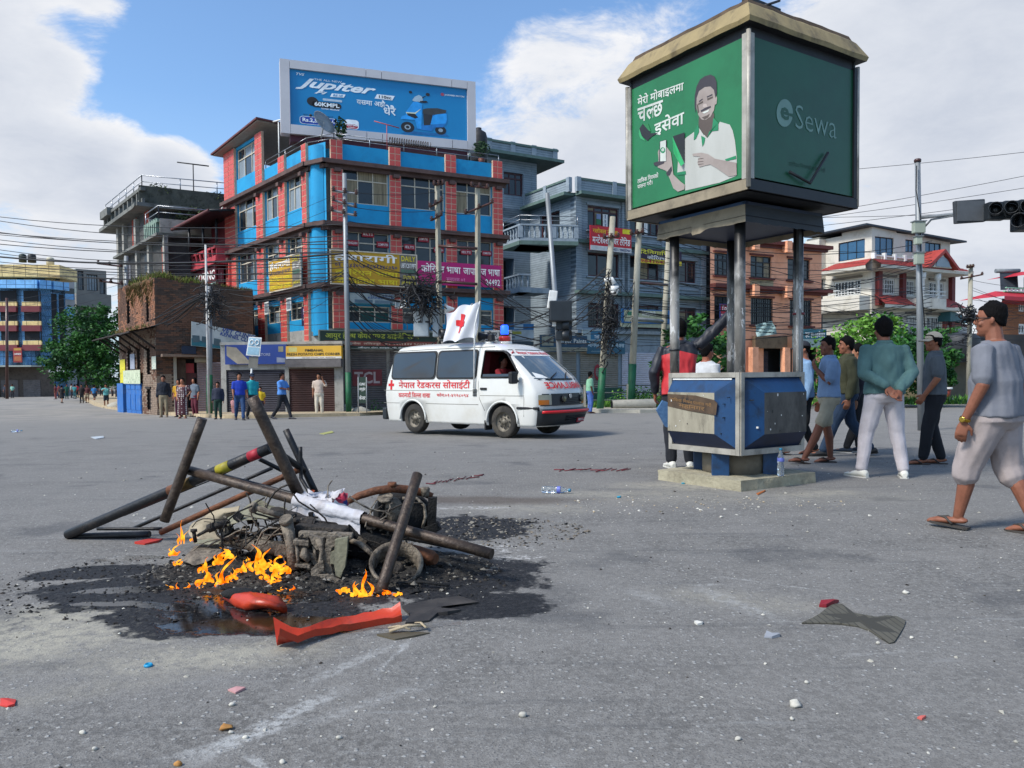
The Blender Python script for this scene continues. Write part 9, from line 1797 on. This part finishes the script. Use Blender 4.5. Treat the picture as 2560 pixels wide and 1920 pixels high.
E1_=pipe([(zP,165,893,5.42),(zP,1368,378,4.9)],.034,PIPB);pipe([(zP,962,203,5.02),(zP,737,812,5.02)],.032,PIPE);E3=pipe([(zP,885,512,5.08),(zQ,1492,1008,4.12)],.0305,PIPE);pipe([(zP,1258,78,4.72),(zP,1532,652,4.83)],.0365,PIPE);pipe([(zQ,272,272,5.35),(zQ,452,655,5.3)],.023,PIPB)
pipe([(zQ,1052,537,4.45),(zQ,826,1253,3.95)],.030,PIPE);pipe([(zP,170,905,5.45),(zP,650,890,5.4)],.023,PIPB);pipe([(zP,715,880,5.38),(zP,1540,505,5.25)],.021,RUST);pipe([(zP,340,858,5.5),(zP,720,858,5.45)],.012,PIPB);pipe([(zP,552,856,5.5),(zP,1375,498,5.35)],.013,PIPB);pipe([(zP,1090,545,5.15),(zQ,640,740,4.75)],.015,PIPB)
pipe([(zP,1300,445,5.0),(zP,1460,525,5.1)],.014,PIPB);pipe([(zP,1385,385,5.0),(zP,1560,510,5.3)],.022,PIPB);pipe([(zQ,358,372,5.25),(zQ,362,560,5.25),(zQ,410,640,5.2)],.013,PIPB);pipe([(zQ,960,900,4.7),(zQ,1490,1010,4.35)],.018,PIPB);pipe([(zP,1310,430,4.98),(zP,1000,575,5.1),(zP,500,780,5.3)],.004,PIPB)
def band(E,x0,x1,Z,r,m,lab=None):
 u=lambda x:(Z(x,0)[0]-proj(E[0])[0])/(proj(E[1])[0]-proj(E[0])[0]);mb=MB();mb.tube([E[0].lerp(E[1],u(x0)),E[0].lerp(E[1],u(x1))],r,18,m);mb.build('painted_band',parent=ba,label=lab)
band(E1_,1080,1150,zP,.0348,mat('yellow_band','#7a7016','#a39724',sc=20,rough=.6,dirt='#28240e',damt=.5),'yellow band');band(E1_,1255,1312,zP,.0348,mat('red_band','#7f1020','#a3182c',sc=20,rough=.6,dirt='#2e0a10',damt=.4),'red band');band(E1_,860,935,zP,.0352,mat('burnt_tape','#3a2c14','#66501e',sc=25,rough=.8,dirt='#100d08',damt=.8,dsc=20));band(E1_,800,855,zP,.0355,RUST)
CLO=mat('dirty_white_cloth','#a9a8ad','#c3c2c6',sc=4,rough=.9,dirt='#8a7a6a',damt=.5,dsc=5,bump=.3,bsc=40)
ct=thing('white_cloth','singed white cloth wrapped around the long barricade rail','cloth',tuple(A3(zM,1500,400,4.7)));mb=MB();n=26;rings=[];d_=(E3[1]-E3[0]).normalized();sx=V(0,0,1).cross(d_).normalized();up=d_.cross(sx)
for i in range(n+1):
 u=.40+.225*i/n;c=E3[0].lerp(E3[1],u);ring=[]
 for k in range(15):
  q_=-2.5+3.9*k/14;r=.040+.010*fnoise((i*.5,k*.7,0),.9);ring.append(c+sx*math.cos(q_)*r*-1+up*math.sin(q_+1.2)*r if False else c+(up*math.cos(q_)-sx*math.sin(q_)*-1)*r)
 e=ring[0];hang=.05+.03*math.sin(i*.5)+.02*fnoise((i,0,0),.7);ring=[e+V(.0,-.01,-hang),e+V(0,-.008,-hang*.5)]+ring;rings.append(ring)
mb.ring_loft(rings,CLO,cap=False,closed=False);mb.build('cloth_body',parent=ct)
bt_=thing('crumpled_banner','crumpled white banner with a red and blue printed end on the wreck','cloth',tuple(A3(zN,700,400,4.9)))
def crump(c4,m,name,nx,ny,amp,sd,par=bt_):
 mb=MB();rings=[[c4[0].lerp(c4[1],i/nx).lerp(c4[3].lerp(c4[2],i/nx),j/ny)+V(fnoise((i,j,sd),.5),fnoise((i,j,sd+3),.45),fnoise((i,j,sd+6),.5))*amp for i in range(nx+1)]for j in range(ny+1)];mb.ring_loft(rings,m,cap=False,closed=False);mb.build(name,parent=par)
crump([A3(zN,380,310,4.8),A3(zN,720,480,4.65),A3(zN,900,225,4.85),A3(zN,470,255,5.0)],CLO,'cloth_body',12,8,.05,2)
crump([A3(zN,745,500,4.62),A3(zN,945,520,4.7),A3(zN,945,390,4.72),A3(zN,755,370,4.64)],flat('#2a3a78'),'blue_print',6,4,.03,5);crump([A3(zN,755,372,4.63),A3(zN,945,440,4.71),A3(zN,950,270,4.75),A3(zN,850,265,4.72)],flat('#8f1c34'),'red_print',6,4,.03,8);crump([A3(zN,770,385,4.6),A3(zN,940,460,4.68),A3(zN,942,425,4.69),A3(zN,780,350,4.61)],WLET,'white_stripe',4,1,.02,8)
crump([A3(zN,460,250,5.1),A3(zN,540,260,5.05),A3(zN,520,230,5.1),A3(zN,470,235,5.1)],flat('#b0491c'),'orange_scrap',3,3,.02,1)
sc_=thing('burnt_scooter','burnt out scooter lying on its side under the pipes, flames around it','scooter',tuple(G(760,1440)))
def sp_(name,fn,m=BURN):mb=MB();fn(mb);mb.build(name,parent=sc_)
def shell(name,outer,inner,m,th=.012,n=14):
 """curved sheet between two edge lines, with thickness"""
 def rs(L):
  o=[]
  for i in range(n+1):t=i/n*(len(L)-1);k=min(int(t),len(L)-2);o.append(L[k].lerp(L[k+1],t-k))
  return o
 o,i_=rs(outer),rs(inner);mb=MB();cs=[]
 for j in range(6):v=j/5;cs.append([a.lerp(b,v)+V(fnoise(a*9,1,3)*.01,-.05*math.sin(math.pi*v)+.008*fnoise(b*14,1,j),.012*fnoise(a*12,1,5+j))for a,b in zip(o,i_)])
 mb.ring_loft(cs,m,cap=False,closed=False);mb.ring_loft([[p+V(0,th,0)for p in r]for r in cs],m,cap=False,closed=False);mb.ring_loft([cs[0],[p+V(0,th,0)for p in cs[0]]],m,cap=False,closed=False);mb.build(name,parent=sc_)
M_=lambda x,y,Y=4.7:A3(zM,x,y,Y);N_=lambda x,y,Y=4.4:A3(zN,x,y,Y)
shell('front_mudguard',[M_(330,880,4.85),M_(275,800,4.9),M_(300,680,4.95),M_(480,560,5.0),M_(700,475,5.0),M_(920,445,4.95)],[M_(700,880,4.8),M_(640,820,4.9),M_(650,740,4.95),M_(760,640,5.0),M_(860,560,5.0),M_(960,520,4.95)],mat('pale_burnt_shell','#8a7f6a','#a89b82',sc=8,rough=.8,dirt='#3f3426',damt=.6,dsc=7,bump=.3))
shell('leg_shield',[M_(640,690,4.6),M_(900,520,4.7),M_(1150,350,4.8),M_(1300,420,4.75),M_(1540,480,4.65)],[M_(700,720,4.5),M_(900,640,4.45),M_(1100,620,4.45),M_(1300,600,4.45),M_(1480,600,4.5)],GRNP)
shell('floor_panel',[M_(1180,470,4.7),M_(1400,450,4.65),M_(1650,520,4.6),N_(560,600,4.5)],[M_(1220,590,4.5),M_(1400,640,4.45),M_(1600,640,4.45),N_(540,660,4.42)],BURD)
shell('headlamp_bowl',[M_(205,1120,4.6),M_(330,960,4.7),M_(520,920,4.75),M_(720,960,4.7)],[M_(220,1170,4.5),M_(330,1210,4.45),M_(520,1160,4.45),M_(700,1050,4.5)],BURN);shell('mudguard_lip',[M_(370,880,4.75),M_(520,865,4.72),M_(740,880,4.68)],[M_(390,930,4.68),M_(540,940,4.66),M_(720,930,4.64)],GRNP)
rs_=random.Random(14)
sp_('handlebar',lambda b:(b.tube([M_(760,660,4.45),M_(560,720,4.42),M_(480,770,4.4),M_(375,830,4.38)],[.022,.018,.010,.008],8,BURD),b.tube([M_(600,705,4.42),M_(525,735,4.42)],.026,10,BURD),b.tube([M_(335,780,4.38),M_(355,905,4.4)],.012,6,BURD),b.lathe([(.02,0),(.02,.015)],M_(335,775,4.38),6,BURD)))
sp_('kick_lever',lambda b:(b.tube([M_(1130,460,4.35),M_(1500,585,4.38)],[.017,.015],10,BURN),b.lathe([(.030,-.012),(.032,0),(.030,.012)],M_(1110,462,4.35),12,BURN,axis=(.9,-.3,-.2))))
sp_('frame_tube',lambda b:(b.tube([M_(850,900,4.6),M_(1050,930,4.5),M_(1250,970,4.45),M_(1450,985,4.42)],[.030,.038,.040,.040],12,BURN),b.box(M_(1490,1000,4.4),(.07,.07,.075),BURN,Matrix.Rotation(.2,3,'Y'),.006),b.tube([N_(30,700,4.5),N_(500,640,4.5),N_(1000,700,4.55)],.020,8,BURD)))
sp_('fork_tube',lambda b:(b.tube([M_(1540,660,4.32),M_(1590,900,4.3),M_(1640,1270,4.27)],[.036,.031,.034],14,BURN),b.lathe([(.030,0),(.038,.004),(.040,.02),(.036,.03)],M_(1542,650,4.31),16,BURN,axis=(-.2,-.5,.85)),b.tube([M_(1440,620,4.4),M_(1540,600,4.38),M_(1650,560,4.45)],.014,6,BURD)))
def engine(b):
 b.box(N_(620,880,4.42),(.29,.14,.20),BURD,Matrix.Rotation(.1,3,'Y'),.02);b.box(N_(680,790,4.30),(.30,.05,.035),BURN,Matrix.Rotation(.05,3,'Y'),.008)
 for i in range(7):b.box(N_(520+i*14,1000+i*26,4.29),(.10-.006*i,.10,.007),BURN,Matrix.Rotation(.5,3,'Y'))
 b.tube([N_(590,840,4.22),N_(630,1000,4.2),N_(600,1180,4.19),N_(640,1290,4.18)],[.022,.014,.012,.020],8,BURN);b.tube([N_(420,920,4.25),N_(400,1040,4.22),N_(470,1120,4.22)],[.014,.026,.016],8,BURN);b.tube([N_(520,930,4.25),N_(560,1100,4.22)],.009,6,BURN)
 b.box(N_(375,880,4.24),(.085,.05,.03),BURN,Matrix.Rotation(.12,3,'Y'),.006);b.box(N_(395,1170,4.23),(.085,.05,.02),BURN,Matrix.Rotation(.1,3,'Y'),.005);b.tube([N_(310,900,4.24),N_(330,1150,4.22)],.010,6,BURN)
 for i in range(26):b.box(N_(rs_.uniform(300,900),rs_.uniform(700,1150),rs_.uniform(4.24,4.34)),(rs_.uniform(.01,.05),.03,rs_.uniform(.008,.04)),BURN if rs_.random()<.5 else BURD,Matrix.Rotation(rs_.uniform(-1,1),3,'Y'))
sp_('engine',engine)
def platep(name,pts,m,Y,th=.02):mb=MB();n=len(pts);f=[N_(x,y,Y)for x,y in pts];mb.add(f+[p+V(0,th,0)for p in f],[list(range(n))[::-1]]+[[i,(i+1)%n,(i+1)%n+n,i+n]for i in range(n)],m);mb.build(name,parent=sc_)
platep('crankcase_cover',[(690,800),(880,810),(840,870),(745,960),(735,1130),(760,1260),(800,1370),(740,1330),(690,1280),(660,1300),(640,1100),(665,950)],BURN,4.20);platep('air_filter_cover',[(790,850),(950,820),(940,1000),(915,1200),(890,1240),(860,1330),(800,1300),(780,1160),(730,1150),(735,1010),(785,990)],GRNP,4.17,.03);platep('heat_shield',[(540,1170),(640,1110),(650,1200),(640,1290),(560,1330),(490,1310),(490,1220)],BURN,4.17,.02);platep('gear_cover',[(460,790),(610,830),(640,830),(660,930),(620,960),(560,980),(500,900)],BURN,4.22,.03);platep('lower_bracket',[(560,1300),(700,1290),(860,1370),(1010,1430),(960,1450),(800,1400),(640,1340)],BURN,4.12,.02)
sp_('rear_carrier',lambda b:(b.tube([N_(960,370,4.6),N_(1090,300,4.6),N_(1300,235,4.6),N_(1520,205,4.65),N_(1750,225,4.7),N_(1900,260,4.75),N_(2015,310,4.75)],[.018,.022,.024,.026,.026,.024,.022],12,RUST),b.lathe([(.03,0),(.026,.03)],N_(1510,190,4.65),10,RUST),b.lathe([(.022,-.05),(.03,0),(.024,.01)],N_(1925,210,4.72),10,BURN)))
sp_('underseat_tank',lambda b:(b.ell(N_(1650,540,4.8),(.19,.14,.155),18,12,CHAR,Matrix.Rotation(.15,3,'Y')),b.tube([N_(1640,330,4.62),N_(1820,330,4.62),N_(1915,420,4.62),N_(1930,560,4.62),N_(1890,700,4.62)],.010,6,BURN),b.box(N_(1380,450,4.68),(.035,.05,.13),CHAR),b.box(N_(2010,560,4.72),(.05,.06,.24),CHAR,Matrix.Rotation(.05,3,'Y')),b.box(N_(1990,720,4.7),(.12,.06,.05),CHAR,Matrix.Rotation(-.4,3,'Y')),b.lathe([(.035,0),(.05,.02),(.045,.03)],N_(1430,360,4.6),12,BURN,axis=(0,-.5,1)),b.ell(N_(1530,480,4.68),(.06,.04,.08),12,8,BURN)))
def rim(b):
 c=N_(1560,1215,4.28);ax=V(.12,-.62,.78).normalized()
 for prof in([(.135,.03),(.148,.04),(.150,.055),(.142,.06),(.125,.045),(.12,.01),(.12,-.04),(.135,-.06),(.15,-.062),(.15,-.075)],):b.lathe(prof,c,36,BURN,axis=ax,cap=False)
 b.lathe([(.04,-.04),(.05,0),(.03,.03)],c,14,BURD,axis=ax);b.lathe([(.158,-.07),(.175,-.04),(.165,-.01)],c,32,CHAR,axis=ax,cap=False)
sp_('wheel_rim',rim);sp_('silencer',lambda b:b.tube([N_(1700,960,4.5),N_(1820,1020,4.45),N_(1990,1080,4.42),N_(2060,1095,4.4)],[.03,.045,.047,.03],14,RUST));sp_('swing_arm',lambda b:(b.tube([N_(950,850,4.4),N_(1100,900,4.35),N_(1280,1050,4.3)],.016,6,BURN),b.box(N_(1200,900,4.55),(.3,.2,.16),CHAR,Matrix.Rotation(.3,3,'Y'),.03),b.box(N_(1230,660,4.6),(.28,.08,.06),CHAR,Matrix.Rotation(.2,3,'Y'),.02)))
mb=MB()
for i in range(110):
 p=A3(zM,rs_.uniform(650,2900),rs_.uniform(560,1050),rs_.uniform(4.35,4.7));pts=[p];d=V(rs_.uniform(-1,1),rs_.uniform(-.3,.3),rs_.uniform(-.5,.5))
 for k in range(6):d=(d+V(rs_.uniform(-.6,.6),rs_.uniform(-.3,.3),rs_.uniform(-.6,.4))).normalized();pts.append(pts[-1]+d*.045)
 mb.tube(pts,rs_.uniform(.002,.006),4,BURD if rs_.random()<.7 else BURN,cap=False)
for i in range(260):mb.box(A3(zM,rs_.uniform(650,2900),rs_.gauss(830,130),rs_.uniform(4.45,4.75)),(rs_.uniform(.01,.06),rs_.uniform(.01,.05),rs_.uniform(.005,.04)),(BURD,BURN,CHAR)[i%3],Matrix.Rotation(rs_.uniform(-2,2),3,'Y')@Matrix.Rotation(rs_.uniform(-1,1),3,'X'))
for pts in([(1090,440),(900,520),(760,640),(690,780),(700,940),(720,1060)],[(690,930),(950,1000),(1100,860),(1220,740),(1440,620)]):mb.tube([M_(x,y,4.3)for x,y in pts],.005,5,CHAR,cap=False)
mb.build('burnt_wiring',parent=sc_,kind='stuff')
mb=MB();c0=G(790,1440);nx,ny=70,34;hr=[]
for j in range(ny+1):
 row=[]
 for i in range(nx+1):
  x,y=-1.0+2.1*i/nx,-.48+1.1*j/ny;r=math.hypot(x/1.0,(y-.08)/.52);z=max(0,1-r**2)*.065*(1+.9*fnoise((x,y,1),5))+.02*fnoise((x,y,2),22)*(1 if r<1.05 else 0)-(.02 if r>1 else 0);row.append((c0.x+x,c0.y+.12+y,z))
 hr.append(row)
mb.ring_loft(hr,mat('ash_heap','#0b0a09','#24211d',sc=22,rough=1,dirt='#5a554c',damt=.8,dsc=14,bump=.8,bsc=70),cap=False,closed=False);mb.f=[f[::-1]for f in mb.f];mb.build('ash_heap',kind='stuff',label='heap of ash and char beneath the burning scooter',cat='ash')
def chips(n,cx,cy,rx,ry,s0,s1,ms,sd,name,lab,cat,zf=0):
 q=random.Random(sd);mb=MB()
 for i in range(n):
  a,r=q.uniform(0,6.2832),q.random()**.5;x,y=cx+rx*r*math.cos(a),cy+ry*r*math.sin(a);s_=q.uniform(s0,s1)*(.6+q.random()**3*1.2);m_=q.choice(ms);R_=Matrix.Rotation(q.uniform(0,6),3,'Z')@Matrix.Rotation(q.uniform(-.6,.6),3,'X');p=[R_@V(*v)*s_ for v in((-1,-.6,0),(.2,-.9,0),(1,.1,0),(.3,.8,0),(-.8,.6,0),(q.uniform(-.3,.3),0,q.uniform(.3,.9)))];o=V(x,y,gz(y)+.002+zf*max(0,1-r*r))
  mb.add([o+v for v in p],[(0,1,5),(1,2,5),(2,3,5),(3,4,5),(4,0,5)],m_)
 mb.build(name,kind='stuff',label=lab,cat=cat)
chips(2600,c0.x+.0,c0.y+.1,1.05,.60,.003,.013,(CHAR,CHAR,BURD,ASHM),3,'char_fragments','loose char and ash fragments around the burning scooter','ash',.055)
chips(1500,c0.x-.35,c0.y-.1,1.5,.75,.003,.010,(CHAR,CHAR,BURD),4,'soot_grains','scattered black soot grains on the road','soot');p_=G(1200,1330);chips(900,p_.x,p_.y,.8,.55,.004,.014,(CHAR,ASHM,BURN),5,'ash_flakes','pale and dark ash flakes right of the scooter','ash')
PEB=mat('pale_pebble','#a39f94','#c6c2b6',sc=20,rough=.9);chips(900,.3,4.2,3.6,2.8,.002,.0075,(PEB,PEB,CONC,BURD),6,'pebbles','small pale pebbles and grit scattered over the road','pebbles');chips(500,.5,9,6,4,.004,.013,(PEB,CONC,BURD),7,'pebbles','grit and pebbles on the farther road','pebbles');chips(200,1.6,6.6,1.3,.5,.003,.01,(PEB,DIRT),8,'pebbles','sandy crumbs beside the booth plinth','pebbles')
FLM=bpy.data.materials.new('flame');FLM.use_nodes=True;t_=FLM.node_tree;b_=t_.nodes['Principled BSDF'];tx=t_.nodes.new('ShaderNodeTexCoord');n_=t_.nodes.new('ShaderNodeTexNoise');n_.inputs['Scale'].default_value=26;n_.inputs['Detail'].default_value=2;t_.links.new(tx.outputs['Object'],n_.inputs['Vector']);r_=t_.nodes.new('ShaderNodeValToRGB');t_.links.new(n_.outputs['Fac'],r_.inputs[0]);r_.color_ramp.elements[0].position=.34;r_.color_ramp.elements[0].color=(1,.12,.0,1);r_.color_ramp.elements[1].position=.68;r_.color_ramp.elements[1].color=(1,.50,.03,1)
b_.inputs['Base Color'].default_value=(0,0,0,1);b_.inputs['Specular IOR Level'].default_value=0;t_.links.new(r_.outputs[0],b_.inputs['Emission Color']);b_.inputs['Emission Strength'].default_value=1.25;lw=t_.nodes.new('ShaderNodeLayerWeight');lw.inputs[0].default_value=.5;mr_=t_.nodes.new('ShaderNodeMapRange');t_.links.new(lw.outputs['Facing'],mr_.inputs[0]);mr_.inputs[1].default_value=.35;mr_.inputs[2].default_value=.95;mr_.inputs[3].default_value=.95;mr_.inputs[4].default_value=.05;t_.links.new(mr_.outputs[0],b_.inputs['Alpha'])
fi=thing('fire','low orange flames licking around the burnt scooter','fire',tuple(c0));qf=random.Random(2)
def flame(Z,x,y,h,w,lean,Y):
 mb=MB();b=A3(Z,x,y,Y-.09);k=Y/F_PX/(5.184 if Z is zM else 2.37);h*=k*1.35;w*=k*1.55;Y-=0;ph=qf.uniform(0,6)
 for lb in range(3):
  pts,rs=[],[];o=(lb-1)*w*.45;hh=h*(1 if lb==1 else qf.uniform(.35,.7));ll=lean+(lb-1)*.25;n=12
  for i in range(n+1):u=i/n;pts.append(b+V(o*(1-u*.5)+hh*ll*u*u+w*.38*math.sin(u*6+ph+lb*2)*u,.01*lb,hh*u));rs.append(max(.0008,w*.36*(math.sin(math.pi*(u*.80+.2))**1.0)*(1-u)**.35*(.7+.3*math.sin(u*9+ph))))
  mb.tube(pts,rs,8,FLM,flat=.35,up=(0,1,0))
 mb.build('flame',parent=fi)
for x,y,h,w,l,Y in((60,1090,110,60,.4,4.55),(110,1210,60,50,.4,4.45),(160,940,230,40,.1,4.8),(440,1310,150,60,.5,4.32),(470,1500,190,110,.1,4.22),(640,1210,150,70,.5,4.35),(750,1130,110,100,-.2,4.4),(680,1500,300,80,.4,4.2),(820,1450,150,70,.2,4.22),(940,1310,120,70,.5,4.3),(1150,1280,250,110,-.1,4.28),(1230,1250,190,80,.2,4.3),(1190,1330,110,60,.1,4.26),(1400,1290,150,90,.1,4.26),(1470,1330,90,110,.5,4.24),(1370,1440,120,90,-.4,4.2),(1250,1390,60,60,-.6,4.22),(1480,1570,60,50,-.3,4.12),(1600,1570,70,40,.3,4.12),(40,1560,70,60,-.5,4.2),(110,1590,110,50,.1,4.18),(240,1560,90,50,.2,4.2),(400,1550,70,30,0,4.18),(700,1590,50,90,.1,4.15),(320,900,60,40,.2,4.8),(1440,1120,30,30,0,4.3),(1030,1160,40,20,0,4.35)):flame(zM,x,y,h,w,l,Y)
for x,y,h,w,l in((740,1290,140,45,-.1),(680,1260,55,30,.1),(610,1235,22,40,0),(790,1310,45,45,.3),(870,1250,22,26,-.4),(935,1255,16,26,-.4),(965,1355,30,12,0),(1050,1305,12,18,0),(860,1325,20,22,.1)):flame(zQ,x,y,h,w,l,4.0)
ORP=mat('orange_plastic','#a52c12','#c4401c',sc=7,rough=.4,dirt='#3a1c12',damt=.7,dsc=7,bump=.1);
def gq(Z,x,y,z=0):p=G(*Z(x,y));return V(p.x,p.y,z)
t=thing('body_panel','long curled orange plastic body panel lying before the fire','scrap',tuple(gq(zQ,560,1520)));rings=[]
for i in range(15):
 u=i/14;a,b=gq(zQ,240+720*u,1600-190*u-25*math.sin(u*3.1)),gq(zQ,200+750*u,1520-150*u+20*math.sin(u*7));w_=.5+.5*math.sin(math.pi*min(1,u*1.3+.15));rings.append([a.lerp(b,v)+V(0,0,.012+.034*abs(v*2-1)**1.5*w_+.07*math.exp(-u*11)*abs(v*2-1)+.05*math.exp(-(1-u)*12)*v+.016*fnoise((i,k_,0),.8))for k_,v in enumerate((0,.15,.3,.5,.7,.85,1))])
mb=MB();mb.ring_loft(rings,ORP,cap=False,closed=False);mb.ring_loft([[p-V(0,0,.006)for p in r]for r in rings],ORP,cap=False,closed=False);mb.ring_loft([[r[0]for r in rings],[r[0]-V(0,0,.03)for r in rings]],ORP,cap=False,closed=False);mb.build('panel_shell',parent=t)
t=thing('orange_fairing','half melted orange fairing lump at the front of the fire','scrap',tuple(gq(zP,1280,1330)));mb=MB();mb.tube([gq(zP,1110,1280,.015),gq(zP,1190,1310,.03),gq(zP,1250,1335,.045),gq(zP,1320,1345,.04),gq(zP,1390,1360,.05),gq(zP,1425,1345,.03)],[.02,.05,.045,.062,.04,.05],18,ORP,flat=.6);[v.__iadd__(V(fnoise(v,15),fnoise(v,17,2),fnoise(v,22))*.03)for v in mb.v];mb.build('fairing_shell',parent=t);mb=MB();mb.ell(gq(zP,1190,1300,.05),(.10,.05,.028),12,7,CHAR);mb.build('burnt_patch',parent=t)
def sheet(name,lab,cat,Z,pts,m,z=.006,th=.006,warp=.006):
 mb=MB();n=len(pts);P_=[G(*Z(x,y))for x,y in pts];P_=[V(p.x,p.y,gz(p.y)+z*.5+th*.4+warp*.35*(1+math.sin(i*2.1)))for i,p in enumerate(P_)];c=sum(P_,V(0,0,0))/n;mb.add(P_+[c+V(0,0,.004)]+[V(p.x,p.y,gz(p.y)+.001)for p in P_],[(i,(i+1)%n,n)for i in range(n)]+[((i+1)%n,i,n+1+i,n+1+(i+1)%n)for i in range(n)],m);mb.build(name,label=lab,cat=cat)
zW=zone(1400,1100,1.9069);zX=zone(0,1400,1.58)
sheet('rubber_mat','dusty grey scooter floor mat lying flat at the right','mat',zW,[(1152,878),(1205,852),(1240,835),(1262,815),(1300,785),(1345,790),(1372,808),(1400,828),(1455,842),(1510,850),(1560,840),(1610,850),(1648,868),(1640,895),(1620,930),(1595,968),(1570,974),(1530,950),(1480,915),(1420,893),(1340,882),(1250,878)][::-1],linemat('ribbed_mat','#4e4b40','#57544a',.03,.012,.003,'#38362f',rough=.9),.004,.008,.006)
sheet('red_scrap','crumpled dark red scrap at the tip of the floor mat','scrap',zW,[(1235,798),(1245,785),(1300,775),(1330,773),(1310,785),(1270,800)][::-1],flat('#7d1420'),.01,.015,.02)
sheet('melted_rubber','dark melted rubber sheet right of the orange panel','scrap',zQ,[(960,1330),(1020,1310),(1170,1290),(1300,1270),(1415,1300),(1200,1315),(1190,1350),(1310,1345),(1230,1368),(1170,1370),(1120,1410),(980,1435),(1010,1380)][::-1],mat('melted_black','#23201f','#38332f',sc=9,rough=.7,dirt='#58514a',damt=.5),.006,.012,.014)
for k,(a,b,r,m_)in enumerate((((885,1490),(1100,1455),.012,DIRT),((880,1470),(1010,1480),.009,DIRT),((930,1200),(1240,1215),.014,CHAR),((1040,1440),(1105,1470),.007,DIRT))):mb=MB();p,q_=gq(zQ,*a,.02),gq(zQ,*b,.02);mb.tube([p,p.lerp(q_,.5)+V(0,0,.012),q_],r,5,m_,flat=.5);mb.build('stick',label=['long split pale stick beside the orange panel','shorter pale stick crossing the split one','charred black board end by the wheel rim','tiny splinter at the end of the pale stick'][k],cat='stick')
for k,(Z,pts,c_,lab,z)in enumerate(((zX,[(0,578),(2,556),(28,552),(64,555),(58,578),(30,584)],'#c4352a','red and yellow snack wrapper at the left edge',.01),(zX,[(900,518),(935,502),(970,512),(930,530)],'#b98a88','small pinkish paper card on the road',.01),(zW,[(972,945),(985,925),(1010,930),(1040,922),(1048,940),(1010,948)],'#8d9096','small crumpled black and white wrapper on the right',.02),(zW,[(1703,1330),(1720,1318),(1745,1326),(1725,1338)],'#b0554c','tiny red and white paper bit at lower right',.01),(zW,[(640,875),(655,868),(684,872),(678,882),(655,885)],'#c0bdb4','tiny whitish wrapper left of the black and white one',.015),(zW,[(272,270),(290,268),(288,276),(272,278)],'#1f8fa8','small turquoise cap between the bottle and the plinth',.01),(zW,[(578,202),(598,200),(594,210),(580,211)],'#1f8fa8','turquoise cap lying at the plinth edge',.01),(zW,[(936,258),(976,240),(980,246),(944,264)],'#a05a28','orange brown stub by the plinth corner',.015),(zP,[(560,948),(640,925),(730,918),(700,940),(620,955)],'#b02a1a','bright red lamp lens fragment behind the fire',.02),(zX,[(1488,300),(1590,285),(1700,290),(1640,305),(1560,318)],'#4d4534','brown scorched cardboard scrap below the rubber sheet',.008),(zP,[(300,316),(375,308),(380,320),(330,328)],'#a9b0b4','crushed clear film scrap far left on the road',.02),(zQ,[(470,296),(545,278),(556,290),(500,300)],'#9a9a58','pale yellow leafy scrap before the ambulance',.02))):sheet('litter',lab,'litter',Z,pts[::-1],flat(c_,.6),.002,.006,z)
p=G(371,1666);mb=MB();mb.lathe([(.016,0),(.017,.006),(.012,.012),(.011,.006)],p,16,flat('#0f86b0',.4));mb.build('bottle_cap',label='bright blue bottle cap on the near road',cat='bottle cap')
for k,(Z,x,y,r,m_,lab)in enumerate(((zX,893,670,.027,'o','ochre brown stone near the bottom left'),(zX,912,686,.012,0,'small white stone touching the ochre one'),(zX,703,812,.016,'o','tan pebble at the bottom edge'),(zX,327,686,.013,0,'white stone left of the ochre one'),(zX,374,750,.013,0,'greyish white stone low at left'),(zX,917,575,.014,0,'pale stone below the paper card'),(zX,2063,618,.019,0,'double white stone lower centre'),(zX,1340,705,.013,0,'pair leader white pebble lower centre left'),(zX,1115,803,.013,0,'white pebble near the bottom centre'),(zX,970,705,.012,0,'white chip right of the ochre stone'),(zW,1122,1272,.030,0,'largest pale stone at lower right'),(zW,1106,1334,.012,0,'little white stone under the largest pale one'),(zW,849,1430,.014,0,'white stone low between centre and right'),(zW,1649,732,.022,0,'white stone above the floor mat'),(zW,768,370,.020,0,'white stone midway to the booth'),(zW,890,276,.019,0,'white stone before the plinth corner'),(zW,1175,1160,.012,0,'white chip above the largest pale stone'),(zW,1518,973,.013,0,'white pebble at the lower tip of the mat'))):
 p=G(*Z(x,y));mb=MB();r*=.68;mb.ell(p+V(0,0,r*.45),(r*1.1,r*.9,r*.65),9,6,mat('ochre_stone','#8f6230','#b5854a',sc=30,rough=.9)if m_ else PEB);[v.__iadd__(V(fnoise(v,60,k),fnoise(v,60,k+1),fnoise(v,60,k+2))*r*.5)for v in mb.v];mb.build('stone',label=lab,cat='stone')
mb=MB();q=random.Random(6)
for i in range(14):a,b=G(1385+i*13,1178-q.uniform(-4,4)),G(1385+i*13+q.uniform(10,30),1176-q.uniform(-4,4));mb.tube([a+V(0,0,.008),b+V(0,0,.012)],.006,4,flat('#6a1c26'))
for i in range(14):a,b=G(1065+i*10,1212-i*1.5-q.uniform(-3,3)),G(1065+i*10+q.uniform(8,24),1210-i*1.5-q.uniform(-3,3));mb.tube([a+V(0,0,.008),b+V(0,0,.012)],.006,4,flat('#5a1c24'))
mb.build('red_string',label='thin strands of dark red string strewn before the booth',cat='string',kind='stuff')
